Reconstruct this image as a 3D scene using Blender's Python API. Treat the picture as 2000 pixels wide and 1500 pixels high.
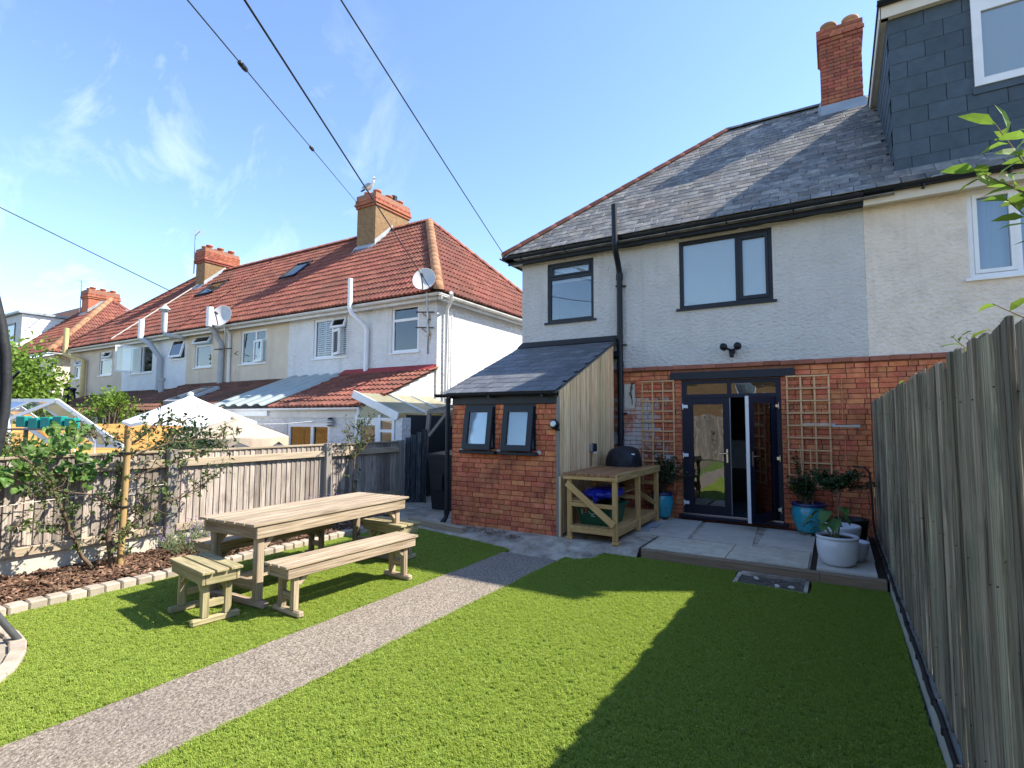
import bpy, bmesh, math, random
from mathutils import Vector, Matrix, Euler, noise
for o in list(bpy.data.objects): bpy.data.objects.remove(o)
random.seed(11)
SC = bpy.context.scene
COL = SC.collection
R = math.radians
U = random.uniform

# ------------------------------------------------------------------ camera
cam = bpy.data.cameras.new('camera')
cam.sensor_width = 36; cam.lens = 36 * 1041 / 2000; cam.clip_start = .05; cam.clip_end = 2000
co = bpy.data.objects.new('camera', cam); COL.objects.link(co)
co.matrix_world = Matrix(((.85503, .03197, .51759, 0), (.51855, -.06226, -.85278, 0), (.00496, .99755, -.06981, 1.6), (0, 0, 0, 1)))
SC.camera = co
# ------------------------------------------------------------------ light
SUN = Vector((.856, .54, 1)).normalized()
EL = math.asin(SUN.z); AZ = math.atan2(SUN.x, SUN.y)
ld = bpy.data.lights.new('sun', 'SUN'); ld.energy = 4.3; ld.angle = R(.53); ld.color = (1, .92, .78)
lo = bpy.data.objects.new('sun', ld); COL.objects.link(lo)
lo.rotation_euler = SUN.to_track_quat('Z', 'Y').to_euler(); lo.location = (20, 14, 30)
W = bpy.data.worlds.new('World'); SC.world = W; W.use_nodes = True
nt = W.node_tree; nt.nodes.clear()
def N(t, ty, **kw):
    n = t.nodes.new(ty)
    for k, v in kw.items(): setattr(n, k, v)
    return n
sky = N(nt, 'ShaderNodeTexSky', sky_type='NISHITA'); sky.sun_disc = False
sky.sun_elevation = EL; sky.sun_rotation = AZ; sky.air_density = 1.0; sky.dust_density = .15; sky.ozone_density = 3.2; sky.altitude = 20
bg = N(nt, 'ShaderNodeBackground'); bg.inputs[1].default_value = .148
tc = N(nt, 'ShaderNodeTexCoord')
mp = N(nt, 'ShaderNodeMapping'); mp.inputs['Rotation'].default_value = (R(12), R(25), R(20)); mp.inputs['Scale'].default_value = (2.6, 5.5, 4.2); mp.inputs['Location'].default_value = (3.3, 1.2, .4)
n1 = N(nt, 'ShaderNodeTexNoise'); n1.inputs['Scale'].default_value = 1.7; n1.inputs['Detail'].default_value = 9; n1.inputs['Roughness'].default_value = .62; n1.inputs['Distortion'].default_value = .5
r1 = N(nt, 'ShaderNodeValToRGB'); r1.color_ramp.elements[0].position = .54; r1.color_ramp.elements[1].position = .80
n2 = N(nt, 'ShaderNodeTexNoise'); n2.inputs['Scale'].default_value = 2.0; n2.inputs['Detail'].default_value = 2
r2 = N(nt, 'ShaderNodeValToRGB'); r2.color_ramp.elements[0].position = .40; r2.color_ramp.elements[1].position = .62
dt = N(nt, 'ShaderNodeVectorMath', operation='DOT_PRODUCT'); dt.inputs[1].default_value = (-.90, .30, .32)
mr = N(nt, 'ShaderNodeMapRange'); mr.inputs[1].default_value = .86; mr.inputs[2].default_value = .985
m1 = N(nt, 'ShaderNodeMath', operation='MULTIPLY'); m2 = N(nt, 'ShaderNodeMath', operation='MULTIPLY'); m3 = N(nt, 'ShaderNodeMath', operation='MULTIPLY'); m3.inputs[1].default_value = .45
mx = N(nt, 'ShaderNodeMix', data_type='RGBA'); mx.inputs[7].default_value = (6.3, 6.5, 6.9, 1)
L = nt.links.new
tint = N(nt, 'ShaderNodeMix', data_type='RGBA', blend_type='MULTIPLY'); tint.inputs[0].default_value = 1; tint.inputs[7].default_value = (.985, .98, 1.0, 1)
L(sky.outputs[0], tint.inputs[6])
L(tc.outputs['Generated'], mp.inputs[0]); L(mp.outputs[0], n1.inputs[0]); L(n1.outputs[0], r1.inputs[0])
L(tc.outputs['Generated'], n2.inputs[0]); L(n2.outputs[0], r2.inputs[0])
L(tc.outputs['Generated'], dt.inputs[0]); L(dt.outputs['Value'], mr.inputs[0])
L(r1.outputs[0], m1.inputs[0]); L(mr.outputs[0], m1.inputs[1]); L(m1.outputs[0], m2.inputs[0]); L(r2.outputs[0], m2.inputs[1]); L(m2.outputs[0], m3.inputs[0])
L(m3.outputs[0], mx.inputs[0]); L(tint.outputs[2], mx.inputs[6]); L(mx.outputs[2], bg.inputs[0])
wo = N(nt, 'ShaderNodeOutputWorld'); L(bg.outputs[0], wo.inputs[0])
SC.view_settings.view_transform = 'Standard'; SC.view_settings.look = 'None'; SC.view_settings.exposure = 1.28; SC.view_settings.gamma = 1
SC.view_settings.use_curve_mapping = False
SC.render.engine = 'CYCLES'
SC.cycles.max_bounces = 7; SC.cycles.diffuse_bounces = 3; SC.cycles.glossy_bounces = 3; SC.cycles.transparent_max_bounces = 12; SC.cycles.transmission_bounces = 4
SC.cycles.use_denoising = True

# ------------------------------------------------------------------ materials
def M(name, cols, rough=.75, sc=5, det=5, stretch=(1, 1, 1), bump=0, bsc=40, bdist=.01, rnd=.12, spec=.3, metal=0, coat=0,
      world=False, dirt=0, dsc=1.3, dcol=(.03, .028, .024), transl=0, spots=None, hue=0, btype='noise', bstretch=None):
    m = bpy.data.materials.new(name); m.use_nodes = True; t = m.node_tree; t.nodes.clear(); l = t.links.new
    out = N(t, 'ShaderNodeOutputMaterial'); p = N(t, 'ShaderNodeBsdfPrincipled')
    p.inputs['Roughness'].default_value = rough; p.inputs['Specular IOR Level'].default_value = spec; p.inputs['Metallic'].default_value = metal
    p.inputs['Coat Weight'].default_value = coat
    oi = N(t, 'ShaderNodeObjectInfo'); at = N(t, 'ShaderNodeAttribute', attribute_name='rnd')
    ad = N(t, 'ShaderNodeMath', operation='ADD'); fr = N(t, 'ShaderNodeMath', operation='FRACT')
    l(oi.outputs['Random'], ad.inputs[0]); l(at.outputs['Fac'], ad.inputs[1]); l(ad.outputs[0], fr.inputs[0]); RN = fr.outputs[0]
    if world:
        g = N(t, 'ShaderNodeNewGeometry'); P = g.outputs['Position']
    else:
        c = N(t, 'ShaderNodeTexCoord'); vm = N(t, 'ShaderNodeVectorMath', operation='MULTIPLY_ADD')
        cb = N(t, 'ShaderNodeCombineXYZ')
        l(RN, cb.inputs[0]); l(RN, cb.inputs[1]); l(RN, cb.inputs[2])
        l(cb.outputs[0], vm.inputs[0]); vm.inputs[1].default_value = (37.3, 91.7, 53.1); l(c.outputs['Object'], vm.inputs[2]); P = vm.outputs[0]
    mp = N(t, 'ShaderNodeMapping'); mp.inputs['Scale'].default_value = stretch; l(P, mp.inputs[0])
    n = N(t, 'ShaderNodeTexNoise'); n.inputs['Scale'].default_value = sc; n.inputs['Detail'].default_value = det; n.inputs['Roughness'].default_value = .6
    l(mp.outputs[0], n.inputs[0])
    rp = N(t, 'ShaderNodeValToRGB'); e = rp.color_ramp.elements
    if not isinstance(cols[0], (tuple, list)): cols = [cols, [min(1, x * 1.12) for x in cols]]
    ps = [.32 + .36 * i / max(1, len(cols) - 1) for i in range(len(cols))]
    while len(e) < len(cols): e.new(.5)
    for el, q, cc in zip(e, ps, cols): el.position = q; el.color = (*cc[:3], 1)
    l(n.outputs[0], rp.inputs[0]); C = rp.outputs[0]
    if rnd or hue:
        h = N(t, 'ShaderNodeHueSaturation'); l(C, h.inputs['Color'])
        mrg = N(t, 'ShaderNodeMapRange'); mrg.inputs[3].default_value = 1 - rnd; mrg.inputs[4].default_value = 1 + rnd; l(RN, mrg.inputs[0]); l(mrg.outputs[0], h.inputs['Value'])
        if hue:
            m7 = N(t, 'ShaderNodeMath', operation='MULTIPLY'); m7.inputs[1].default_value = 7.31; l(RN, m7.inputs[0]); f7 = N(t, 'ShaderNodeMath', operation='FRACT'); l(m7.outputs[0], f7.inputs[0])
            mh = N(t, 'ShaderNodeMapRange'); mh.inputs[3].default_value = .5 - hue; mh.inputs[4].default_value = .5 + hue; l(f7.outputs[0], mh.inputs[0]); l(mh.outputs[0], h.inputs['Hue'])
        C = h.outputs[0]
    g2 = N(t, 'ShaderNodeNewGeometry')
    def layer(C, amt, scale, col, lo, hi, src=None, st=None, det=5):
        nn = N(t, 'ShaderNodeTexNoise'); nn.inputs['Scale'].default_value = scale; nn.inputs['Detail'].default_value = det; nn.inputs['Roughness'].default_value = .65
        if st:
            q = N(t, 'ShaderNodeMapping'); q.inputs['Scale'].default_value = st; l(src or g2.outputs['Position'], q.inputs[0]); l(q.outputs[0], nn.inputs[0])
        else: l(src or g2.outputs['Position'], nn.inputs[0])
        rr = N(t, 'ShaderNodeMapRange'); rr.inputs[1].default_value = lo; rr.inputs[2].default_value = hi; rr.inputs[4].default_value = amt; l(nn.outputs[0], rr.inputs[0])
        x = N(t, 'ShaderNodeMix', data_type='RGBA'); l(rr.outputs[0], x.inputs[0]); l(C, x.inputs[6]); x.inputs[7].default_value = (*col, 1); return x.outputs[2]
    if dirt: C = layer(C, dirt, dsc, dcol, .45, .75)
    for s in (spots or []): C = layer(C, *s)
    l(C, p.inputs['Base Color'])
    if bump:
        bm = N(t, 'ShaderNodeBump'); bm.inputs['Strength'].default_value = bump; bm.inputs['Distance'].default_value = bdist
        if btype == 'voronoi':
            b = N(t, 'ShaderNodeTexVoronoi'); b.inputs['Scale'].default_value = bsc
        else:
            b = N(t, 'ShaderNodeTexNoise'); b.inputs['Scale'].default_value = bsc; b.inputs['Detail'].default_value = 4
        bs = bstretch or stretch
        q = N(t, 'ShaderNodeMapping'); q.inputs['Scale'].default_value = bs; l(P, q.inputs[0]); l(q.outputs[0], b.inputs[0])
        l(b.outputs[0], bm.inputs['Height']); l(bm.outputs[0], p.inputs['Normal'])
    if transl:
        tr = N(t, 'ShaderNodeBsdfTranslucent'); l(C, tr.inputs[0]); mxs = N(t, 'ShaderNodeMixShader'); mxs.inputs[0].default_value = transl
        l(p.outputs[0], mxs.inputs[1]); l(tr.outputs[0], mxs.inputs[2]); l(mxs.outputs[0], out.inputs[0])
    else: l(p.outputs[0], out.inputs[0])
    return m
def Mglass(name, tint=(1, 1, 1), ior=1.6, rough=0.0, warp=.0):
    m = bpy.data.materials.new(name); m.use_nodes = True; t = m.node_tree; t.nodes.clear(); l = t.links.new
    out = N(t, 'ShaderNodeOutputMaterial'); g = N(t, 'ShaderNodeBsdfGlossy'); g.inputs['Roughness'].default_value = rough
    tr = N(t, 'ShaderNodeBsdfTransparent'); tr.inputs[0].default_value = (*tint, 1); f = N(t, 'ShaderNodeFresnel'); f.inputs[0].default_value = ior
    a = N(t, 'ShaderNodeMath', operation='MULTIPLY_ADD'); a.inputs[1].default_value = 1.25; a.inputs[2].default_value = .03; a.use_clamp = True
    mx = N(t, 'ShaderNodeMixShader'); l(f.outputs[0], a.inputs[0]); l(a.outputs[0], mx.inputs[0]); l(tr.outputs[0], mx.inputs[1]); l(g.outputs[0], mx.inputs[2]); l(mx.outputs[0], out.inputs[0])
    if warp:
        c = N(t, 'ShaderNodeTexCoord'); nn = N(t, 'ShaderNodeTexNoise'); nn.inputs['Scale'].default_value = 1.6; l(c.outputs['Object'], nn.inputs[0])
        b = N(t, 'ShaderNodeBump'); b.inputs['Strength'].default_value = warp; b.inputs['Distance'].default_value = .02; l(nn.outputs[0], b.inputs['Height']); l(b.outputs[0], g.inputs['Normal'])
    return m

MT = {}
MT['brick'] = M('brick red', [(.47, .125, .058), (.58, .18, .08), (.64, .255, .125)], rough=.85, sc=9, rnd=.20, hue=.010, bump=.5, bsc=70, bdist=.004,
                spots=[(.75, 2.6, (.17, .06, .05), .50, .72), (.35, 30, (.13, .05, .035), .55, .75)])
MT['brick_old'] = M('brick with old paint', [(.36, .12, .075), (.46, .17, .10), (.52, .23, .15)], rough=.9, sc=9, rnd=.28, hue=.012, bump=.6, bsc=60, bdist=.005,
                spots=[(.9, 2.2, (.52, .49, .46), .44, .54), (.7, 11, (.52, .50, .47), .50, .62)])
MT['brick_ch'] = M('chimney brick', [(.28, .085, .05), (.38, .125, .075)], rough=.85, sc=8, rnd=.28, hue=.01, bump=.5, bsc=60, bdist=.004, spots=[(.6, 2.3, (.14, .06, .05), .52, .7)])
MT['mortar'] = M('mortar', [(.25, .115, .075), (.34, .175, .12)], rough=.95, sc=14, bump=.5, bsc=120, bdist=.003)
MT['render_grey'] = M('roughcast pale grey', [(.52, .50, .475), (.58, .56, .535)], rough=.92, sc=3, det=6, bump=1.0, bsc=15, bdist=.045, rnd=0, world=True, dirt=.12, dsc=.8, dcol=(.3, .3, .3), spots=[(.30, 1, (.30, .29, .27), .52, .75, None, (5, 5, .3))], bstretch=(1, 1, 1.5))
MT['render_cream'] = M('roughcast cream', [(.70, .60, .50), (.78, .68, .58)], rough=.92, sc=3, det=6, bump=1.0, bsc=15, bdist=.042, rnd=0, world=True, spots=[(.30, 3.5, (.40, .35, .30), .5, .7), (.30, 1, (.38, .32, .27), .52, .75, None, (5, 5, .3))], bstretch=(1, 1, 1.5))
MT['render_white'] = M('roughcast white', [(.66, .65, .635), (.73, .72, .705)], rough=.9, sc=2, det=6, bump=1.0, bsc=12, bdist=.05, rnd=0, world=True, spots=[(.22, 2.4, (.42, .40, .37), .52, .75), (.35, 1, (.36, .34, .30), .54, .78, None, (4, 4, .25))])
MT['render_tan'] = M('roughcast tan', [(.62, .52, .40), (.70, .60, .47)], rough=.92, sc=2, det=6, bump=.8, bsc=16, bdist=.02, rnd=0, world=True, spots=[(.2, 1.5, (.36, .31, .25), .5, .75), (.35, 1, (.3, .26, .2), .52, .75, None, (3, 3, .25))])
MT['render_white2'] = M('painted roughcast bluish white', [(.68, .70, .72), (.76, .78, .80)], rough=.9, sc=2, bump=.8, bsc=16, bdist=.02, rnd=0, world=True, spots=[(.25, 1.6, (.45, .45, .45), .5, .75)])
MT['render_fawn'] = M('roughcast fawn', [(.56, .47, .375), (.64, .55, .44)], rough=.92, sc=2, bump=.8, bsc=16, bdist=.02, rnd=0, world=True, spots=[(.25, 1.4, (.34, .29, .24), .5, .75)])
MT['render_brown'] = M('brown roughcast chimney', [(.19, .115, .06), (.28, .18, .095)], rough=.95, sc=8, bump=1, bsc=20, bdist=.02, rnd=0, world=True)
MT['slate'] = M('slate', [(.075, .078, .084), (.15, .147, .14), (.265, .24, .205)], rough=.62, sc=5, det=7, rnd=.40, hue=.03, bump=.4, bsc=30, bdist=.004, spec=.45,
                spots=[(.8, 7, (.40, .38, .35), .62, .68), (.5, 1.7, (.19, .15, .11), .48, .68), (.5, 2.6, (.06, .065, .075), .55, .7)])
MT['slate_new'] = M('shed slate', [(.085, .092, .105), (.135, .142, .155)], rough=.55, sc=6, rnd=.24, bump=.3, bsc=30, bdist=.003, spec=.45, spots=[(.5, 5, (.20, .16, .11), .60, .74)])
MT['slate_dorm'] = M('dormer slate', [(.046, .066, .086), (.064, .087, .11)], rough=.62, sc=8, rnd=.12, bump=.2, bsc=60, bdist=.002, spec=.35, spots=[(.25, 40, (.16, .17, .18), .68, .74)])
MT['tile'] = M('red concrete roof tile', [(.155, .05, .035), (.225, .075, .052), (.275, .11, .078)], rough=.8, sc=4, rnd=.17, hue=.006, bump=.4, bsc=50, bdist=.004, spots=[(.6, .55, (.105, .055, .043), .46, .66), (.4, 5, (.12, .10, .06), .60, .72)])
MT['tile_dk'] = M('dark brown roof tile', [(.13, .062, .045), (.19, .09, .06)], rough=.85, sc=4, rnd=.22, bump=.4, bsc=50, bdist=.004, spots=[(.6, 1.0, (.10, .075, .045), .48, .66)])
MT['hip_red'] = M('clay hip tile', [(.24, .085, .055), (.33, .12, .08)], rough=.8, sc=5, rnd=.18)
MT['hip_tan'] = M('worn hip tile', [(.30, .16, .09), (.38, .2, .11)], rough=.85, sc=5, rnd=.18)
MT['black_pvc'] = M('blackish navy plastic', [(.006, .009, .014), (.009, .013, .019)], rough=.45, spec=.3, rnd=.05)
MT['anthracite'] = M('anthracite window plastic', [(.013, .018, .026), (.017, .022, .031)], rough=.45, spec=.3, rnd=.05)
MT['navy'] = M('navy door plastic', [(.005, .009, .024), (.007, .012, .03)], rough=.42, spec=.3, rnd=.03)
MT['white_pvc'] = M('white plastic', [(.74, .75, .76), (.80, .80, .81)], rough=.4, spec=.4, rnd=.03, dirt=.08, dsc=2)
MT['white_old'] = M('weathered white plastic', [(.58, .57, .54), (.70, .69, .66)], rough=.5, spec=.35, rnd=.05, dirt=.3, dsc=1.5, dcol=(.25, .23, .2))
MT['cream_pnt'] = M('cream painted board', [(.60, .55, .47), (.68, .62, .53)], rough=.6, rnd=.04)
MT['glass'] = Mglass('window glass', (.90, .94, .95), 1.7, warp=.05)
MT['glass_d'] = Mglass('door glass', (.75, .80, .82), 2.0, warp=.3)
MT['glass_t'] = Mglass('greenhouse glass', (.88, .94, .92), 1.5)
MT['blind'] = M('white roller blind', [(.84, .86, .87), (.87, .89, .90)], rough=.8, rnd=0)
MT['curtain'] = M('pale blue net curtain', [(.42, .55, .72), (.5, .62, .78)], rough=.9, rnd=0, stretch=(8, 1, .3))
MT['aqua'] = M('frosted aqua blind', [(.42, .62, .64), (.48, .68, .70)], rough=.7, rnd=0)
MT['room_shade'] = M('dim room', [(.05, .052, .055), (.08, .08, .08)], rough=.9, rnd=0)  # flat dark colour standing for the shade inside rooms
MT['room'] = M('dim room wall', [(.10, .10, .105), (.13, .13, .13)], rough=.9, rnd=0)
MT['lead'] = M('lead flashing', [(.26, .29, .32), (.34, .37, .40)], rough=.55, spec=.5, sc=3)
MT['wood_fence'] = M('weathered silver fence board', [(.17, .14, .118), (.31, .265, .23), (.44, .39, .345)], rough=.88, sc=3.0, det=7, stretch=(1, 26, 26), rnd=.40, hue=.012, bump=.5, bsc=6, bdist=.006, spots=[(.7, 1, (.05, .04, .03), .62, .68, None, (60, 60, 1.2)), (.5, 4.0, (.12, .09, .07), .52, .75), (.55, 26, (.09, .065, .05), .68, .74)])
MT['wood_fence_r'] = M('grey green weathered fence board', [(.05, .04, .026), (.22, .18, .125), (.315, .265, .19), (.50, .43, .32)], rough=.9, sc=2.6, det=9, stretch=(.8, 34, 34), rnd=.42, hue=.014, bump=1, bsc=5, bdist=.01, spots=[(.5, 2.2, (.11, .13, .085), .5, .72), (.5, 1.1, (.12, .105, .085), .5, .7), (.75, 17, (.045, .036, .028), .68, .71), (.85, 1, (.025, .02, .015), .60, .66, None, (55, 55, .9)), (.35, 1, (.42, .40, .34), .60, .72, None, (40, 40, .7))])
MT['wood_rail'] = M('weathered rail', [(.28, .22, .15), (.42, .35, .26)], rough=.85, sc=3, det=6, stretch=(1, 18, 18), rnd=.15, bump=.3, bsc=6, bdist=.004)
MT['wood_table'] = M('weathered pine', [(.115, .08, .052), (.295, .225, .155), (.37, .295, .21), (.48, .40, .30)], rough=.85, sc=2.4, det=8, stretch=(.9, 26, 26), rnd=.26, hue=.008, bump=.35, bsc=6, bdist=.004, spots=[(.4, 3.5, (.22, .17, .12), .52, .75), (.5, 24, (.16, .09, .05), .70, .75)])
MT['wood_mossy'] = M('weathered pine with algae', [(.22, .18, .10), (.36, .30, .17), (.44, .38, .22)], rough=.85, sc=2.6, det=7, stretch=(1, 20, 20), rnd=.18, bump=.35, bsc=6, bdist=.004, spots=[(.55, 5, (.17, .19, .07), .5, .7)])
MT['wood_new'] = M('tan treated softwood', [(.36, .20, .07), (.54, .33, .125), (.62, .42, .19)], rough=.7, sc=2.6, det=6, stretch=(1, 18, 18), rnd=.14, bump=.25, bsc=6, bdist=.003, spots=[(.6, 20, (.18, .09, .03), .70, .75)])
MT['wood_top'] = M('brown stained worktop', [(.22, .10, .04), (.37, .185, .08)], rough=.6, sc=2.6, det=6, stretch=(1, 18, 18), rnd=.16, bump=.25, bsc=6, bdist=.003, spec=.4)
MT['wood_clad'] = M('larch cladding', [(.52, .31, .145), (.76, .51, .28), (.84, .63, .39)], rough=.75, sc=2.4, det=6, stretch=(1, 18, 18), rnd=.16, hue=.008, bump=.3, bsc=6, bdist=.003, spots=[(.6, 14, (.20, .11, .05), .70, .75)])
MT['wood_trellis'] = M('orange trellis lath', [(.54, .31, .15), (.66, .42, .23)], rough=.75, sc=3, stretch=(1, 14, 14), rnd=.12)
MT['wood_orange'] = M('new orange panel board', [(.52, .27, .08), (.66, .38, .13)], rough=.75, sc=3, stretch=(1, 14, 14), rnd=.12)
MT['wood_dark'] = M('peeling dark painted board', [(.012, .018, .026), (.03, .04, .05), (.10, .10, .095)], rough=.8, sc=4, det=8, stretch=(1, 12, 12), rnd=.3, bump=.4, bsc=8, bdist=.004)
MT['wood_grey'] = M('grey weathered post', [(.17, .155, .135), (.27, .25, .22)], rough=.88, sc=3, det=6, stretch=(1, 16, 16), rnd=.12)
MT['sleeper'] = M('brown sleeper', [(.19, .135, .09), (.30, .22, .15)], rough=.85, sc=3, det=7, stretch=(1, 14, 14), rnd=.15, bump=.3, bsc=8, bdist=.004)
MT['conc'] = M('old concrete', [(.26, .22, .165), (.45, .39, .31), (.58, .51, .415)], rough=.92, sc=6, det=9, rnd=0, world=True, bump=.9, bsc=70, bdist=.010, spots=[(.55, 1.0, (.10, .095, .09), .48, .68), (.5, 55, (.50, .48, .45), .64, .70)])
MT['path'] = M('exposed aggregate path', [(.11, .087, .066), (.25, .21, .168), (.39, .335, .275)], rough=.92, sc=48, det=6, rnd=0, world=True, bump=1, bsc=60, bdist=.016, spots=[(.40, .9, (.14, .12, .11), .46, .7), (.7, 75, (.50, .46, .42), .60, .66), (.6, 90, (.07, .06, .055), .62, .68)])
MT['slab_grey'] = M('grey patio slab', [(.50, .44, .37), (.60, .54, .455)], rough=.85, sc=7, det=8, rnd=.07, bump=.4, bsc=60, bdist=.004, spots=[(.3, 1.6, (.17, .165, .16), .5, .7)])
MT['slab_tan'] = M('riven buff slab', [(.48, .42, .32), (.64, .57, .445)], rough=.88, sc=9, det=8, rnd=.07, bump=.8, bsc=16, bdist=.012, spots=[(.35, 2, (.2, .185, .15), .5, .7)])
MT['slab_pale'] = M('pale slab', [(.52, .48, .41), (.60, .56, .49)], rough=.85, sc=7, det=6, rnd=.06, bump=.3, bsc=50, bdist=.004)
MT['block'] = M('weathered edging block', [(.34, .29, .23), (.46, .40, .33)], rough=.9, sc=8, det=7, rnd=.14, bump=.5, bsc=50, bdist=.006)
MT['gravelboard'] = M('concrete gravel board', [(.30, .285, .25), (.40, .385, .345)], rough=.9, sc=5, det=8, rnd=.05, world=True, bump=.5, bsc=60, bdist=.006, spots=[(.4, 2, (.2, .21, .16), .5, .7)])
MT['gravelboard_lit'] = M('sunlit gravel board', [(.50, .46, .38), (.58, .54, .46)], rough=.9, sc=5, det=8, rnd=.05, world=True, bump=.5, bsc=60, bdist=.006)  # paler twin of the concrete gravel board, sunlight put into its colour
MT['soil'] = M('dark soil', [(.03, .022, .016), (.06, .042, .03)], rough=.95, sc=20, det=6, rnd=0, bump=1, bsc=60, bdist=.02)
MT['drain'] = M('dry silt', [(.04, .031, .023), (.11, .09, .07), (.19, .165, .135)], rough=.95, sc=26, det=8, rnd=0, world=True, bump=1, bsc=50, bdist=.02)
MT['bark'] = M('bark mulch', [(.05, .026, .018), (.125, .068, .043), (.29, .195, .13)], rough=.9, sc=4, rnd=.55, hue=.01)
MT['turf'] = M('turf backing', [(.085, .145, .02), (.12, .185, .028)], rough=.9, sc=30, rnd=0, world=True)
MT['blade'] = M('artificial grass blade', [(.265, .375, .056), (.365, .47, .08), (.49, .58, .13)], rough=.42, sc=1.6, rnd=.28, hue=.012, spec=.4, transl=.48, world=False)
MT['earth'] = M('earth', [(.12, .11, .07), (.17, .16, .10)], rough=.95, sc=2, rnd=0, world=True)
MT['leaf_apple'] = M('apple leaf', [(.055, .09, .024), (.11, .155, .042)], rough=.5, sc=9, rnd=.35, hue=.02, transl=.25)
MT['leaf_bright'] = M('bright leaf', [(.13, .22, .03), (.20, .30, .045)], rough=.5, sc=3, rnd=.3, hue=.015, transl=.4)
MT['leaf_mid'] = M('mid green leaf', [(.075, .16, .026), (.13, .235, .045)], rough=.45, sc=5, rnd=.3, hue=.015, transl=.32)
MT['leaf_dark'] = M('dark green leaf', [(.018, .045, .014), (.04, .085, .024)], rough=.4, sc=9, rnd=.35, hue=.015, transl=.15, spec=.4)
MT['leaf_squash'] = M('squash leaf', [(.05, .13, .035), (.08, .18, .05)], rough=.5, sc=9, rnd=.2, transl=.2)
MT['leaf_grey'] = M('lavender leaf', [(.11, .15, .08), (.17, .21, .13)], rough=.7, sc=9, rnd=.3, transl=.2)
MT['lilac'] = M('lavender flower', [(.22, .13, .30), (.30, .2, .4)], rough=.8, rnd=.3)
MT['petal'] = M('white petal', [(.75, .70, .66), (.8, .76, .72)], rough=.6, rnd=.05, transl=.2)
MT['stem'] = M('brown stem', [(.10, .07, .045), (.18, .13, .09)], rough=.85, sc=14, rnd=.15, bump=.4, bsc=60, bdist=.003)
MT['stem_g'] = M('green stem', [(.12, .17, .05), (.17, .22, .08)], rough=.6, sc=9, rnd=.15)
MT['stake'] = M('tan round stake', [(.33, .21, .085), (.43, .30, .13)], rough=.75, sc=4, stretch=(14, 14, 1), rnd=.05)
MT['blue_pot'] = M('blue glazed pot', [(.015, .24, .33), (.025, .32, .41), (.018, .18, .29)], rough=.25, sc=7, det=6, rnd=.08, spec=.55, coat=.4)
MT['blue_rim'] = M('dark blue glazed rim', [(.008, .02, .09), (.012, .03, .13)], rough=.25, rnd=.03, spec=.5, coat=.4)
MT['white_pot'] = M('pale glazed pot', [(.58, .60, .65), (.66, .68, .72)], rough=.3, rnd=.02, spec=.45, dirt=.1, dsc=3)
MT['black_pot'] = M('black plastic pot', [(.012, .013, .015), (.02, .02, .022)], rough=.4, rnd=.03)
MT['cover'] = M('black barbecue cover', [(.008, .010, .014), (.014, .016, .022)], rough=.5, sc=5, rnd=0, spec=.35, bump=.6, bsc=7, bdist=.03)
MT['bin'] = M('black wheelie bin plastic', [(.010, .013, .019), (.015, .019, .026)], rough=.5, rnd=.02, spec=.35)
MT['crate'] = M('dark green crate', [(.005, .06, .032), (.008, .075, .04)], rough=.45, rnd=.02, spec=.4)
MT['blue_bag'] = M('blue plastic sack', [(.008, .012, .22), (.015, .03, .38)], rough=.22, sc=9, rnd=.0, spec=.6, bump=.8, bsc=11, bdist=.03)
MT['chrome'] = M('chrome', [(.55, .56, .58), (.6, .61, .63)], rough=.22, metal=1, rnd=0)
MT['steel'] = M('dull steel', [(.30, .31, .32), (.38, .39, .40)], rough=.4, metal=.7, rnd=0)
MT['lens'] = M('lamp lens', [(.62, .62, .58), (.7, .7, .66)], rough=.25, rnd=0, spec=.5)
MT['cable'] = M('black cable', [(.012, .012, .014), (.018, .018, .02)], rough=.5, rnd=0)
MT['canvas_w'] = M('white canvas', [(.72, .75, .79), (.76, .79, .83)], rough=.8, rnd=.02, sc=2, bump=.3, bsc=4, bdist=.05)
MT['canvas_f'] = M('faded floral cream canvas', [(.42, .34, .25), (.50, .42, .32)], rough=.85, rnd=.02, sc=2, spots=[(.5, 9, (.55, .28, .25), .56, .62), (.45, 11, (.30, .38, .22), .60, .66)])
MT['poly'] = M('cream polycarbonate sheet', [(.42, .40, .27), (.50, .48, .34)], rough=.35, rnd=.03, spec=.4, transl=.35, spots=[(.3, 1.8, (.25, .26, .2), .5, .7)])
MT['corr'] = M('clear corrugated sheet', [(.40, .46, .45), (.48, .54, .53)], rough=.3, rnd=.03, spec=.5, transl=.25)
MT['teal'] = M('teal plastic', [(.01, .22, .19), (.015, .30, .26)], rough=.4, rnd=.1)
MT['dish'] = M('grey satellite dish', [(.50, .49, .47), (.58, .57, .55)], rough=.6, rnd=.03)
MT['gull_w'] = M('white feathers', [(.72, .72, .72), (.8, .8, .8)], rough=.8, rnd=0)
MT['gull_g'] = M('grey feathers', [(.28, .30, .33), (.36, .38, .4)], rough=.8, rnd=0)
MT['beak'] = M('yellow beak', [(.55, .36, .05), (.6, .4, .07)], rough=.5, rnd=0)
MT['pad'] = M('black foam padding', [(.016, .017, .02), (.03, .032, .036)], rough=.6, rnd=.05, sc=12, bump=.3, bsc=30, bdist=.01)
MT['gpole'] = M('dark grey steel pole', [(.05, .055, .06), (.08, .085, .09)], rough=.4, rnd=0, spec=.5)
MT['grey_flue'] = M('grey painted flue', [(.36, .38, .40), (.44, .46, .48)], rough=.6, rnd=.04)
MT['flue_y'] = M('yellowed flue', [(.58, .42, .18), (.64, .48, .22)], rough=.6, rnd=0)
MT['rust'] = M('rusty iron', [(.05, .03, .022), (.10, .05, .03)], rough=.8, rnd=0)
MT['red_felt'] = M('red flashing strip', [(.28, .03, .035), (.34, .045, .05)], rough=.7, rnd=0)
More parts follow.
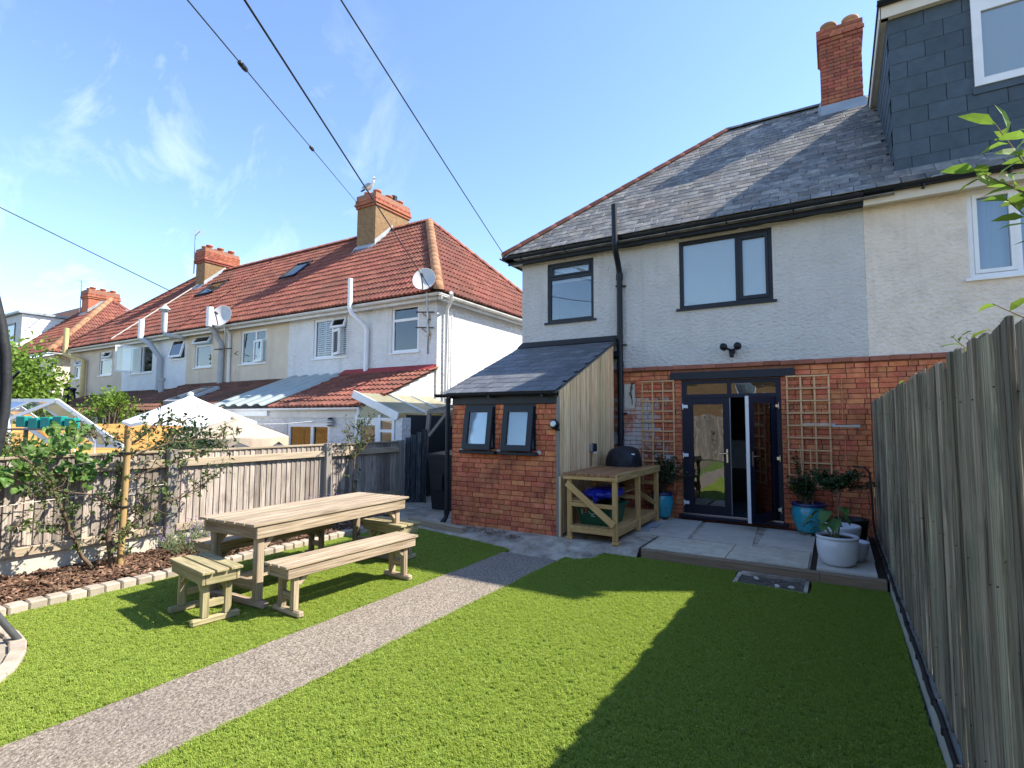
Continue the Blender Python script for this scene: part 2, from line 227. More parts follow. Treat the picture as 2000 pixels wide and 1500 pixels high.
MT['clay_pot'] = M('terracotta', [(.34, .11, .055), (.42, .15, .08)], rough=.8, rnd=.1)
MT['carpet'] = M('blue grey carpet', [(.10, .16, .19), (.13, .19, .22)], rough=.95, rnd=0)
MT['print_w'] = M('white print', [(.75, .75, .72), (.8, .8, .78)], rough=.5, rnd=0)
MT['print_r'] = M('red print', [(.6, .06, .05), (.66, .08, .07)], rough=.5, rnd=0)
MT['clad_w'] = M('white cladding', [(.74, .75, .74), (.8, .8, .79)], rough=.6, rnd=.02)
MT['stain'] = M('rust run', [(.50, .36, .22), (.58, .46, .33)], rough=.9, sc=20, rnd=0)
# ------------------------------------------------------------------ mesh helpers
Z = Vector((0, 0, 1))
class MB:
    def __init__(s): s.v = []; s.f = []; s.mi = []; s.r = []; s.sm = []
    def add(s, vs, fs, mi=0, rnd=None, smooth=False):
        b = len(s.v); s.v += [Vector(p) for p in vs]
        if rnd is None: rnd = 0
        for f in fs: s.f.append([b + i for i in f]); s.mi.append(mi); s.r.append(rnd); s.sm.append(smooth)
        return s
    def box(s, x0, x1, y0, y1, z0, z1, mi=0, rnd=None):
        return s.add([(x0, y0, z0), (x1, y0, z0), (x1, y1, z0), (x0, y1, z0), (x0, y0, z1), (x1, y0, z1), (x1, y1, z1), (x0, y1, z1)],
                     [(0, 3, 2, 1), (4, 5, 6, 7), (0, 1, 5, 4), (1, 2, 6, 5), (2, 3, 7, 6), (3, 0, 4, 7)], mi, rnd)
    def cbox(s, c, size, b=.004, M=None, mi=0, rnd=None, jit=0):
        h = [x / 2 for x in size]; b = min(b, min(h) * .45); vs = []; ix = {}
        for sx in (-1, 1):
            for sy in (-1, 1):
                for sz in (-1, 1):
                    sg = (sx, sy, sz)
                    for k in range(3):
                        p = [sg[i] * (h[i] - (0 if i == k else b)) for i in range(3)]
                        if jit: p = [q + U(-jit, jit) for q in p]
                        ix[sg, k] = len(vs); p = Vector(p); vs.append((M @ p if M else p) + Vector(c))
        fs = []
        for k in range(3):
            i, j = (k + 1) % 3, (k + 2) % 3
            for sk in (-1, 1):
                q = []
                for si, sj in ((-1, -1), (1, -1), (1, 1), (-1, 1)):
                    g = [0, 0, 0]; g[k] = sk; g[i] = si; g[j] = sj; q.append(ix[tuple(g), k])
                fs.append(q if sk > 0 else q[::-1])
            for si in (-1, 1):
                for sj in (-1, 1):
                    g0 = [0, 0, 0]; g0[i] = si; g0[j] = sj; g1 = g0[:]; g0[k] = -1; g1[k] = 1; g0, g1 = tuple(g0), tuple(g1)
                    q = [ix[g0, i], ix[g1, i], ix[g1, j], ix[g0, j]]
                    fs.append(q if si * sj < 0 else q[::-1])
        for g in [(a, c2, d) for a in (-1, 1) for c2 in (-1, 1) for d in (-1, 1)]:
            q = [ix[g, 0], ix[g, 1], ix[g, 2]]; fs.append(q if g[0] * g[1] * g[2] > 0 else q[::-1])
        return s.add(vs, fs, mi, rnd)
    def bar(s, p0, p1, w, h, up=Z, b=0, mi=0, rnd=None):
        p0, p1 = Vector(p0), Vector(p1); x = (p1 - p0); Ln = x.length; x.normalize(); y = Vector(up).cross(x)
        if y.length < 1e-4: y = Vector((0, 1, 0)).cross(x)
        if y.length < 1e-4: y = Vector((1, 0, 0))
        y.normalize(); z = x.cross(y); m = Matrix((x, y, z)).transposed(); c = (p0 + p1) / 2
        if b: return s.cbox(c, (Ln, w, h), b, m, mi, rnd)
        st = len(s.v); s.box(-Ln / 2, Ln / 2, -w / 2, w / 2, -h / 2, h / 2, mi, rnd)
        for i in range(st, len(s.v)): s.v[i] = m @ s.v[i] + c
        return s
    def tube(s, pts, r, n=8, mi=0, cap=True, rnd=None):
        pts = [Vector(p) for p in pts]; k = len(pts); rs = r if isinstance(r, (list, tuple)) else [r] * k
        vs = []; ref = None
        for i, p in enumerate(pts):
            d = (pts[min(i + 1, k - 1)] - pts[max(i - 1, 0)])
            if d.length < 1e-6: d = Vector((0, 0, 1))
            d.normalize()
            if ref is None: ref = d.orthogonal().normalized()
            ref = (ref - d * ref.dot(d));
            if ref.length < 1e-4: ref = d.orthogonal()
            ref.normalize(); bn = d.cross(ref)
            for j in range(n):
                a = 2 * math.pi * j / n; vs.append(p + (ref * math.cos(a) + bn * math.sin(a)) * rs[i])
        fs = [(i * n + j, i * n + (j + 1) % n, (i + 1) * n + (j + 1) % n, (i + 1) * n + j) for i in range(k - 1) for j in range(n)]
        s.add(vs, fs, mi, rnd, True)
        if cap: s.add(vs[:n], [tuple(range(n))[::-1]], mi, rnd); s.add(vs[-n:], [tuple(range(n))], mi, rnd)
        return s
    def lathe(s, prof, n=24, c=(0, 0, 0), mi=0, sq=None):
        c = Vector(c); vs = []; k = len(prof)
        for r, z in prof:
            for j in range(n): a = 2 * math.pi * j / n; vs.append(c + Vector((r * math.cos(a), r * math.sin(a), z)))
        fs = [(i * n + j, i * n + (j + 1) % n, (i + 1) * n + (j + 1) % n, (i + 1) * n + j) for i in range(k - 1) for j in range(n)]
        return s.add(vs, fs, mi, None, True)
    def disc(s, c, r, n=24, mi=0): c = Vector(c); return s.add([c + Vector((r * math.cos(2 * math.pi * j / n), r * math.sin(2 * math.pi * j / n), 0)) for j in range(n)], [tuple(range(n))], mi)
    def poly(s, pts, mi=0, rnd=None): return s.add(pts, [tuple(range(len(pts)))], mi, rnd)
    def prism(s, pts, off, mi=0):
        off = Vector(off); n = len(pts); a = [Vector(p) for p in pts]; b = [p + off for p in a]
        return s.add(a + b, [tuple(range(n))[::-1], tuple(range(n, 2 * n))] + [(i, (i + 1) % n, n + (i + 1) % n, n + i) for i in range(n)], mi)
    def xf(s, st, m):
        for i in range(st, len(s.v)): s.v[i] = m @ s.v[i]
        return s
    def mesh(s, name, mats, org=Vector((0, 0, 0)), fix=True):
        me = bpy.data.meshes.new(name); me.from_pydata([tuple(p - org) for p in s.v], [], s.f)
        for m in (mats if isinstance(mats, (list, tuple)) else [mats]): me.materials.append(MT[m] if isinstance(m, str) else m)
        me.polygons.foreach_set('material_index', s.mi); me.polygons.foreach_set('use_smooth', s.sm)
        if any(s.r):
            a = me.attributes.new('rnd', 'FLOAT', 'FACE'); a.data.foreach_set('value', s.r)
        if fix:
            bm = bmesh.new(); bm.from_mesh(me); bmesh.ops.recalc_face_normals(bm, faces=bm.faces); bm.to_mesh(me); bm.free()
        me.update(); return me
ORG = {}
def link(name, me, parent=None, loc=(0, 0, 0), kind=None, label=None):
    o = bpy.data.objects.new(name, me); COL.objects.link(o)
    if parent: o.parent = parent; ORG[o.name] = ORG.get(parent.name, Vector())
    o.location = loc
    if kind: o['kind'] = kind
    if label: o['label'] = label
    return o
def part(name, mb, mats, parent, kind=None, label=None, fix=True):
    return link(name, mb.mesh(name, mats, ORG.get(parent.name, Vector()), fix), parent, (0, 0, 0), kind, label)
def tag(o, label, cat, group=None):
    o['label'] = label; o['category'] = cat
    if group: o['group'] = group
    return o
def thing(name, label, cat, loc=(0, 0, 0), group=None):
    o = bpy.data.objects.new(name, None); COL.objects.link(o); o.location = loc; o.empty_display_size = .1; ORG[o.name] = Vector(loc)
    return tag(o, label, cat, group)
def solo(name, mb, mats, label, cat, group=None, org=None):
    org = Vector(org) if org is not None else sum(mb.v, Vector()) / len(mb.v)
    o = link(name, mb.mesh(name, mats, org), None, org); ORG[o.name] = org; return tag(o, label, cat, group)
def struct(name, mb, mats, kind='structure', fix=True):
    o = link(name, mb.mesh(name, mats, Vector(), fix)); o['kind'] = kind; ORG[o.name] = Vector(); return o
def copy_tree(o, parent=None):
    c = o.copy(); COL.objects.link(c)
    if parent: c.parent = parent
    for ch in list(o.children): copy_tree(ch, c)
    return c
PC = {}
def plank(name, p0, p1, w, t, mat, parent=None, up=Z, b=.004, local=False):
    """one board: its grain runs along local X, width w across, thickness t along 'up'"""
    p0, p1 = Vector(p0), Vector(p1); x = p1 - p0; Ln = x.length; x.normalize(); y = Vector(up).cross(x)
    if y.length < 1e-4: y = Vector((0, 1, 0))
    y.normalize(); z = x.cross(y)
    k = (round(Ln, 3), round(w, 4), round(t, 4), b, mat)
    if k not in PC: PC[k] = MB().cbox((0, 0, 0), (Ln, w, t), b).mesh(name, mat)
    o = link(name, PC[k], parent); m = Matrix((x, y, z)).transposed().to_4x4()
    m.translation = (p0 + p1) / 2 - (ORG.get(parent.name, Vector()) if parent else Vector()); o.matrix_local = m
    return o
def holes_wall(mb, x0, x1, z0, z1, y, holes, depth=.1, mi=0, axis='Y'):
    """wall sheet in plane y with rectangular openings and their reveals"""
    f = (lambda u, v, d: (u, y + d, v)) if axis == 'Y' else (lambda u, v, d: (y + d, u, v))
    xs = sorted({x0, x1} | {min(max(h[i], x0), x1) for h in holes for i in (0, 1)}); zs = sorted({z0, z1} | {min(max(h[i], z0), z1) for h in holes for i in (2, 3)})
    for a, b in zip(xs, xs[1:]):
        for c, d in zip(zs, zs[1:]):
            if b - a < 1e-5 or d - c < 1e-5: continue
            mx, mz = (a + b) / 2, (c + d) / 2
            if any(h[0] < mx < h[1] and h[2] < mz < h[3] for h in holes): continue
            mb.add([f(a, c, 0), f(b, c, 0), f(b, d, 0), f(a, d, 0)], [(0, 1, 2, 3)], mi)
    for h in holes:
        a, b, c, d = h[:4]
        for q in (((a, c), (b, c)), ((b, c), (b, d)), ((b, d), (a, d)), ((a, d), (a, c))):
            (u0, v0), (u1, v1) = q; mb.add([f(u0, v0, 0), f(u1, v1, 0), f(u1, v1, depth), f(u0, v0, depth)], [(0, 1, 2, 3)], mi)
    return mb
BR = {}
def brick_mesh(i, mat):
    if (i, mat) not in BR:
        random.seed(100 + i); BR[i, mat] = MB().cbox((0, 0, 0), (.218, .05, .0675), .005, jit=.0014).mesh('brick', mat, fix=False)
    return BR[i, mat]
def bricks(parent, x0, x1, z0, z1, y, holes=(), mat='brick', axis='Y', limit=300, hidden=None, seed=1, out=-1, row=.075, matf=None):
    rs = random.Random(seed); cells = []; v = z0; r = 0
    while v < z1 - .02:
        h = min(row, z1 - v); u = x0 - (.113 if r % 2 else 0) - rs.random() * .04
        while u < x1:
            ln = .226 if rs.random() > .27 else .113
            a, b = max(u, x0), min(u + ln, x1); segs = [(a, b)]
            for hx0, hx1, hz0, hz1 in holes:
                if v + h * .5 > hz0 and v + h * .5 < hz1:
                    ns = []
                    for p, q in segs:
                        if q <= hx0 or p >= hx1: ns.append((p, q)); continue
                        if p < hx0: ns.append((p, hx0))
                        if q > hx1: ns.append((hx1, q))
                    segs = ns
            for p, q in segs:
                if q - p > .03: cells.append((p, q, v, v + h))
            u += ln
        v += row; r += 1
    rest = MB(); n = 0; org = ORG.get(parent.name, Vector())
    for (p, q, a, b) in cells:
        pr = rs.uniform(-.0025, .0035); c = ((p + q) / 2, (a + b) / 2)
        pos = Vector((c[0], y - out * .02 + out * (pr + .002), c[1])) if axis == 'Y' else Vector((y - out * .02 + out * (pr + .002), c[0], c[1]))
        mt = matf(*c) if matf else mat
        if n < limit and not (hidden and hidden(*c)):
            o = link('brick', brick_mesh(rs.randrange(5), mt), parent, pos - org); n += 1
            o.scale = ((q - p - .0075) / .218, 1, (b - a - .0075) / .0675)
            if axis == 'X': o.rotation_euler.z = math.pi / 2
            o.rotation_euler.y = rs.uniform(-.004, .004)
        else:
            sz = (q - p - .0075, .05, b - a - .0075)
            rest.cbox(pos, sz if axis == 'Y' else (sz[1], sz[0], sz[2]), .005, rnd=rs.random(), jit=.0012)
    if rest.v: part('brick_run', rest, mat, parent, 'stuff', fix=False)
    return n
def window(parent, x0, x1, z0, z1, y, fm='white_pvc', div=(), fw=.055, glass='glass', back=None, sill=None, dep=.065, name='window', sill_out=.07, backd=.12, axis='Y'):
    """outer frame + mullions (div: ('v',x,zlo,zhi) or ('h',z,xlo,xhi)); panes, sill and blind are its sub-parts"""
    m = MB(); yb = y + dep
    m.box(x0, x0 + fw, y, yb, z0, z1); m.box(x1 - fw, x1, y, yb, z0, z1); m.box(x0 + fw, x1 - fw, y, yb, z0, z0 + fw); m.box(x0 + fw, x1 - fw, y, yb, z1 - fw, z1)
    xs = [x0 + fw, x1 - fw]; hw = fw * .5
    for d in div:
        if d[0] == 'v': m.box(d[1] - hw, d[1] + hw, y + .003, yb - .003, d[2], d[3])
        else: m.box(d[2], d[3], y + .004, yb - .004, d[1] - hw, d[1] + hw)
    w = part(name, m, fm, parent)
    def pane(a, b, c, d, gm=glass): return part('pane', MB().box(a, b, y + .028, y + .036, c, d), gm, w)
    w['cells'] = 1
    if sill: part('sill', MB().box(x0 - .05, x1 + .05, y - sill_out, y + .03, z0 - .035, z0 + .003), sill, w)
    if back:
        bm, a, b, c, d = back if isinstance(back, tuple) else (back, x0 + .01, x1 - .01, z0 + .01, z1 - .01)
        part('blind', MB().box(a, b, y + backd, y + backd + .01, c, d), bm, w)
    return w, pane
def sash(w, x0, x1, z0, z1, y, hinge, ang, fm='white_pvc', fw=.05, glass='glass', t=.055):
    """an opened casement: hinge 'top','l' or 'r', swung out (towards -Y) by ang degrees"""
    m = MB(); m.box(x0, x0 + fw, y, y + t, z0, z1); m.box(x1 - fw, x1, y, y + t, z0, z1); m.box(x0 + fw, x1 - fw, y, y + t, z0, z0 + fw); m.box(x0 + fw, x1 - fw, y, y + t, z1 - fw, z1)
    g = MB().box(x0 + fw, x1 - fw, y + .02, y + .03, z0 + fw, z1 - fw)
    if hinge == 'top': P = Vector(((x0 + x1) / 2, y, z1)); rot = Matrix.Rotation(-R(ang), 4, 'X')
    elif hinge == 'l': P = Vector((x0, y, z0)); rot = Matrix.Rotation(-R(ang), 4, 'Z')
    else: P = Vector((x1, y, z0)); rot = Matrix.Rotation(R(ang), 4, 'Z')
    T = Matrix.Translation(P) @ rot @ Matrix.Translation(-P)
    m.xf(0, T); g.xf(0, T); part('sash', m, fm, w); part('pane', g, glass, w); return T
def leafy(mb, p, d, ln, wd, up=None, rnd=None, bend=.25):
    """a folded, bent leaf of six triangles"""
    d = Vector(d).normalized(); s = d.cross(Vector(up) if up is not None else Vector((U(-1, 1), U(-1, 1), U(-1, 1))))
    if s.length < 1e-3: s = d.orthogonal()
    s.normalize(); n = s.cross(d); p = Vector(p)
    a = p; b1 = p + d * ln * .35 + s * wd * .5 + n * wd * .15; b2 = p + d * ln * .35 - s * wd * .5 + n * wd * .15; c = p + d * ln * .4 - n * 0
    e1 = p + d * ln * .72 + s * wd * .36 - n * ln * bend * .3; e2 = p + d * ln * .72 - s * wd * .36 - n * ln * bend * .3; e = p + d * ln * .74 - n * ln * bend * .45; f = p + d * ln - n * ln * bend
    mb.add([a, b1, c, b2, e1, e, e2, f], [(0, 1, 2), (0, 2, 3), (1, 4, 5, 2), (2, 5, 6, 3), (4, 7, 5), (5, 7, 6)], 0, random.random() if rnd is None else rnd)
def rv(s=1): return Vector((random.gauss(0, 1), random.gauss(0, 1), random.gauss(0, 1))) * s
# ------------------------------------------------------------------ the ground
m = MB(); m.poly([(-120, -60, -.22), (60, -60, -.22), (60, 120, -.22), (-120, 120, -.22)]); struct('ground', m, 'earth')
# path strip and the sloping concrete apron by the outhouse
m = MB()
ys = [-9 + i * .6 for i in range(26)]
m.add([(x, y, -.098 + .004 * noise.noise((x, y, 0))) for y in ys for x in (-3.765, -3.4, -2.97)] , [(i * 3 + j, i * 3 + j + 1, i * 3 + j + 4, i * 3 + j + 3) for i in range(len(ys) - 1) for j in (0, 1)])
struct('path', m, 'path')
def apron_z(x, y):
    ln = 6.2 + (min(x, -3.75) + 3.75) * -.2
    if x > -2.70: return -.128 + max(0, min(1, (y - 6.64) / .08)) * .126
    return -.128 + max(0, min(1, (y - ln + .12) / .5)) * .122 + .006 * noise.noise((x * 1.3, y * 1.3, 3))
m = MB(); nx, ny = 44, 44
xs = [-8.5 + 6.3 * i / nx for i in range(nx + 1)]; yy = [5.6 + 9.4 * (i / ny) ** 1.5 for i in range(ny + 1)]
m.add([(x, y, apron_z(x, y)) for y in yy for x in xs], [(i * (nx + 1) + j, i * (nx + 1) + j + 1, (i + 1) * (nx + 1) + j + 1, (i + 1) * (nx + 1) + j) for i in range(ny) for j in range(nx)])
struct('concrete_yard', m, 'conc')
m = MB(); m.box(-2.2, .42, 6.75, 9.25, -.15, -.02); struct('patio_base', m, 'soil')
patio = struct('patio', MB().box(-2.19, -.30, 6.80, 9.12, -.10, -.012), 'conc')
def slab(x0, x1, y0, y1, z1, mat, t=.05, dx=0):
    b = MB(); b.prism([(x0, y0, z1 - t), (x1, y0, z1 - t), (x1 + dx, y1, z1 - t), (x0 + dx, y1, z1 - t)], (0, 0, t)); st = [v for v in b.v]
    part('slab', b, mat, patio)
slab(-2.62, -1.80, 7.63, 9.10, .003, 'slab_grey', dx=-.10); slab(-1.745, -.985, 7.66, 9.06, .001, 'slab_grey', dx=-.09); slab(-.935, -.30, 7.69, 9.02, .004, 'slab_grey')
slab(-2.14, -1.18, 6.81, 7.60, .002, 'slab_tan'); slab(-1.165, -.32, 6.81, 7.64, .005, 'slab_tan')
slab(-.235, .32, 6.84, 7.50, .012, 'slab_pale'); slab(-.235, .33, 7.515, 8.25, .010, 'slab_pale'); slab(-.235, .33, 8.265, 9.05, .012, 'slab_pale')
for x in (-1.5, -.55): pass
t = thing('sleeper_step', 'long brown timber sleeper along the front of the patio', 'sleeper', (-.9, 6.74, -.14))
plank('beam', (-2.15, 6.735, -.068), (-.2, 6.735, -.068), .10, .136, 'sleeper', t, b=.006); plank('beam', (-.2, 6.735, -.067), (.392, 6.735, -.067), .10, .137, 'sleeper', t, b=.006)
t = thing('garden_sleeper', 'short pale timber sleeper lying by the black downpipe of the outhouse', 'sleeper', (-5.4, 6.64, -.13))
plank('beam', (-6.05, 6.76, -.045), (-4.80, 6.56, -.045), .10, .13, 'wood_rail', t, b=.008)
# lawns
def lawn(name, pts): return struct(name, MB().prism([(x, y, -.16) for x, y in pts], (0, 0, .048)), 'turf')
RL = [(.40, -8), (.40, 6.68), (-.27, 6.68), (-.27, 6.21), (-1.01, 6.23), (-1.03, 6.68), (-2.2, 6.68), (-2.25, 6.72), (-2.63, 6.66), (-2.66, 6.29), (-2.90, 6.30), (-2.985, 6.2), (-2.97, -8)]
LL = [(-3.765, -8), (-3.755, 6.17), (-4.75, 6.46), (-6.05, 6.66), (-6.22, 5.6), (-6.25, 3.3), (-6.27, 1.9), (-6.13, 1.64)] + [(-5.62 + 1.51 * math.cos(R(a)), .19 + 1.51 * math.sin(R(a))) for a in range(105, -16, -10)] + [(-4.14, -8)]
def ragged(pts, k):
    r = []
    for i in range(len(pts)):
        a, b = Vector((*pts[i], 0)), Vector((*pts[(i + 1) % len(pts)], 0)); n = max(1, int((b - a).length / .22)); s = (b - a).cross(Z).normalized()
        for j in range(n): p = a.lerp(b, j / n) + s * (k * noise.noise(a.lerp(b, j / n) * 2.1)); r.append((p.x, p.y))
    return r
RL, LL = ragged(RL, .022), ragged(LL, .022)
lawn('lawn', RL); lawn('lawn', LL)
# tufts of artificial grass, scattered by geometry nodes
def tuft(seed):
    rs = random.Random(seed); b = MB()
    for i in range(13):
        a = rs.uniform(0, 6.283); r = rs.uniform(0, .014); p = Vector((r * math.cos(a), r * math.sin(a), 0)); a2 = rs.gauss(-1.9, 1.1); ln = rs.uniform(.014, .024); le = rs.uniform(.2, .9)
        d = Vector((math.cos(a2), math.sin(a2), 0)); sd = Vector((-d.y, d.x, 0)) * .0013; q = p + d * ln * .3 * le + Z * ln * .6; e = p + d * ln * .95 * le + Z * ln * (1 - .35 * le)
        b.add([p - sd, p + sd, q + sd, q - sd, e], [(0, 1, 2, 3), (3, 2, 4)], 0, rs.random())
    me = b.mesh('tuft', 'blade', fix=False); return bpy.data.objects.new('grass_tuft', me)
def scatter(name, pts, z, objs, density, smin, smax, seed, mat, tilt=.15, base=True, nap=False):
    o = struct(name, MB().poly([(x, y, z) for x, y in pts]), mat, 'stuff')
    g = bpy.data.node_groups.new(name, 'GeometryNodeTree'); g.interface.new_socket('Geometry', in_out='INPUT', socket_type='NodeSocketGeometry'); g.interface.new_socket('Geometry', in_out='OUTPUT', socket_type='NodeSocketGeometry')
    gi, go = N(g, 'NodeGroupInput'), N(g, 'NodeGroupOutput'); l = g.links.new
    d = N(g, 'GeometryNodeDistributePointsOnFaces'); d.inputs['Density'].default_value = density; d.inputs['Seed'].default_value = seed
    l(gi.outputs[0], d.inputs[0]); j = N(g, 'GeometryNodeJoinGeometry'); ins = N(g, 'GeometryNodeInstanceOnPoints'); l(d.outputs['Points'], ins.inputs['Points'])
    gg = N(g, 'GeometryNodeGeometryToInstance')
    for ob in objs:
        oi = N(g, 'GeometryNodeObjectInfo'); oi.inputs['Object'].default_value = ob; oi.inputs['As Instance'].default_value = True; l(oi.outputs['Geometry'], gg.inputs[0])
    l(gg.outputs[0], ins.inputs['Instance']); ins.inputs['Pick Instance'].default_value = True
    rz = N(g, 'FunctionNodeRandomValue', data_type='FLOAT_VECTOR'); rz.inputs[0].default_value = (-tilt, -tilt, 0 if not nap else -.9); rz.inputs[1].default_value = (tilt, tilt, 6.283 if not nap else .9); l(rz.outputs[0], ins.inputs['Rotation'])
    rs = N(g, 'FunctionNodeRandomValue', data_type='FLOAT'); rs.inputs[2].default_value = smin; rs.inputs[3].default_value = smax; l(rs.outputs[1], ins.inputs['Scale'])
    l(ins.outputs[0], j.inputs[0]); (l(gi.outputs[0], j.inputs[0]) if base else 0); l(j.outputs[0], go.inputs[0])
    md = o.modifiers.new('scatter', 'NODES'); md.node_group = g; return o
TF = [tuft(s) for s in (1, 2, 3, 4)]
def clip(pts, ymin):
    r = []
    for i in range(len(pts)):
        a, b = pts[i], pts[(i + 1) % len(pts)]
        if a[1] >= ymin: r.append(a)
        if (a[1] >= ymin) != (b[1] >= ymin): k = (ymin - a[1]) / (b[1] - a[1]); r.append((a[0] + (b[0] - a[0]) * k, ymin))
    return r
scatter('grass', clip(RL, .3), -.110, TF, 5200, .85, 1.25, 5, 'turf', nap=True); scatter('grass', clip(LL, .3), -.110, TF, 5200, .85, 1.25, 9, 'turf', nap=True)
# planting bed with bark chips, edging blocks
BED = [(-6.36, .2), (-6.34, 3.3), (-6.31, 5.6), (-6.15, 6.62), (-7.37, 7.2), (-7.37, .2)]
def chip(s):
    rs = random.Random(s); b = MB()
    for i in range(6):
        a = rs.uniform(0, 6.28); L2 = rs.uniform(.02, .06); w = rs.uniform(.006, .014); c = Vector((rs.uniform(-.04, .04), rs.uniform(-.04, .04), rs.uniform(.0, .02)))
        d = Vector((math.cos(a), math.sin(a), rs.uniform(-.3, .3))) * L2 / 2; sd = Vector((-math.sin(a), math.cos(a), rs.uniform(-.3, .3))) * w
        b.add([c - d - sd, c - d + sd, c + d + sd * .6, c + d - sd * .6, c + Z * .005], [(0, 1, 4), (1, 2, 4), (2, 3, 4), (3, 0, 4)], 0, rs.random())
    return bpy.data.objects.new('bark_chip', b.mesh('chip', 'bark', fix=False))
scatter('bark_mulch', BED, -.052, [chip(s) for s in range(5)], 900, .8, 1.5, 3, 'soil', tilt=.5)
ed = struct('garden_edging', MB().box(-6.36, -6.30, 1.1, 6.6, -.2, -.09), 'soil')
y = 1.22; i = 0
while y < 6.4:
    ln = U(.135, .15); x = -6.295 + .04 * math.sin(y * .5) + U(-.008, .008)
    b = MB().cbox((x, y + ln / 2, -.082 + U(-.004, .004)), (.145, ln - .006, .11), .012, Matrix.Rotation(U(-.06, .06), 3, 'Z'), jit=.002); part('block', b, 'block', ed); y += ln + .003; i += 1
# round paved standing under the trampoline
pv = struct('paved_circle', MB().prism([(-5.62 + 1.50 * math.cos(a * .2094), .19 + 1.50 * math.sin(a * .2094), -.16) for a in range(30)], (0, 0, .070)), 'block')
for i in range(-2, 15):
    for j in range(16):
        x = -4.1 - j * .21 - (.1 if i % 2 else 0); yv = 1.62 - i * .135
        ok = [(px, py) for px in (x - .1, x + .1) for py in (yv - .062, yv + .062) if (px + 5.62) ** 2 + (py - .19) ** 2 < 1.38 ** 2]
        if len(ok) == 4 and yv > .2: part('paver', MB().cbox((x, yv, -.096 + U(-.003, .003)), (.2, .125, .03), .006, jit=.001), 'block', pv)
for k in range(44):
    a = k / 44 * 6.2832
    if math.sin(a) > -.1: part('paver', MB().cbox((-5.62 + 1.45 * math.cos(a), .19 + 1.45 * math.sin(a), -.090 + U(-.003, .003)), (.10, .19, .05), .008, Matrix.Rotation(a, 3, 'Z'), jit=.002), 'block', pv)
# drain pit in the lawn
t = thing('drain_cover', 'sunken concrete drain cover filled with dirt in the shaded lawn', 'drain cover', (-.65, 6.45, -.14))
b = MB(); b.box(-1.005, -.965, 6.2, 6.675, -.2, -.102); b.box(-.335, -.30, 6.2, 6.675, -.2, -.096); b.box(-.965, -.335, 6.2, 6.235, -.2, -.106); b.box(-.965, -.335, 6.63, 6.675, -.2, -.084); part('frame', b, 'conc', t)
b = MB(); b.add([(-.965 + .63 * i / 8, 6.235 + .395 * j / 6, -.118 + .016 * noise.noise((i * .7, j * .7, 1))) for j in range(7) for i in range(9)], [(j * 9 + i, j * 9 + i + 1, j * 9 + i + 10, j * 9 + i + 9) for j in range(6) for i in range(8)]); part('lid', b, 'drain', t)
for q in ((-.45, 6.33), (-.58, 6.30), (-.8, 6.5)): part('stone', MB().cbox((q[0], q[1], -.10), (.06, .035, .02), .008, Matrix.Rotation(U(0, 3), 3, 'Z'), jit=.006), 'slab_pale', t)
# leaf litter heaped at the foot of the outhouse wall
def litter(s):
    b = MB(); random.seed(s)
    for i in range(5): leafy(b, (U(-.03, .03), U(-.03, .03), U(0, .012)), (U(-1, 1), U(-1, 1), .2), U(.015, .04), U(.008, .015), up=(U(-.5, .5), U(-.5, .5), 1))
    return bpy.data.objects.new('litter_bit', b.mesh('litter', 'bark', fix=False))
scatter('leaf_litter', [(-5.15, 6.60), (-3.9, 6.38), (-3.72, 6.46), (-3.8, 6.60), (-4.6, 6.76), (-5.15, 6.80)], -.02, [litter(s) for s in range(3)], 420, .7, 1.3, 8, 'conc', tilt=.3, base=False)
lf_ = MB(); random.seed(404)
for i in range(15):
    x = U(-2.9, .3) if i % 3 else U(-5.9, -3.9); leafy(lf_, (x, U(.9, 6.0), -.085), (U(-1, 1), U(-1, 1), .15), U(.014, .03), U(.008, .014), up=(U(-.3, .3), U(-.3, .3), 1))
struct('fallen_leaves', lf_, 'bark', 'stuff', fix=False)
# ------------------------------------------------------------------ our house
HO = thing('semi_detached_house', 'house with pale grey roughcast over red brick, slate hipped roof and navy french doors', 'house', (-2.46, 12.5, 0))
Y0 = 9.2; XL, XP = -5.35, .435
W1 = (-4.78, -3.805, 3.52, 4.69); W2 = (-2.23, -.78, 3.527, 4.705); DR = (-2.222, -.72, .07, 2.30)
m = MB(); holes_wall(m, XL, XP, 2.55, 4.79, Y0, [W1, W2], .16); holes_wall(m, Y0, 16.2, 0, 4.79, XL, [], .1, axis='X'); m.poly([(XL, 16.2, 0), (XP, 16.2, 0), (XP, 16.2, 4.8), (XL, 16.2, 4.8)])
part('rendered_wall', m, 'render_grey', HO)
m = MB(); holes_wall(m, XL, XP, -.15, 2.55, Y0 + .022, [DR], .2); part('mortar_bed', m, 'mortar', HO)
bh = [(DR[0] - .003, DR[1] + .003, -.2, 2.31), (-2.402, -.522, 2.308, 2.438)]
def hid(x, z): return (x < -2.45 and z < .95) or x < -3.38
bricks(HO, -3.45, XP, 0.0, 2.49, Y0, bh, 'brick', hidden=hid, seed=4, limit=296, matf=lambda x, z: 'brick_old' if x < -2.5 - .12 * math.sin(z * 5) else 'brick')
# string course of tiles
x = -3.30
while x < XP - .02:
    ln = min(.235, XP - x); part('string_course_tile', MB().cbox((x + ln / 2, Y0 - .012, 2.525 + U(-.003, .003)), (ln - .004, .085, .068), .006, jit=.002), 'hip_red', HO); x += ln
part('lintel', MB().cbox((-1.462, Y0 - .012, 2.373), (1.878, .08, .126), .006), 'anthracite', HO)
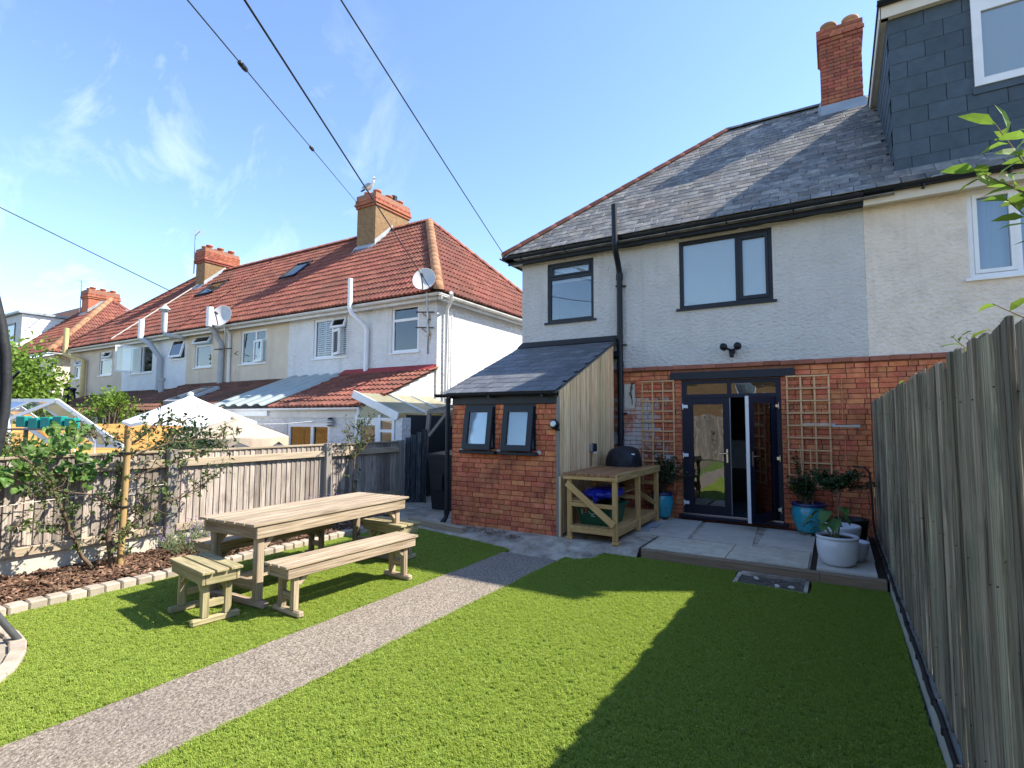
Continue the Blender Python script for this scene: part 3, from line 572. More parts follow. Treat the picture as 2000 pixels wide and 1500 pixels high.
# room behind the doors and windows
m = MB(); m.box(-2.9, .3, 9.46, 9.47, 0, .02); m.poly([(-3.2, 12.9, 0), (.38, 12.9, 0), (.38, 12.9, 2.45), (-3.2, 12.9, 2.45)]); m.poly([(-3.2, 9.42, 0), (-3.2, 12.9, 0), (-3.2, 12.9, 2.45), (-3.2, 9.42, 2.45)]); m.poly([(.38, 9.42, 0), (.38, 12.9, 0), (.38, 12.9, 2.45), (.38, 9.42, 2.45)]); m.poly([(-3.2, 9.42, 2.45), (.38, 9.42, 2.45), (.38, 12.9, 2.45), (-3.2, 12.9, 2.45)])
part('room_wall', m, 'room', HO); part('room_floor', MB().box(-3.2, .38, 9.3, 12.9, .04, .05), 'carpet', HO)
m = MB()
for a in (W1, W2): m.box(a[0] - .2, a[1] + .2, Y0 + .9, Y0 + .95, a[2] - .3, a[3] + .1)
part('upper_room_back', m, 'room_shade', HO)
w, pn = window(HO, *W1, Y0 + .03, 'anthracite', [('h', 4.395, W1[0] + .055, W1[1] - .055)], fw=.062, sill='anthracite')
pn(W1[0] + .062, W1[1] - .062, W1[2] + .062, 4.36); part('sash', MB().box(-4.71, -3.875, 9.215, 9.26, 4.43, 4.46).box(-4.71, -3.875, 9.215, 9.26, 4.60, 4.63).box(-4.71, -4.67, 9.215, 9.26, 4.46, 4.60).box(-3.915, -3.875, 9.215, 9.26, 4.46, 4.60), 'anthracite', w); pn(-4.67, -3.915, 4.46, 4.60)
part('blind', MB().box(-4.74, -3.84, 9.36, 9.37, 4.33, 4.66), 'blind', w)
w, pn = window(HO, *W2, Y0 + .03, 'anthracite', [('v', -1.305, W2[2] + .06, W2[3] - .06)], fw=.058, sill='anthracite')
pn(W2[0] + .058, -1.335, W2[2] + .058, W2[3] - .058)
part('sash', MB().box(-1.272, -1.225, 9.212, 9.27, 3.59, 4.64).box(-.885, -.842, 9.212, 9.27, 3.59, 4.64).box(-1.225, -.885, 9.212, 9.27, 3.59, 3.645).box(-1.225, -.885, 9.212, 9.27, 4.585, 4.64), 'anthracite', w); pn(-1.225, -.885, 3.645, 4.585)
part('blind', MB().box(-2.19, -.82, 9.288, 9.295, 3.57, 4.67), 'blind', w)
# french doors
m = MB(); d0, d1, dz0, dz1 = DR; yf = Y0 + .02
m.box(d0, d0 + .07, yf, yf + .07, dz0, dz1); m.box(d1 - .07, d1, yf, yf + .07, dz0, dz1); m.box(d0 + .07, d1 - .07, yf, yf + .07, dz1 - .06, dz1); m.box(d0 + .07, d1 - .07, yf, yf + .07, 2.005, 2.065); m.box(-1.502, -1.445, yf, yf + .07, 2.065, dz1 - .06)
m.box(d0 + .07, d1 - .07, yf, yf + .07, dz0, dz0 + .045)
fd = part('door_frame', m, 'navy', HO)
part('pane', MB().box(d0 + .07, -1.502, yf + .03, yf + .04, 2.065, dz1 - .06), 'glass_d', fd); part('pane', MB().box(-1.445, d1 - .07, yf + .03, yf + .04, 2.065, dz1 - .06), 'glass_d', fd)
part('threshold', MB().cbox((-1.47, 9.165, .055), (1.62, .15, .05), .008), 'navy', fd); part('threshold_strip', MB().box(d0 + .01, d1 - .01, yf - .025, yf - .002, .082, .10), 'chrome', fd)
def leaf_door(x0, x1, hinge, ang):
    z0, z1 = .115, 2.0; y = yf - .005; t = .065; m = MB(); s = .105
    m.box(x0, x0 + s, y, y + t, z0, z1); m.box(x1 - s, x1, y, y + t, z0, z1); m.box(x0 + s, x1 - s, y, y + t, z0, z0 + .13); m.box(x0 + s, x1 - s, y, y + t, z1 - .105, z1)
    fl = -1 if hinge == 'l' else 1; xe = x1 if hinge == 'l' else x0
    g = MB().box(x0 + s, x1 - s, y + .025, y + .04, z0 + .13, z1 - .105)
    ed = MB().box(xe - .004, xe + .004, y + .004, y + t - .004, z0 + .004, z1 - .004)
    xh = (x1 - .05) if hinge == 'l' else (x0 + .05); sg = -1 if hinge == 'l' else 1
    h = MB().cbox((xh, y - .006, 1.06), (.03, .012, .22), .005).cbox((xh + sg * .055, y - .045, 1.10), (.125, .018, .018), .006).box(xh - .008, xh + .008, y - .045, y - .006, 1.092, 1.108)
    hi = h if hinge == 'l' else h.cbox((xh, y + t + .006, 1.06), (.03, .012, .22), .005).cbox((xh + sg * .055, y + t + .045, 1.10), (.125, .018, .018), .006)
    gs = [m, g, ed, h]
    if ang:
        P = Vector((x1 if hinge == 'r' else x0, y, 0)); T = Matrix.Translation(P) @ Matrix.Rotation(R(ang) * (1 if hinge == 'r' else -1), 4, 'Z') @ Matrix.Translation(-P)
        for q in gs: q.xf(0, T)
    d = part('door', m, 'navy', HO); part('pane', g, 'glass_d', d); part('edge_strip', ed, 'white_pvc', d); part('handle', h, 'chrome', d)
    return d
dl = leaf_door(-2.155, -1.468, 'l', 0); dr = leaf_door(-1.462, -.785, 'r', 62)
for z in (.27, 1.05, 1.86):
    part('hinge', MB().cbox((-2.165, 9.19, z), (.085, .03, .055), .006).cbox((-2.205, 9.19, z), (.012, .04, .10), .004), 'white_pvc', dl)
    part('hinge', MB().cbox((-.775, 9.19, z), (.05, .035, .055), .006).cbox((-.75, 9.185, z), (.012, .04, .10), .004), 'chrome', dr)
# furniture seen through the gap
t = thing('kitchen_unit', 'pale grey unit standing in the dim room behind the open door', 'cabinet', (-1.3, 11.6, .05)); part('carcass', MB().cbox((-1.3, 11.6, .97), (1.5, .5, .55), .01), 'grey_flue', t); part('plinth', MB().box(-2.0, -.6, 11.4, 11.8, .05, .7), 'black_pot', t)
# roof
EY, EZ, S = 8.85, 4.885, .9; AX, AY, AZ_ = -1.91, 12.53, 8.197
m = MB(); ex = -5.57; up = -.02
m.poly([(ex, EY, EZ + up), (.8, EY, EZ + up), (.8, AY, AZ_ + up), (AX, AY, AZ_ + up)]); m.poly([(ex, EY, EZ + up), (AX, AY, AZ_ + up), (ex, 16.2, EZ + up)]); m.poly([(ex, 16.2, EZ + up), (AX, AY, AZ_ + up), (.45, AY, AZ_ + up), (.45, 16.2, EZ + up)])
m.box(-5.57, .8, 8.87, 9.19, 4.79, 4.80); m.box(-5.6, -5.36, 8.87, 16.2, 4.79, 4.80)
rf = part('roof', m, 'slate', HO)
sl = math.atan(.9); g = .178; run = math.hypot(AY - EY, AZ_ - EZ); rows = int(run / g); cnt = 0; rest = MB(); rs = random.Random(7)
SV = [MB().cbox((0, 0, 0), (.260, .30, .011), .003, jit=.002).mesh('slate', 'slate', fix=False) for _ in range(5)]
for r in range(rows + 1):
    dd = r * g; y = EY - .02 + dd * math.cos(sl); z = EZ + dd * math.sin(sl)
    xl = ex + (y - EY) * (AX - ex) / (AY - EY) + .05; x = xl - rs.random() * .1 + .13; xr = .80
    while x < xr + .1:
        if y > 12.05 and -.10 < x < .74: x += .268; continue
        p = Vector((x + rs.uniform(-.003, .003), y, z)) + Vector((0, math.cos(sl), math.sin(sl))) * (.15 - .02 + rs.uniform(-.006, .006)) + Vector((0, -math.sin(sl), math.cos(sl))) * .012
        rot = Euler((sl - .034 + rs.uniform(-.008, .008), rs.uniform(-.006, .006), rs.uniform(-.012, .012)))
        if cnt < 300:
            o = link('slate', SV[rs.randrange(5)], rf, p - ORG[HO.name]); o.rotation_euler = rot; cnt += 1
        else: rest.cbox(p, (.260, .30, .011), .003, rot.to_matrix(), rnd=rs.random())
        x += .268
part('slate_run', rest, 'slate', rf, 'stuff', fix=False)
def ridge(parent, p0, p1, n, r, mat, name='ridge_tile', nz=Z):
    p0, p1 = Vector(p0), Vector(p1); d = (p1 - p0); s = d.cross(nz).normalized(); u = s.cross(d).normalized()
    for i in range(n):
        a = p0 + d * (i / n) - d.normalized() * .02; b = p0 + d * ((i + 1) / n) + d.normalized() * .012; vs = []
        for q, rr in ((a, r * 1.06), (b, r)):
            for k in range(6): t2 = math.pi * k / 5; vs.append(q + s * math.cos(t2) * rr + u * (math.sin(t2) * rr * .8 - .015))
        part(name, MB().add(vs, [(k, k + 1, k + 7, k + 6) for k in range(5)] + [(0, 1, 2, 3, 4, 5)], smooth=True), mat, parent)
ridge(rf, (ex, EY, EZ + .02), (AX, AY, AZ_ + .02), 14, .105, 'hip_red', 'hip_tile'); ridge(rf, (AX, AY, AZ_ + .02), (-.06, AY, AZ_ + .02), 5, .10, 'slate')
# fascia, gutter, rainwater pipe, vent pipe
m = MB(); m.box(-5.56, XP, 8.99, 9.0, 4.72, 4.90); m.box(-5.56, XP, 9.0, 9.19, 4.755, 4.775); m.box(-5.56, -5.55, 9.0, 16.2, 4.75, 4.90); part('fascia', m, 'black_pvc', HO)
def gutter(parent, p0, p1, r, mat, up=0):
    p0, p1 = Vector(p0), Vector(p1); d = p1 - p0; s = d.cross(Z).normalized(); vs = []
    for q in (p0, p1):
        for k in range(9): t2 = math.pi + math.pi * k / 8; vs.append(q + s * math.cos(t2) * r + Z * math.sin(t2) * r * .95)
        for k in range(9): t2 = 2 * math.pi - math.pi * k / 8; vs.append(q + s * math.cos(t2) * (r - .006) + Z * (math.sin(t2) * (r - .006) * .95))
    fs = [(k, (k + 1) % 18, 18 + (k + 1) % 18, 18 + k) for k in range(18)] + [tuple(range(18)), tuple(range(18, 36))]
    return part('gutter', MB().add(vs, fs), mat, parent)
gt = gutter(HO, (-5.62, 8.91, 4.865), (XP, 8.91, 4.865), .072, 'black_pvc'); gutter(HO, (-5.62, 8.84, 4.865), (-5.62, 16, 4.865), .06, 'black_pvc')
x = -5.2
while x < .4: part('gutter_bracket', MB().tube([(x, 8.835, 4.87), (x, 8.842, 4.82), (x, 8.88, 4.785), (x, 8.95, 4.79), (x, 8.985, 4.85)], .009, 6), 'black_pvc', gt); x += .95
m = MB(); m.tube([(-3.275, 9.13, -.02), (-3.275, 9.13, 4.22)], .052, 12); 
m.tube([(-3.275, 9.13, 4.20), (-3.275, 9.125, 4.30), (-3.262, 9.05, 4.40), (-3.225, 8.83, 4.56), (-3.215, 8.755, 4.65), (-3.215, 8.745, 4.75)], .052, 12)
m.tube([(-3.215, 8.745, 4.72), (-3.225, 8.745, 5.42)], .05, 12)
pp = part('vent_pipe', m, 'black_pvc', HO)
for z in (4.22, 2.62, 1.42): part('collar', MB().tube([(-3.275, 9.13, z - .055), (-3.275, 9.13, z + .055)], .062, 12), 'black_pvc', pp)
part('collar', MB().tube([(-3.215, 8.745, 4.68), (-3.215, 8.745, 4.78)], .06, 12), 'black_pvc', pp)
for z in (4.05, 2.98, 1.75): part('pipe_clip', MB().box(-3.34, -3.21, 9.09, 9.18, z - .012, z + .012).box(-3.22, -3.17, 9.16, 9.19, z - .012, z + .012), 'black_pvc', pp)
part('side_branch', MB().tube([(-3.275, 9.13, 2.80), (-3.37, 9.13, 2.80)], .06, 10).tube([(-3.33, 9.13, 2.80), (-3.385, 9.13, 2.80)], .075, 10), 'black_pvc', pp)
t = MB(); t.tube([(-3.3 + i * .1245, 9.185 - .012, 4.752 - (.012 * math.sin(i * .62) + (.02 if 8 < i < 17 else 0))) for i in range(30)], .007, 5)
part('pale_wire', t, 'cream_pnt', HO)
# chimney of the ridge
m = MB(); cx0, cx1, cy0, cy1 = -.04, .67, 12.10, 12.96
m.box(cx0 + .008, cx1 - .008, cy0 + .022, cy1, 7.3, 9.28); m.box(cx0 - .03, cx1 + .03, cy0 - .02, cy1 + .03, 9.28, 9.56)
ch = part('chimney', m, 'mortar', HO)
def cbrick(parent, x0, x1, z0, z1, y, sd, axis='Y', out=-1):
    rs = random.Random(sd); z = z0; r = 0
    while z < z1 - .03:
        u = x0 - (.113 if r % 2 else 0)
        while u < x1 - .01:
            a, b = max(u, x0), min(u + .226, x1)
            if b - a > .04:
                c = Vector(((a + b) / 2, y - out * .018, z + .0375)) if axis == 'Y' else Vector((y - out * .018, (a + b) / 2, z + .0375)); o = link('brick', brick_mesh(rs.randrange(5), 'brick_ch'), parent, c - ORG[parent.name]); o.scale.x = (b - a - .01) / .216
                if axis == 'X': o.rotation_euler.z = math.pi / 2
            u += .226
        z += .075; r += 1
cbrick(ch, cx0, cx1, 7.93, 9.28, cy0 - .004, 3); cbrick(ch, cy0 + .02, cy1, 7.95, 9.28, cx0 - .004, 4, 'X'); cbrick(ch, cx0 - .03, cx1 + .03, 9.28, 9.355, cy0 - .03, 5); cbrick(ch, cx0 - .055, cx1 + .055, 9.355, 9.43, cy0 - .055, 6); cbrick(ch, cx0 - .02, cx1 + .02, 9.43, 9.58, cy0 - .025, 8)
cbrick(ch, cy0 - .03, cy1, 9.28, 9.58, cx0 - .05, 9, 'X')
for i, x in enumerate((.12, .50)):
    for y in (12.3, 12.72): part('chimney_pot', MB().lathe([(.13, 9.5), (.135, 9.62), (.125, 9.70), (.15, 9.71), (.15, 9.76), (.11, 9.765), (.10, 9.6)], 16, (x, y, 0)), 'hip_tan', ch)
part('cement_cap', MB().prism([(cx0 - .03, cy0 - .03, 9.57), (cx1 + .03, cy0 - .03, 9.57), (cx1 - .06, cy0 + .10, 9.66), (cx0 + .06, cy0 + .10, 9.66)], (0, .7, 0)), 'hip_tan', ch)
def rp(x, y, o=.03): return (x, y - .67 * o, EZ + (y - EY) * S + .74 * o)
part('lead_apron', MB().add([rp(cx0 - .06, 11.97), rp(cx1 + .06, 11.97), (cx1 + .02, cy0 - .012, 7.98), (cx0 - .02, cy0 - .012, 7.98)], [(0, 1, 2, 3)]).add([rp(cx0 - .07, 11.9), rp(cx0 - .07, 12.5), (cx0 - .012, 12.5, 8.33), (cx0 - .012, cy0 - .01, 7.98)], [(0, 1, 2, 3)]), 'lead', ch)
# twin flood lamp above the doors
t = thing('security_light', 'black twin-headed security light on the grey wall above the french doors', 'security light', (-1.40, 9.2, 2.72))
part('base', MB().cbox((-1.40, 9.17, 2.745), (.09, .06, .08), .012), 'black_pvc', t)
for s in (-1, 1):
    st = MB(); st.lathe([(.0, .0), (.055, .0), (.06, .05), (.045, .10), (.0, .11)], 14); st.xf(0, Matrix.Translation((-1.40 + s * .105, 9.05, 2.80)) @ Matrix.Rotation(R(-100), 4, 'X') @ Matrix.Rotation(R(180), 4, 'X'))
    hd = part('lamp_head', st, 'black_pvc', t); q = MB().lathe([(0, 0), (.047, 0), (.047, .004)], 14); q.xf(0, Matrix.Translation((-1.40 + s * .105, 9.042, 2.795)) @ Matrix.Rotation(R(80), 4, 'X')); part('lens', q, 'lens', hd)
    part('arm', MB().bar((-1.40 + s * .02, 9.14, 2.765), (-1.40 + s * .09, 9.09, 2.80), .03, .03, b=.006), 'black_pvc', t)
part('sensor', MB().cbox((-1.40, 9.11, 2.68), (.065, .075, .075), .02), 'black_pvc', t)
# trellises
def trellis(lab, x0, x1, zs, z1, nv, zlo):
    t = thing('trellis', lab, 'trellis', ((x0 + x1) / 2, 9.17, zlo), 'wooden trellises either side of the french doors')
    for i in range(nv):
        x = x0 + .012 + (x1 - x0 - .024) * i / (nv - 1); plank('lath', (x, 9.155, zlo), (x, 9.155, z1), .024, .012, 'wood_trellis', t, up=Vector((0, -1, 0)), b=.002)
    for z in zs: plank('lath', (x0 - .005, 9.143, z), (x1 + .005, 9.143, z), .024, .012, 'wood_trellis', t, up=Vector((0, -1, 0)), b=.002)
trellis('narrow orange trellis on the whitewashed brick left of the doors', -2.90, -2.335, [2.30 - i * .171 for i in range(11)], 2.31, 4, .45)
trellis('tall orange trellis on the plain brick right of the doors', -.64, -.065, [2.305 - i * .186 for i in range(9)] + [.66], 2.315, 4, .62)
# pipe cover and pointing scar on the wall
part('pipe_scar', MB().tube([(.085, 9.19, 2.28), (.088, 9.19, 1.62)], .008, 6).tube([(.11, 9.19, 1.42), (.11, 9.19, .6)], .009, 6), 'brick', HO)
m = MB(); m.cbox((-.22, 9.186, 1.565), (.42, .025, .055), .012, jit=.008).cbox((.1, 9.187, 1.555), (.4, .02, .03), .008, jit=.006); part('mortar_patch', m, 'slab_pale', HO)
# painted board remnants, old cables on the left brickwork
part('white_patch', MB().box(-3.22, -3.03, 9.178, 9.186, 1.84, 2.27), 'slab_pale', HO)
t = MB()
for k in range(3): t.tube([(-3.09 + .03 * k, 9.165, 2.30), (-3.06 - .02 * k, 9.15, 2.18 + .02 * k), (-3.12 + .02 * k, 9.14, 2.10), (-3.07, 9.165, 2.02 - .06 * k)], .006, 5)
part('loose_cable', t, 'cable', HO)
# ------------------------------------------------------------------ brick outhouse against the house
OH = thing('outhouse', 'small red brick lean-to outhouse with slate roof and timber clad side', 'outhouse', (-4.3, 8.0, 0))
SY = 6.83; sx0, sx1 = -5.26, -3.40
h1 = (-4.995, -4.44, 1.15, 1.855); h2 = (-4.285, -3.735, 1.15, 1.855)
m = MB(); holes_wall(m, sx0 + .01, sx1, -.15, 1.86, SY + .022, [h1, h2], .14); holes_wall(m, SY + .022, 9.2, -.15, 1.86, sx0 + .01, [], .1, axis='X')
m.prism([(sx0 + .02, SY + .03, 1.8), (sx0 + .02, 9.19, 1.8), (sx0 + .02, 9.19, 3.0), (sx0 + .02, SY + .03, 1.98)], (.05, 0, 0)); part('mortar_bed', m, 'mortar', OH)
print('shed bricks', bricks(OH, sx0, sx1, -.02, 1.855, SY, [h1, h2], 'brick', seed=9, limit=300))
part('dim_interior', MB().box(sx0 + .3, sx1 - .1, SY + .8, SY + .82, .3, 1.9), 'room_shade', OH)
part('fascia', MB().box(sx0 + .02, sx1 + .01, SY - .03, SY + .02, 1.862, 2.0), 'anthracite', OH)
for hx in (h1, h2):
    w, pn = window(OH, hx[0], hx[1], hx[2], hx[3], SY + .0, 'anthracite', fw=.05, dep=.08)
    T = sash(w, hx[0] + .02, hx[1] - .02, hx[2] + .015, hx[3] - .03, SY - .045, 'top', 8.5, 'anthracite', .085, 'glass', .06)
    part('blind', MB().box(hx[0] + .02, hx[1] - .02, SY + .11, SY + .115, hx[2], hx[3]), 'aqua', w)
    part('sill', MB().cbox(((hx[0] + hx[1]) / 2, SY - .04, 1.128), (hx[1] - hx[0] + .10, .15, .045), .006), 'anthracite', w)
    part('stay', MB().bar((hx[1] - .03, SY - .03, 1.22), (hx[1] - .028, SY - .10, 1.26), .012, .012).bar((hx[1] - .035, SY - .015, 1.2), (hx[1] - .03, SY - .06, 1.6), .012, .01), 'steel', w)
    for s in (0, 1): part('sill_end_mortar', MB().cbox((hx[s] + (-.06 if s == 0 else .06), SY - .012, 1.15), (.05, .03, .05), .01, jit=.008), 'slab_pale', w)
# slate roof
ry0, rz0, ry1, rz1 = 6.68, 2.035, 9.19, 3.085; sl = math.atan2(rz1 - rz0, ry1 - ry0); rn = math.hypot(rz1 - rz0, ry1 - ry0)
m = MB(); m.prism([(-5.33, ry0 + .03, rz0 - .035), (-3.35, ry0 + .03, rz0 - .035), (-3.35, ry1, rz1 - .035), (-5.33, ry1, rz1 - .035)], (0, 0, .02)); rf2 = part('roof', m, 'slate_new', OH)
g = .215; rows = int(rn / g); rs = random.Random(3)
SV2 = [MB().cbox((0, 0, 0), (.296, .36, .008), .003, jit=.0012).mesh('slate', 'slate_new', fix=False) for _ in range(4)]
for r in range(rows + 1):
    x = -5.345 + (.15 if r % 2 == 0 else 0)
    while x < -3.36:
        wd = min(.30, -3.345 - x + .15) if x + .15 > -3.345 else .30
        a, b = x - .15, min(x + .15, -3.335)
        a = max(a, -5.345)
        if b - a > .05:
            dd = min(r * g + .16, rn - .10); p = Vector(((a + b) / 2, ry0 - .01 + dd * math.cos(sl), rz0 + dd * math.sin(sl))) + Vector((0, -math.sin(sl), math.cos(sl))) * (.006 + (.0 if r < rows else .006))
            o = link('slate', SV2[rs.randrange(4)], rf2, p - ORG[OH.name]); o.scale.x = (b - a - .006) / .296; o.rotation_euler = (sl - .024 + rs.uniform(-.005, .005), rs.uniform(-.005, .005), rs.uniform(-.008, .008))
        x += .30
part('flashing', MB().prism([(-5.34, 8.98, rz1 - .055), (-3.34, 8.98, rz1 - .055), (-3.34, 9.185, rz1 + .075), (-5.34, 9.185, rz1 + .075)], (0, -.004, .008)), 'black_pvc', rf2)
gutter(OH, (-5.49, 6.70, 2.025), (-3.38, 6.70, 2.025), .055, 'black_pvc')
for x in (-5.2, -4.45, -3.55): part('gutter_bracket', MB().box(x - .02, x + .02, 6.65, 6.79, 1.955, 1.985), 'black_pvc', OH)
m = MB(); m.tube([(-5.30, 6.775, 1.98), (-5.315, 6.78, 1.90), (-5.315, 6.785, .12), (-5.33, 6.76, .05), (-5.35, 6.70, .0)], .036, 10); dp = part('downpipe', m, 'black_pvc', OH); part('collar', MB().tube([(-5.315, 6.785, .13), (-5.315, 6.785, .22)], .044, 10), 'black_pvc', dp); part('collar', MB().tube([(-5.315, 6.785, 1.88), (-5.315, 6.785, 1.96)], .044, 10), 'black_pvc', dp)
# vertical board cladding on the side
bx = -3.36; y = SY - .0; n = 0; rs = random.Random(8)
part('side_wall', MB().prism([(bx - .03, SY + .03, 0), (bx - .03, 9.1, 0), (bx - .03, 9.1, 2.95), (bx - .03, SY + .03, 1.98)], (-.03, 0, 0)), 'black_pvc', OH)
while y < 8.99:
    w = .118; ya, yb = y + .006, min(y + w - .006, 8.99); zt = lambda q: rz0 + (q - ry0) * (rz1 - rz0) / (ry1 - ry0) - .055
    k = rs.uniform(-.006, .005); z0 = .0 if y < 6.9 else .02
    b = MB().prism([(0, 0, 0), (zt(ya) - z0, 0, 0), (zt(yb) - z0, yb - ya, 0), (0, yb - ya, 0)], (0, 0, .02)); me = b.mesh('cladding_board', 'wood_clad')
    o = link('cladding_board', me, OH); o.matrix_local = Matrix(((0, 0, 1, bx - .01 + k), (0, 1, 0, ya), (1, 0, 0, z0), (0, 0, 0, 1))); o.location = o.location - ORG[OH.name]; y += w; n += 1
plank('corner_post', (-3.375, SY - .012, 0), (-3.375, SY - .012, 1.96), .022, .05, 'wood_grey', OH, up=Vector((1, 0, 0)))
plank('corner_post', (-3.332, SY - .02, -.0), (-3.332, SY - .02, .83), .045, .03, 'wood_clad', OH, up=Vector((1, 0, 0)))
# round wall lamp, power socket
t = thing('bulkhead_light', 'round black wall light with grey lens on the outhouse corner', 'wall light', (-3.40, 6.80, 1.54))
b = MB().lathe([(0, 0), (.062, 0), (.066, .02), (.062, .085), (.05, .095), (.0, .095)], 20); b.xf(0, Matrix.Translation((-3.405, 6.815, 1.545)) @ Matrix.Rotation(R(75), 4, 'X') @ Matrix.Rotation(R(0), 4, 'Z')); part('body', b, 'black_pvc', t)
b = MB().lathe([(0, .097), (.045, .097), (.045, .092)], 20); b.xf(0, Matrix.Translation((-3.405, 6.815, 1.545)) @ Matrix.Rotation(R(75), 4, 'X')); part('lens', b, 'lens', t); part('bracket', MB().box(-3.40, -3.35, 6.79, 6.84, 1.47, 1.50), 'black_pvc', t)
t = thing('outdoor_socket', 'grey and black outdoor power socket on the timber cladding above the workbench', 'socket', (-3.33, 7.98, 1.15))
part('box', MB().cbox((-3.325, 7.90, 1.19), (.055, .07, .12), .008), 'steel', t); part('cover', MB().cbox((-3.315, 7.99, 1.19), (.075, .10, .13), .012), 'black_pvc', t)
for k in range(2): part('plug', MB().cbox((-3.30, 7.97 + .045 * k, 1.115), (.03, .03, .045), .006), 'white_pvc', t)
part('conduit', MB().tube([(-3.325, 7.93, 1.13), (-3.335, 7.93, .9)], .012, 6), 'wood_top', t)
# ------------------------------------------------------------------ attached house on the right, with the slate hung dormer
NB = thing('attached_house', 'cream roughcast house attached on the right with a big dark slate hung dormer', 'house', (2.9, 12.5, 0))
NW = (1.60, 2.9, 3.535, 4.74)
m = MB(); holes_wall(m, .437, 5.6, 2.55, 4.79, Y0 - .001, [NW], .16); m.poly([(5.6, 9.2, 0), (5.6, 16.2, 0), (5.6, 16.2, 4.8), (5.6, 9.2, 4.8)]); m.poly([(.437, 16.2, 0), (5.6, 16.2, 0), (5.6, 16.2, 4.8), (.437, 16.2, 4.8)])
part('rendered_wall', m, 'render_cream', NB)
part('mortar_bed', MB().poly([(.437, 9.224, -.15), (5.6, 9.224, -.15), (5.6, 9.224, 2.55), (.437, 9.224, 2.55)]), 'mortar', NB)
bricks(NB, .437, 1.6, 0, 2.49, Y0, [], 'brick', hidden=lambda x, z: z < 1.5, seed=6)
x = .44
while x < 2.2: part('string_course_tile', MB().cbox((x + .117, Y0 - .012, 2.525 + U(-.003, .003)), (.231, .085, .068), .006, jit=.002), 'hip_red', NB); x += .235
w, pn = window(NB, *NW, Y0 + .02, 'white_pvc', [('v', 2.11, NW[2] + .05, NW[3] - .05)], fw=.06, sill='white_pvc')
pn(NW[0] + .06, 2.08, NW[2] + .06, NW[3] - .06); pn(2.14, NW[1] - .06, NW[2] + .06, NW[3] - .06)
part('sash', MB().box(1.662, 1.71, 9.205, 9.26, 3.60, 4.68).box(2.03, 2.078, 9.205, 9.26, 3.60, 4.68).box(1.71, 2.03, 9.205, 9.26, 3.60, 3.65).box(1.71, 2.03, 9.205, 9.26, 4.63, 4.68), 'white_pvc', w)
part('curtain', MB().add([(1.64 + .08 * i, 9.34 + (.02 if i % 2 else 0), z) for z in (3.56, 4.72) for i in range(16)], [(i, i + 1, 17 + i, 16 + i) for i in range(15)]), 'curtain', w)
part('dim_room', MB().box(1.3, 3.2, 9.7, 9.72, 3.3, 4.8), 'room_shade', NB)
m = MB(); m.box(XP + .002, 5.7, 8.98, 8.99, 4.71, 4.845); m.box(XP + .002, 5.7, 8.99, 9.19, 4.745, 4.765); part('soffit', m, 'cream_pnt', NB)
gt = gutter(NB, (XP + .002, 8.895, 4.89), (5.75, 8.895, 4.89), .062, 'black_pvc')
for x in (1.12, 2.0, 2.9): part('gutter_bracket', MB().box(x - .015, x + .015, 8.83, 8.98, 4.80, 4.83), 'black_pvc', gt)
m = MB(); m.poly([(.8, EY, EZ - .02), (5.7, EY, EZ - .02), (4.0, AY, AZ_ - .02), (.8, AY, AZ_ - .02)]); m.poly([(5.7, EY, EZ - .02), (5.7, 16.2, EZ - .02), (4.0, AY, AZ_ - .02)]); m.poly([(.45, 16.2, EZ - .02), (5.7, 16.2, EZ - .02), (4, AY, AZ_ - .02), (.45, AY, AZ_ - .02)])
nr = part('roof', m, 'slate', NB)
for r in range(2):
    x = .74 + (.13 if r else 0)
    while x < 4.2:
        d = r * .178 + .13; o = link('slate', SV[int(x * 10) % 5], nr, Vector((x, EY - .02 + d * math.cos(math.atan(.9)), EZ + .012 + d * math.sin(math.atan(.9)))) - ORG[NB.name]); o.rotation_euler = (math.atan(.9) - .02, 0, 0); x += .268
# dormer
DX0, DX1, DY, DT = .84, 4.4, 9.20, 7.49
dm = MB(); dm.box(DX0 + .012, DX1, DY + .012, 12.6, 5.0, 7.6); d = part('dormer', dm, 'slate_dorm', NB)
dw = (1.755, 3.3, 6.15, 7.49)
z = DT + .02; r = 0; rs = random.Random(5)
while z > 5.0:
    zb = max(z - .236, 5.16); x = DX0 - .01 - (.21 if r % 2 else 0)
    while x < 3.4:
        a, b = max(x, DX0 - .012), x + .418; segs = [(a, b)]
        if z > dw[2] + .05:
            segs = [(a, min(b, dw[0] - .002))] if a < dw[0] else ([(max(a, dw[1]), b)] if b > dw[1] else [])
        for p, q in segs:
            if q - p > .03 and z - zb > .03:
                part('slate', MB().cbox(((p + q) / 2, DY - .006 + rs.uniform(-.001, .001), (z + zb) / 2 - .006), (q - p - .005, .010, z - zb + .012), .002, Euler((R(-1.4), 0, 0)).to_matrix()), 'slate_dorm', d)
        x += .42
    z -= .236; r += 1
# cheek slates, narrow boards seen edge on
ck = MB(); z = DT; r = 0
while z > 5.0:
    yb = EY + (z - EZ) / S; yb = min(yb, 11.85); y = DY + (.2 if r % 2 else 0)
    if yb > DY + .05:
        while y < yb:
            q = min(y + .418, yb); ck.cbox((DX0 - .006, (y + q) / 2, z - .118), (.012, q - y - .004, .245), .002, Euler((0, R(1.4), 0)).to_matrix(), rnd=rs.random()); y += .42
    z -= .236; r += 1
part('cheek_slates', ck, 'slate_dorm', d, 'stuff')
m = MB(); m.box(DX0 - .10, DX1 + .1, DY - .11, DY - .09, 7.48, 7.66); m.box(DX0 - .10, DX1 + .1, DY - .09, DY - .0, 7.49, 7.505); m.box(DX0 - .11, DX0 - .09, DY - .11, 11.9, 7.48, 7.66); m.box(DX0 - .09, DX0, DY - .09, 11.8, 7.49, 7.505); part('fascia', m, 'cream_pnt', d)
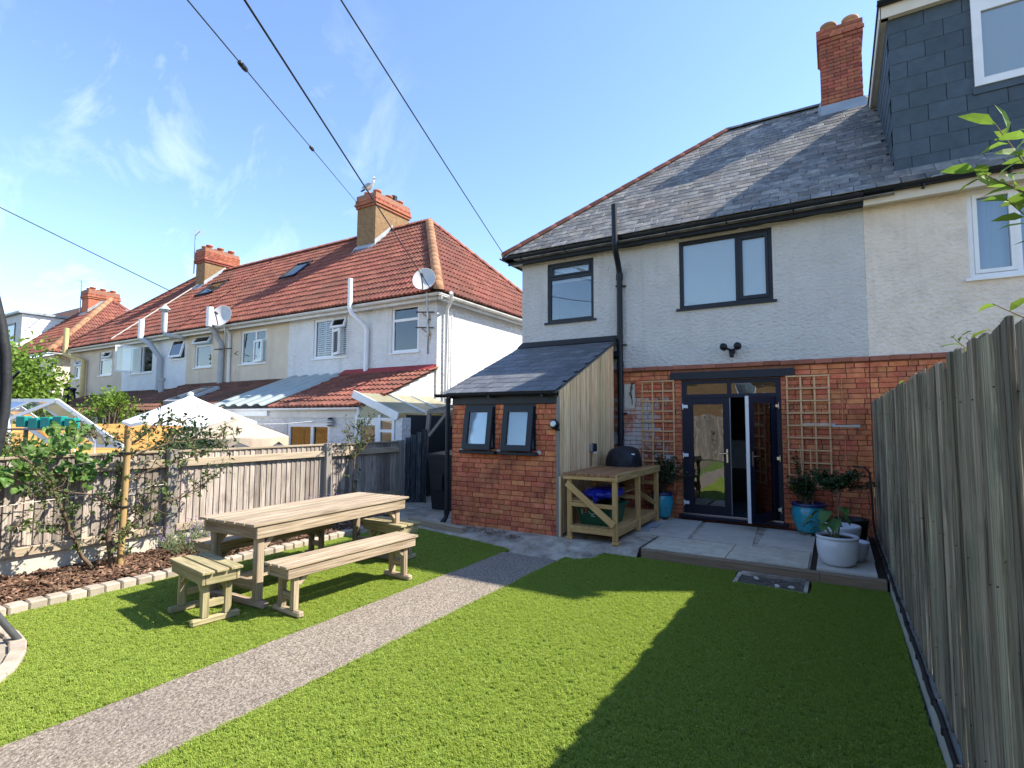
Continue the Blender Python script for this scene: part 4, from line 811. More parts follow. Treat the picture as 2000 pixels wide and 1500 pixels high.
m = MB(); m.box(DX0 - .13, DX1 + .1, DY - .13, 12.6, 7.66, 7.72); part('flat_roof', m, 'black_pvc', d); gutter(NB, (DX0 - .14, DY - .17, 7.70), (DX1 + .1, DY - .17, 7.70), .055, 'black_pvc')
w, pn = window(NB, dw[0], dw[1], dw[2], 7.29, DY - .05, 'white_pvc', [('v', 2.55, 6.2, 7.24)], fw=.10, sill=None, dep=.09)
pn(1.855, 2.5, 6.25, 7.19); pn(2.6, 3.2, 6.25, 7.19); part('blind', MB().box(1.84, 3.22, DY + .002, DY + .008, 6.22, 7.22), 'blind', w); part('head_panel', MB().box(dw[0], dw[1], DY - .045, DY + .01, 7.29, 7.48), 'white_pvc', w)
part('apron_flashing', MB().box(dw[0] - .02, dw[1], DY - .03, DY - .012, 6.05, 6.15), 'slate_dorm', w)
part('lead_flashing', MB().add([(DX0 - .02, DY - .02, 5.165), (DX1, DY - .02, 5.165), (DX1, DY - .10, 5.10), (DX0 - .02, DY - .10, 5.10)], [(0, 1, 2, 3)]), 'lead', NB)
# ------------------------------------------------------------------ terrace on the left
TY, TEY, TEZ, TRY, TRZ = 10.45, 10.1, 4.80, 14.0, 8.5
TS = (TRZ - TEZ) / (TRY - TEY); HX = -8.25; HAX = -11.9; LX = -30.55; LAX = -26.7
def tile_mesh(mat, seed, w=.3, ln=.40):
    rs = random.Random(seed); pr = [(0, .0), (.03, .026), (.07, .028), (.10, .004), (.15, .002), (.18, .026), (.22, .028), (.25, .004), (w, .002)]; b = MB(); t = .05
    vs = [(u - w / 2, 0, h) for u, h in pr] + [(u - w / 2, ln, h) for u, h in pr] + [(u - w / 2, 0, h - t) for u, h in pr]; n = len(pr)
    vs = [(x, y + rs.uniform(-.003, .003), z) for x, y, z in vs]
    b.add(vs, [(k, k + 1, n + k + 1, n + k) for k in range(n - 1)] + [(2 * n + k, 2 * n + k + 1, k + 1, k) for k in range(n - 1)]); return b
TMB = [tile_mesh('tile', s) for s in range(3)]; TME = {}
def tiles(parent, p0, udir, vdir, rows, xlim, mat, limit=0, gauge=.335, w=.3, seed=1):
    """courses of tiles: p0 eaves corner, udir along the eaves, vdir up the slope; xlim(row distance) -> (u0, u1)"""
    u, v = Vector(udir).normalized(), Vector(vdir).normalized(); nrm = u.cross(v).normalized(); 
    if nrm.z < 0: nrm = -nrm
    rs = random.Random(seed); rest = MB(); cnt = 0; org = ORG[parent.name]; tilt = .095; v2 = (v * math.cos(tilt) - nrm * math.sin(tilt)).normalized(); n2 = (nrm * math.cos(tilt) + v * math.sin(tilt)).normalized()
    uu = u if u.cross(v2).dot(n2) > 0 else -u
    rot = Matrix((uu, v2, n2)).transposed()
    for r in range(rows):
        d = r * gauge; a, b = xlim(d + .1); x = a + w / 2
        while x < b - .02:
            p = Vector(p0) + u * x + v * (d + rs.uniform(-.010, .010)) + nrm * (.040 + rs.uniform(-.004, .004)); i = rs.randrange(3)
            if cnt < limit:
                if (i, mat) not in TME: TME[i, mat] = TMB[i].mesh('tile', mat, fix=False)
                o = link('tile', TME[i, mat], parent); o.matrix_local = Matrix.Translation(p - org) @ rot.to_4x4(); cnt += 1
            else:
                f = rs.random(); st = len(rest.v); rest.add(TMB[i].v, TMB[i].f, 0, f); rest.xf(st, Matrix.Translation(p) @ rot.to_4x4())
            x += w
    if rest.v: part('tile_run', rest, mat, parent, 'stuff', fix=False)
SVX = Vector((0, TRY - TEY, TRZ - TEZ)); RUN = SVX.length; RW = int(RUN / .335) + 1
def terrace(name, lab, x0, x1, wall, gutt='white_old', hip=None, holes=(), zlow=0, limit=0, seed=1):
    """x1 is the right-hand party wall; hip 'r' or 'l' closes that end"""
    H = thing(name, lab, 'house', ((x0 + x1) / 2, 14, 0))
    m = MB(); holes_wall(m, x0, x1, zlow, 4.72, TY, holes, .12)
    if hip == 'r': holes_wall(m, TY, 17.55, -.2, 4.72, x1, [], .1, axis='X')
    if hip == 'l': holes_wall(m, TY, 17.55, -.2, 4.72, x0, [], .1, axis='X')
    part('rendered_wall', m, wall, H); part('back_wall', MB().poly([(x0, 17.55, 0), (x1, 17.55, 0), (x1, 17.55, 4.72), (x0, 17.55, 4.72)]), wall, H)
    ra, rb = (LX if hip == 'l' else x0), (HX if hip == 'r' else x1); ta, tb = (LAX if hip == 'l' else x0), (HAX if hip == 'r' else x1)
    m = MB(); m.poly([(ra, TEY, TEZ - .02), (rb, TEY, TEZ - .02), (tb, TRY, TRZ - .02), (ta, TRY, TRZ - .02)]); m.poly([(ra, 17.9, TEZ - .02), (rb, 17.9, TEZ - .02), (tb, TRY, TRZ - .02), (ta, TRY, TRZ - .02)])
    if hip == 'r': m.poly([(rb, TEY, TEZ - .02), (rb, 17.9, TEZ - .02), (tb, TRY, TRZ - .02)])
    if hip == 'l': m.poly([(ra, TEY, TEZ - .02), (ra, 17.9, TEZ - .02), (ta, TRY, TRZ - .02)])
    rf = part('roof', m, 'tile_dk', H)
    def lim(d):
        k = d / RUN; return (ra + (ta - ra) * k - ra, rb + (tb - rb) * k - ra)
    tiles(rf, (ra, TEY - .03, TEZ), (1, 0, 0), SVX, RW, lim, 'tile', limit, seed=seed)
    if hip == 'r':
        hv = Vector((HAX - HX, 0, TRZ - TEZ)); hr = hv.length; tiles(rf, (HX + .03, TEY, TEZ), (0, 1, 0), hv, int(hr / .335) + 1, lambda d: ((TRY - TEY) * d / hr, 7.8 - (17.9 - TRY) * d / hr), 'tile', 0, seed=seed + 3)
        ridge(rf, (HX, TEY, TEZ + .06), (HAX, TRY, TRZ + .06), 17, .13, 'hip_tan', 'hip_tile'); ridge(rf, (HAX, TRY, TRZ + .06), (HX, 17.9, TEZ + .06), 17, .13, 'hip_red', 'hip_tile')
    if hip == 'l':
        ridge(rf, (LX, TEY, TEZ + .06), (LAX, TRY, TRZ + .06), 15, .12, 'hip_red', 'hip_tile')
    ridge(rf, (tb, TRY, TRZ + .05), (ta, TRY, TRZ + .05), max(4, int((tb - ta) / .45)), .12, 'hip_red')
    m = MB(); m.box(ra, rb, TEY + .12, TEY + .14, TEZ - .18, TEZ + .0); m.box(ra, rb, TEY + .14, TY, TEZ - .10, TEZ - .085)
    if hip == 'r': m.box(rb - .14, rb - .12, TEY + .12, 17.9, TEZ - .18, TEZ); m.box(rb - .33, rb - .14, TEY + .14, 17.9, TEZ - .10, TEZ - .085)
    part('fascia', m, gutt, H); gutter(H, (ra, TEY + .05, TEZ - .035), (rb, TEY + .05, TEZ - .035), .07, gutt)
    if hip == 'r': gutter(H, (rb - .05, TEY, TEZ - .035), (rb - .05, 17.9, TEZ - .035), .07, gutt)
    return H
def tchim(parent, x0, x1, y0, y1, z0, zb, zt, lower='render_brown', pots=(2, 3)):
    c = part('chimney', MB().box(x0, x1, y0, y1, z0, zb), lower, parent)
    m = MB(); m.cbox(((x0 + x1) / 2, (y0 + y1) / 2, zb + .04), (x1 - x0 + .10, y1 - y0 + .10, .085), .01).cbox(((x0 + x1) / 2, (y0 + y1) / 2, zb + .125), (x1 - x0 + .18, y1 - y0 + .18, .075), .01)
    z = zb + .1625; rs = random.Random(int(x0 * 10))
    while z < zt - .02:
        k = .06 if z < zt - .2 else 0; X0, X1, Y0_, Y1 = x0 - k, x1 + k, y0 - k, y1 + k
        for (a, b, f) in ((X0, X1, 0), (Y0_, Y1, 1)):
            u = a - rs.random() * .11
            while u < b:
                p, q = max(u, a), min(u + .226, b)
                if q - p > .04:
                    if f == 0: m.cbox(((p + q) / 2, Y0_ + .05, z + .035), (q - p - .008, .1, .066), .005, rnd=rs.random())
                    else: m.cbox((X1 - .05, (p + q) / 2, z + .035), (.1, q - p - .008, .066), .005, rnd=rs.random())
                u += .226
        z += .075
    part('brick_head', m, 'brick_ch', c); part('core', MB().box(x0 - .03, x1 + .03, y0 - .03, y1 + .03, zb + .16, zt - .01), 'mortar', c)
    for i in range(pots[0]):
        for j in range(pots[1]): part('chimney_pot', MB().lathe([(.12, zt - .05), (.125, zt + .12), (.15, zt + .13), (.15, zt + .18), (.10, zt + .185), (.09, zt)], 14, (x0 + (x1 - x0) * (i + .5) / pots[0], y0 + (y1 - y0) * (j + .5) / pots[1], 0)), 'clay_pot', c)
    yf = TEY + (z0 + .3 - TEZ) / TS
    part('flashing', MB().add([(x1 + .012, y0 - .02, TEZ + (y0 - TEY) * TS + .03), (x1 + .012, TRY, TRZ + .05), (x1 + .012, TRY, TRZ + .25), (x1 + .012, y0 - .02, TEZ + (y0 - TEY) * TS + .26)], [(0, 1, 2, 3)]).add([(x0 - .05, y0 - .25, TEZ + (y0 - .25 - TEY) * TS + .06), (x1 + .05, y0 - .25, TEZ + (y0 - .25 - TEY) * TS + .06), (x1 + .05, y0 - .01, TEZ + (y0 - TEY) * TS + .13), (x0 - .05, y0 - .01, TEZ + (y0 - TEY) * TS + .13)], [(0, 1, 2, 3)]), 'lead', c)
    return c
def skylight(parent, x0, x1, d0, d1):
    v = SVX.normalized(); n = Vector((0, -v.z, v.y)); P = lambda x, d, h: Vector((x, TEY, TEZ)) + v * d + n * h
    m = MB(); f = .08
    for a, b, c, e in ((x0, x0 + f, d0, d1), (x1 - f, x1, d0, d1), (x0, x1, d0, d0 + f), (x0, x1, d1 - f, d1)): m.prism([P(a, c, .0), P(b, c, .0), P(b, e, .0), P(a, e, .0)], n * .13)
    s = part('skylight', m, 'black_pot', parent); part('pane', MB().prism([P(x0 + f, d0 + f, .08), P(x1 - f, d0 + f, .08), P(x1 - f, d1 - f, .08), P(x0 + f, d1 - f, .08)], n * .02), 'glass', s); part('blind', MB().prism([P(x0 + f, d0 + f, .05), P(x1 - f, d0 + f, .05), P(x1 - f, d1 - f, .05), P(x0 + f, d1 - f, .05)], n * .01), 'room_shade', s); return s  # the blind is a dark sheet standing in for the unlit room
def dwin(H, x0, x1, z0, z1, vx=None, hz=None, blind='blind', **k):
    w, pn = window(H, x0, x1, z0, z1, TY + .03, 'white_pvc', ([('v', vx, z0 + .05, z1 - .05)] if vx else []) + ([('h', hz, x0 + .05, x1 - .05)] if hz else []), fw=.07, sill='white_pvc', **k)
    part('blind', MB().box(x0 + .02, x1 - .02, TY + .078, TY + .082, z0 + .02, z1 - .02), blind, w); return w, pn  # with the dark material this sheet is painted room shade, no blind
def flue(H, path, r, mat, top=None):
    p = part('flue_pipe', MB().tube(path, r, 12), mat, H)
    if top: part('cowl', MB().tube([path[-1], Vector(path[-1]) + Z * top], r * 1.35, 12), mat, p)
    return p
# A: white end house
A1 = (-10.14, -9.18, 3.40, 4.65); A2 = (-13.30, -11.86, 3.42, 4.60)
HA = terrace('end_terrace_house', 'white roughcast end of terrace house with red tiled hipped roof and white dish', -14.47, -8.57, 'render_white', 'white_old', 'r', [A1, A2], limit=300, seed=2)
w, pn = dwin(HA, *A1, hz=4.27, blind='aqua'); pn(A1[0] + .07, A1[1] - .07, A1[2] + .07, 4.235); pn(A1[0] + .07, A1[1] - .07, 4.305, A1[3] - .07)
w, pn = dwin(HA, *A2, vx=-12.5, hz=None, blind='room_shade'); pn(A2[0] + .07, -12.535, A2[2] + .07, A2[3] - .07); sash(w, -12.48, -11.88, A2[2] + .06, 4.22, TY + .0, 'l', 24, fw=.07); sash(w, -12.48, -11.90, 4.26, A2[3] - .02, TY + .0, 'top', 20, fw=.06)  # no blind here: a dark sheet paints the room's shade behind the glass
sh = MB()
for a, b in ((-13.2, -12.88), (-12.86, -12.53), (-12.45, -12.15), (-12.13, -11.93)):
    sh.box(a, a + .04, TY + .066, TY + .076, A2[2] + .05, A2[3] - .03); sh.box(b - .04, b, TY + .066, TY + .076, A2[2] + .05, A2[3] - .03)
    z = A2[2] + .08
    while z < A2[3] - .06: sh.bar((a + .04, TY + .07, z), (b - .04, TY + .07, z), .012, .045, up=(0, .6, .8)); z += .062
part('shutter', sh, 'white_pvc', w)
tchim(HA, -14.55, -13.64, 13.15, 14.85, 7.4, 9.2, 9.68)
part('flue_stub', MB().tube([(-13.9, 14.3, 9.6), (-13.9, 14.3, 9.98)], .13, 12), 'black_pvc', HA)
flue(HA, [(-10.98, 10.36, 2.9), (-10.98, 10.36, 4.05), (-11.0, 10.33, 4.2), (-11.20, 10.0, 4.52), (-11.25, 9.98, 4.68), (-11.25, 9.98, 5.48)], .065, 'white_pvc', .0)
part('soil_pipe', MB().tube([(-7.98 + .04, 10.2, 4.73), (-8.16, 10.5, 4.62), (-8.48, 10.72, 4.48), (-8.50, 10.72, 1.6)], .045, 10).tube([(-8.50, 10.95, 4.35), (-8.50, 10.95, 1.6)], .03, 8), 'white_pvc', HA)
m = MB(); m.tube([(-8.85, 10.43, 3.30), (-8.85, 10.43, 4.35)], .012, 5)
for z in (3.97, 4.37): m.bar((-9.15, 10.30, z + .02), (-8.62, 10.38, z - .02), .03, .03).bar((-8.78, 10.44, z - .2), (-8.95, 10.32, z - .02), .02, .02)
part('washing_line_bracket', m, 'rust', HA)
# satellite dishes
def sat(lab, c, yaw, r, mast):
    t = thing('satellite_dish', lab, 'satellite dish', c); c = Vector(c); b = MB(); prof = [(r * k / 6, .28 * r * (k / 6) ** 2) for k in range(7)]
    prof += [(r * 1.03, .30 * r), (r * 1.0, .27 * r)] + [(r * k / 6, .28 * r * (k / 6) ** 2 - .015) for k in range(6, -1, -1)]
    b.lathe(prof, 26); T = Matrix.Translation(c) @ Matrix.Rotation(R(yaw), 4, 'Z') @ Matrix.Rotation(R(66), 4, 'X') @ Matrix.Diagonal((.9, 1.05, 1, 1)); b.xf(0, T); part('reflector', b, 'dish', t)
    e = T @ Vector((0, -.25 * r, r * 1.15)); part('feed_arm', MB().bar(T @ Vector((0, -r * .95, .2 * r)), e, .025, .025), 'gpole', t); part('receiver', MB().tube([e, T @ Vector((0, -.18 * r, r * .85))], .04, 10), 'gpole', t)
    part('mast', MB().tube([c + Vector((0, .08, 0)), c + Vector((.0, .12, mast * .5)), c + Vector((-.02, .16, mast))], .022, 8), 'steel', t); return t
sat('white satellite dish at the corner of the white end house gutter', (-8.62, 10.0, 5.06), 28, .31, -1.35)
sat('cream satellite dish above the gutter beside a white flue stub', (-17.38, 10.0, 5.0), 32, .38, -.9)
# B: tan house
B1 = (-16.98, -15.62, 3.44, 4.56); B2 = (-19.80, -18.70, 3.46, 4.62)
HB = terrace('terraced_house', 'tan roughcast terraced house next to the white end house, grey dish pole and flue', -20.36, -14.47, 'render_tan', 'white_old', None, [B1, B2], seed=5)
w, pn = dwin(HB, *B1, vx=-16.2, hz=None, blind='aqua'); pn(B1[0] + .07, -16.235, B1[2] + .07, B1[3] - .07); sash(w, -16.30, -15.66, B1[2] + .05, 4.20, TY + .01, 'l', 12, fw=.07); pn(-16.16, B1[1] - .07, 4.26, B1[3] - .07)
w, pn = dwin(HB, *B2, hz=4.25, blind='aqua'); pn(B2[0] + .07, B2[1] - .07, B2[2] + .07, 4.215); sash(w, B2[0] + .03, B2[1] - .03, 4.27, B2[3] - .01, TY - .0, 'top', 30, fw=.06)
skylight(HB, -17.42, -16.55, 2.82, 3.92)
flue(HB, [(-17.95, 10.34, 2.75), (-17.95, 10.34, 4.2), (-18.05, 10.1, 4.65), (-18.05, 9.98, 4.8), (-18.05, 9.98, 5.25)], .09, 'grey_flue'); flue(HB, [(-18.05, 9.96, 4.75), (-18.05, 9.96, 5.42)], .11, 'white_pvc')
part('rainwater_pipe', MB().tube([(-17.45, 10.15, 4.7), (-17.55, 10.38, 4.5), (-17.55, 10.40, 2.8)], .05, 10), 'white_pvc', HB)
m = MB(); m.bar((-18.1, 10.2, 4.0), (-16.95 - .3, 10.3, 4.0), .03, .03).tube([(-17.1, 10.42, 3.9), (-17.1, 10.30, 3.8), (-16.9, 10.30, 3.75)], .012, 5); part('line_hook', m, 'rust', HB)
# C: bluish white house
C1 = (-21.40, -20.50, 3.85, 4.60); C2 = (-24.60, -22.85, 3.44, 4.56)
HC = terrace('terraced_house', 'bluish white painted terraced house between the tan and the fawn houses', -25.32, -20.36, 'render_white2', 'white_old', None, [C1, C2], seed=8)
w, pn = window(HC, *C1, TY + .03, 'white_pvc', fw=.05, sill='white_pvc'); part('blind', MB().box(C1[0], C1[1], TY + .115, TY + .12, C1[2], C1[3]), 'room_shade', w); sash(w, C1[0] + .02, C1[1] - .02, C1[2] + .05, C1[3] - .0, TY - .0, 'top', 14, fw=.07)  # this blind is a dark backing with room shade put into its colour
w, pn = dwin(HC, *C2, vx=-23.7, blind='room_shade'); pn(-23.66, C2[1] - .07, C2[2] + .07, 4.2); pn(-23.66, C2[1] - .07, 4.27, C2[3] - .07); sash(w, C2[0], -23.75, C2[2] + .03, C2[3] - .03, TY, 'r', 62, fw=.06)  # dark sheet instead of a blind, painted as an unlit room
tchim(HC, -24.95, -24.22, 13.05, 14.6, 7.3, 8.74, 9.42, pots=(2, 3))
flue(HC, [(-22.0, 10.32, 2.45), (-22.0, 10.32, 3.95), (-22.35, 10.1, 4.5), (-22.75, 9.98, 4.7), (-22.75, 9.98, 4.9)], .10, 'grey_flue'); flue(HC, [(-22.75, 9.96, 4.7), (-22.75, 9.96, 5.45)], .10, 'white_pvc')
f = flue(HC, [(-20.3, 10.3, 4.62), (-21.0, 10.1, 4.72), (-21.12, 10.0, 4.85), (-21.12, 10.0, 5.65)], .10, 'grey_flue'); part('cowl', MB().lathe([(.20, 5.66), (.0, 5.88)], 12, (-21.12, 10.0, 0)).tube([(-21.12, 10, 5.6), (-21.12, 10, 5.68)], .15, 12), 'grey_flue', f)
skylight(HC, -23.25, -22.0, 2.9, 3.95)
part('old_cable', MB().tube([(-25.6, 10.12, 4.93), (-24.9, 12.3, 7.05), (-24.6, 13.0, 7.75)], .03, 6), 'cream_pnt', HC)
# D: fawn end house
D1 = (-27.42, -26.25, 3.48, 4.52); D2 = (-29.9, -28.95, 3.45, 4.3)
HD = terrace('end_terrace_house', 'fawn roughcast house at the far end of the terrace with a yellowed flue', -30.42, -25.32, 'render_fawn', 'white_old', 'l', [D1, D2], seed=11)
w, pn = dwin(HD, *D1, hz=4.18, blind='aqua'); pn(D1[0] + .07, D1[1] - .07, D1[2] + .07, 4.15); sash(w, D1[0] + .45, D1[1] - .03, 4.2, D1[3], TY, 'top', 25, fw=.06)
w, pn = dwin(HD, *D2, hz=3.98, blind='aqua'); pn(D2[0] + .07, D2[1] - .07, D2[2] + .07, 3.94); sash(w, D2[0] + .2, D2[1] - .03, 4.0, D2[3], TY, 'top', 25, fw=.06)
flue(HD, [(-28.6, 10.3, 2.5), (-28.6, 10.3, 4.2), (-29.3, 10.1, 4.4), (-29.6, 9.95, 4.5), (-29.6, 9.95, 5.7)], .10, 'flue_y')
# lean-to roofs along the backs
def leanto(parent, x0, x1, y0, z0, z1, mat, wall, limit=0, seed=1, front=True):
    v = Vector((0, TY - y0, z1 - z0)); ln = v.length; m = MB(); m.poly([(x0, y0, z0 - .02), (x1, y0, z0 - .02), (x1, TY, z1 - .02), (x0, TY, z1 - .02)]); r = part('lean_to_roof', m, 'tile_dk', parent)
    tiles(r, (x0, y0, z0), (1, 0, 0), v, int(ln / .335) + 1, lambda d: (0, x1 - x0), mat, limit, seed=seed)
    m = MB(); (m.box(x0, x1, y0 + .16, y0 + .26, -.2, z0 + .02) if front else 0); m.prism([(x1 - .02, y0 + .16, -.2), (x1 - .02, TY, -.2), (x1 - .02, TY, z1 - .05), (x1 - .02, y0 + .16, z0 - .0)], (-.08, 0, 0)); part('lean_to_wall', m, wall, parent)
    return r
lr = leanto(HA, -11.80, -8.60, 8.0, 1.90, 2.93, 'tile', 'render_white', 0, 4, False)
part('flashing', MB().prism([(-11.9, 10.2, 2.87), (-8.58, 10.2, 2.87), (-8.58, 10.445, 3.02), (-11.9, 10.445, 3.02)], (0, -.005, .012)), 'red_felt', lr)
m = MB(); m.box(-14.4, -8.62, 8.11, 8.13, 1.66, 1.86); part('fascia', m, 'white_old', HA); gutter(HA, (-14.45, 8.02, 1.88), (-8.62, 8.02, 1.88), .06, 'white_pvc')
cw = (-11.22, -9.72, .3, 1.54)
part('rear_wall', holes_wall(MB(), -14.4, -8.6, -.2, 1.70, 8.14, [cw], .1), 'render_white', HA)
w, pn = window(HA, *cw, 8.16, 'white_pvc', [('v', -10.35, .36, 1.48)], fw=.09, sill=None); pn(cw[0] + .09, -10.4, cw[2] + .09, cw[3] - .09); pn(-10.3, cw[1] - .09, cw[2] + .09, cw[3] - .09); part('curtain', MB().box(-11.2, -10.85, 8.28, 8.29, .4, 1.45), 'wood_orange', w); part('blind', MB().box(-11.2, -9.75, 8.6, 8.61, .3, 1.5), 'room_shade', w)  # the blind at the back is a dark sheet painted as room shade
part('rainwater_pipe', MB().tube([(-8.66, 8.02, 1.86), (-8.72, 8.06, 1.7), (-8.74, 8.08, 1.55), (-8.74, 8.08, .0)], .05, 10), 'white_pvc', HA)
b = MB(); n = 40; vs = []
for i in range(n + 1):
    x = -14.28 + 2.38 * i / n; h = (.0, .03, .055, .055, .055, .03, 0, 0)[i % 8]; vs += [(x, 7.96, 1.95 + h), (x, TY, 2.92 + h)]
b.add(vs, [(2 * i, 2 * i + 2, 2 * i + 3, 2 * i + 1) for i in range(n)]); part('corrugated_roof', b, 'corr', HA)
part('frame', MB().box(-14.3, -11.9, 8.05, 8.11, 1.7, 1.88).box(-14.3, -14.24, 8.0, TY, 1.8, 1.88), 'white_pvc', HA)
leanto(HB, -20.3, -14.5, 8.0, 1.84, 2.86, 'tile_dk', 'render_tan', 0, 5); leanto(HC, -25.3, -20.4, 8.0, 1.78, 2.72, 'tile_dk', 'render_white2', 0, 6); leanto(HD, -28.3, -25.4, 8.0, 1.72, 2.62, 'tile_dk', 'render_fawn', 0, 7)
for H, a, b2 in ((HB, -20.3, -14.5), (HC, -25.3, -20.4), (HD, -28.3, -25.4)): gutter(H, (a, 7.98, 1.80), (b2, 7.98, 1.80), .06, 'white_old')
for H, x, y, z, hh in ((HD, -27.0, 9.2, 2.2, .85), (HD, -28.4, 9.9, 2.35, .6)):
    p = part('black_vent', MB().lathe([(.16, z - .2), (.10, z + hh * .6), (.10, z + hh * .8), (.14, z + hh * .85), (.12, z + hh), (.0, z + hh + .02)], 12, (x, y, 0)), 'black_pot', H)
part('roof_vent', MB().tube([(-20.9, 9.9, 2.4), (-20.9, 9.9, 3.0)], .09, 10).tube([(-20.9, 9.9, 3.0), (-20.9, 9.9, 3.1)], .14, 10), 'grey_flue', HB)
v = Vector((0, TY - 8.0, 1.02)).normalized(); nn = Vector((0, -v.z, v.y))
P_ = lambda x, d, h: Vector((x, 8.0, 1.84)) + v * d + nn * h
m = MB().prism([P_(-17.6, .5, .05), P_(-16.7, .5, .05), P_(-16.7, 1.8, .05), P_(-17.6, 1.8, .05)], nn * .1); sk = part('skylight', m, 'grey_flue', HB); part('pane', MB().prism([P_(-17.5, .6, .16), P_(-16.8, .6, .16), P_(-16.8, 1.7, .16), P_(-17.5, 1.7, .16)], nn * .01), 'glass', sk)
# porch with a polycarbonate roof at the side of the white house
PO = thing('side_porch', 'white framed side porch with cream polycarbonate roof by the garden gate', 'porch', (-8.15, 9.0, 0))
part('roof_sheet', MB().add([(-8.66, 7.98, 2.19), (-7.52, 7.98, 1.755), (-7.52, 10.3, 1.79), (-8.50, 10.3, 2.22), (-8.66, 10.3, 2.22)], [(0, 1, 2, 4)]), 'poly', PO)
m = MB(); m.bar((-8.80, 7.96, 2.17), (-7.50, 7.96, 1.68), .03, .16); part('bargeboard', m, 'white_pvc', PO)
for y in (8.8, 9.55): part('glazing_bar', MB().bar((-8.6, y, 2.20), (-7.5, y, 1.785), .03, .03), 'white_pvc', PO)
m = MB()
for x in (-8.72, -8.05, -7.66): m.box(x - .035, x + .035, 7.99, 8.06, -.1, 1.72)
m.box(-8.72, -7.66, 7.992, 8.058, 1.60, 1.66); m.box(-8.015, -7.66, 7.994, 8.05, 1.36, 1.42); m.bar((-8.70, 8.02, 2.08), (-7.66, 8.02, 1.70), .06, .06); m.box(-8.685, -8.6, 8.0, 8.05, .0, 1.6); m.box(-8.17, -8.09, 8.0, 8.05, .0, 1.6); m.box(-8.6, -8.17, 8.0, 8.05, 1.5, 1.6); part('frame', m, 'white_pvc', PO)
part('pane', MB().box(-8.6, -8.17, 8.02, 8.03, .2, 1.5), 'glass', PO); part('pane', MB().box(-8.015, -7.7, 8.02, 8.03, .2, 1.36), 'glass', PO); part('pane', MB().box(-8.015, -7.7, 8.02, 8.03, 1.42, 1.6), 'glass', PO)
part('gable_pane', MB().prism([(-8.68, 8.02, 1.66), (-7.75, 8.02, 1.66), (-8.68, 8.02, 2.03)], (0, .01, 0)), 'poly', PO)
part('rear_wall', MB().box(-8.55, -7.6, 10.2, 10.25, -.1, 1.9), 'poly', PO); part('side_wall', MB().box(-7.56, -7.50, 8.26, 10.3, -.1, 1.72), 'wood_dark', PO); part('pier', MB().box(-7.6, -7.42, 8.0, 8.25, -.1, 1.66), 'render_white', PO)
t = thing('wall_lantern', 'black caged bulkhead lamp on the low white wall by the patio doors', 'wall light', (-9.74, 8.1, 1.55)); b = MB().lathe([(0, -.10), (.05, -.09), (.06, .0), (.05, .09), (0, .10)], 12, (-9.6, 8.05, 1.55)); part('globe', b, 'lens', t)
for z in (-.06, 0, .06): part('cage', MB().tube([(-9.6 + .068 * math.cos(k * .5236), 8.05 + .068 * math.sin(k * .5236), 1.55 + z) for k in range(13)], .008, 5), 'black_pot', t)
part('cap', MB().lathe([(0, .12), (.055, .10), (.06, .08)], 12, (-9.6, 8.05, 1.55)), 'black_pot', t)
# far block with the all-brick chimney, and the white clad building beyond
HX2, HAX2 = -31.9, -35.8
FB = thing('far_house', 'red hipped house end with an orange brick chimney beyond the terrace', 'house', (-37, 14, 0))
m = MB(); holes_wall(m, -38, -32.3, -.2, 4.72, TY, [], .1); holes_wall(m, TY, 17.5, -.2, 4.72, -32.3, [], .1, axis='X'); part('rendered_wall', m, 'render_cream', FB)
m = MB(); m.poly([(-38, TEY, TEZ - .02), (HX2, TEY, TEZ - .02), (HAX2, TRY, TRZ - .02), (-38, TRY, TRZ - .02)]); m.poly([(HX2, TEY, TEZ - .02), (HX2, 17.9, TEZ - .02), (HAX2, TRY, TRZ - .02)]); m.poly([(-38, 17.9, TEZ), (HX2, 17.9, TEZ), (HAX2, TRY, TRZ), (-38, TRY, TRZ)]); rf = part('roof', m, 'tile_dk', FB)
tiles(rf, (-38, TEY - .03, TEZ), (1, 0, 0), SVX, RW, lambda d: (0, HX2 + 38 + (HAX2 - HX2) * d / RUN), 'tile', 0, seed=21)
hv = Vector((HAX2 - HX2, 0, TRZ - TEZ)); hr = hv.length; tiles(rf, (HX2 + .03, TEY, TEZ), (0, 1, 0), hv, int(hr / .335) + 1, lambda d: ((TRY - TEY) * d / hr, 7.8 - 3.9 * d / hr), 'tile', 0, seed=22)
ridge(rf, (HX2, TEY, TEZ + .06), (HAX2, TRY, TRZ + .06), 14, .16, 'hip_tan', 'hip_tile'); ridge(rf, (HAX2, TRY, TRZ + .06), (HX2, 17.9, TEZ + .06), 14, .13, 'hip_red', 'hip_tile'); gutter(FB, (HX2, TEY, TEZ - .03), (HX2, 17.9, TEZ - .03), .09, 'white_old'); gutter(FB, (-38, TEY, TEZ - .03), (HX2, TEY, TEZ - .03), .09, 'white_old')
tchim(FB, -36.8, -35.95, 13.0, 14.5, 7.2, 8.45, 8.95, 'brick_ch', (2, 3)); part('flue_pipe', MB().tube([(-36.0, 10.0, 4.2), (-36.0, 10.0, 5.5)], .11, 10), 'white_old', FB)
WB = thing('dormer_house', 'far house with a white clad flat roofed box dormer at the far left', 'house', (-44, 14, 0))
m = MB(); holes_wall(m, -50, -38, -.2, 4.72, TY, [], .1); part('rendered_wall', m, 'render_fawn', WB)
rf = part('roof', MB().poly([(-50, TEY, TEZ - .02), (-38, TEY, TEZ - .02), (-38, TRY, TRZ - .02), (-50, TRY, TRZ - .02)]).poly([(-50, 17.9, TEZ), (-38, 17.9, TEZ), (-38, TRY, TRZ), (-50, TRY, TRZ)]), 'tile_dk', WB); tiles(rf, (-50, TEY - .03, TEZ), (1, 0, 0), SVX, 3, lambda d: (0, 12), 'tile', 0, seed=31)
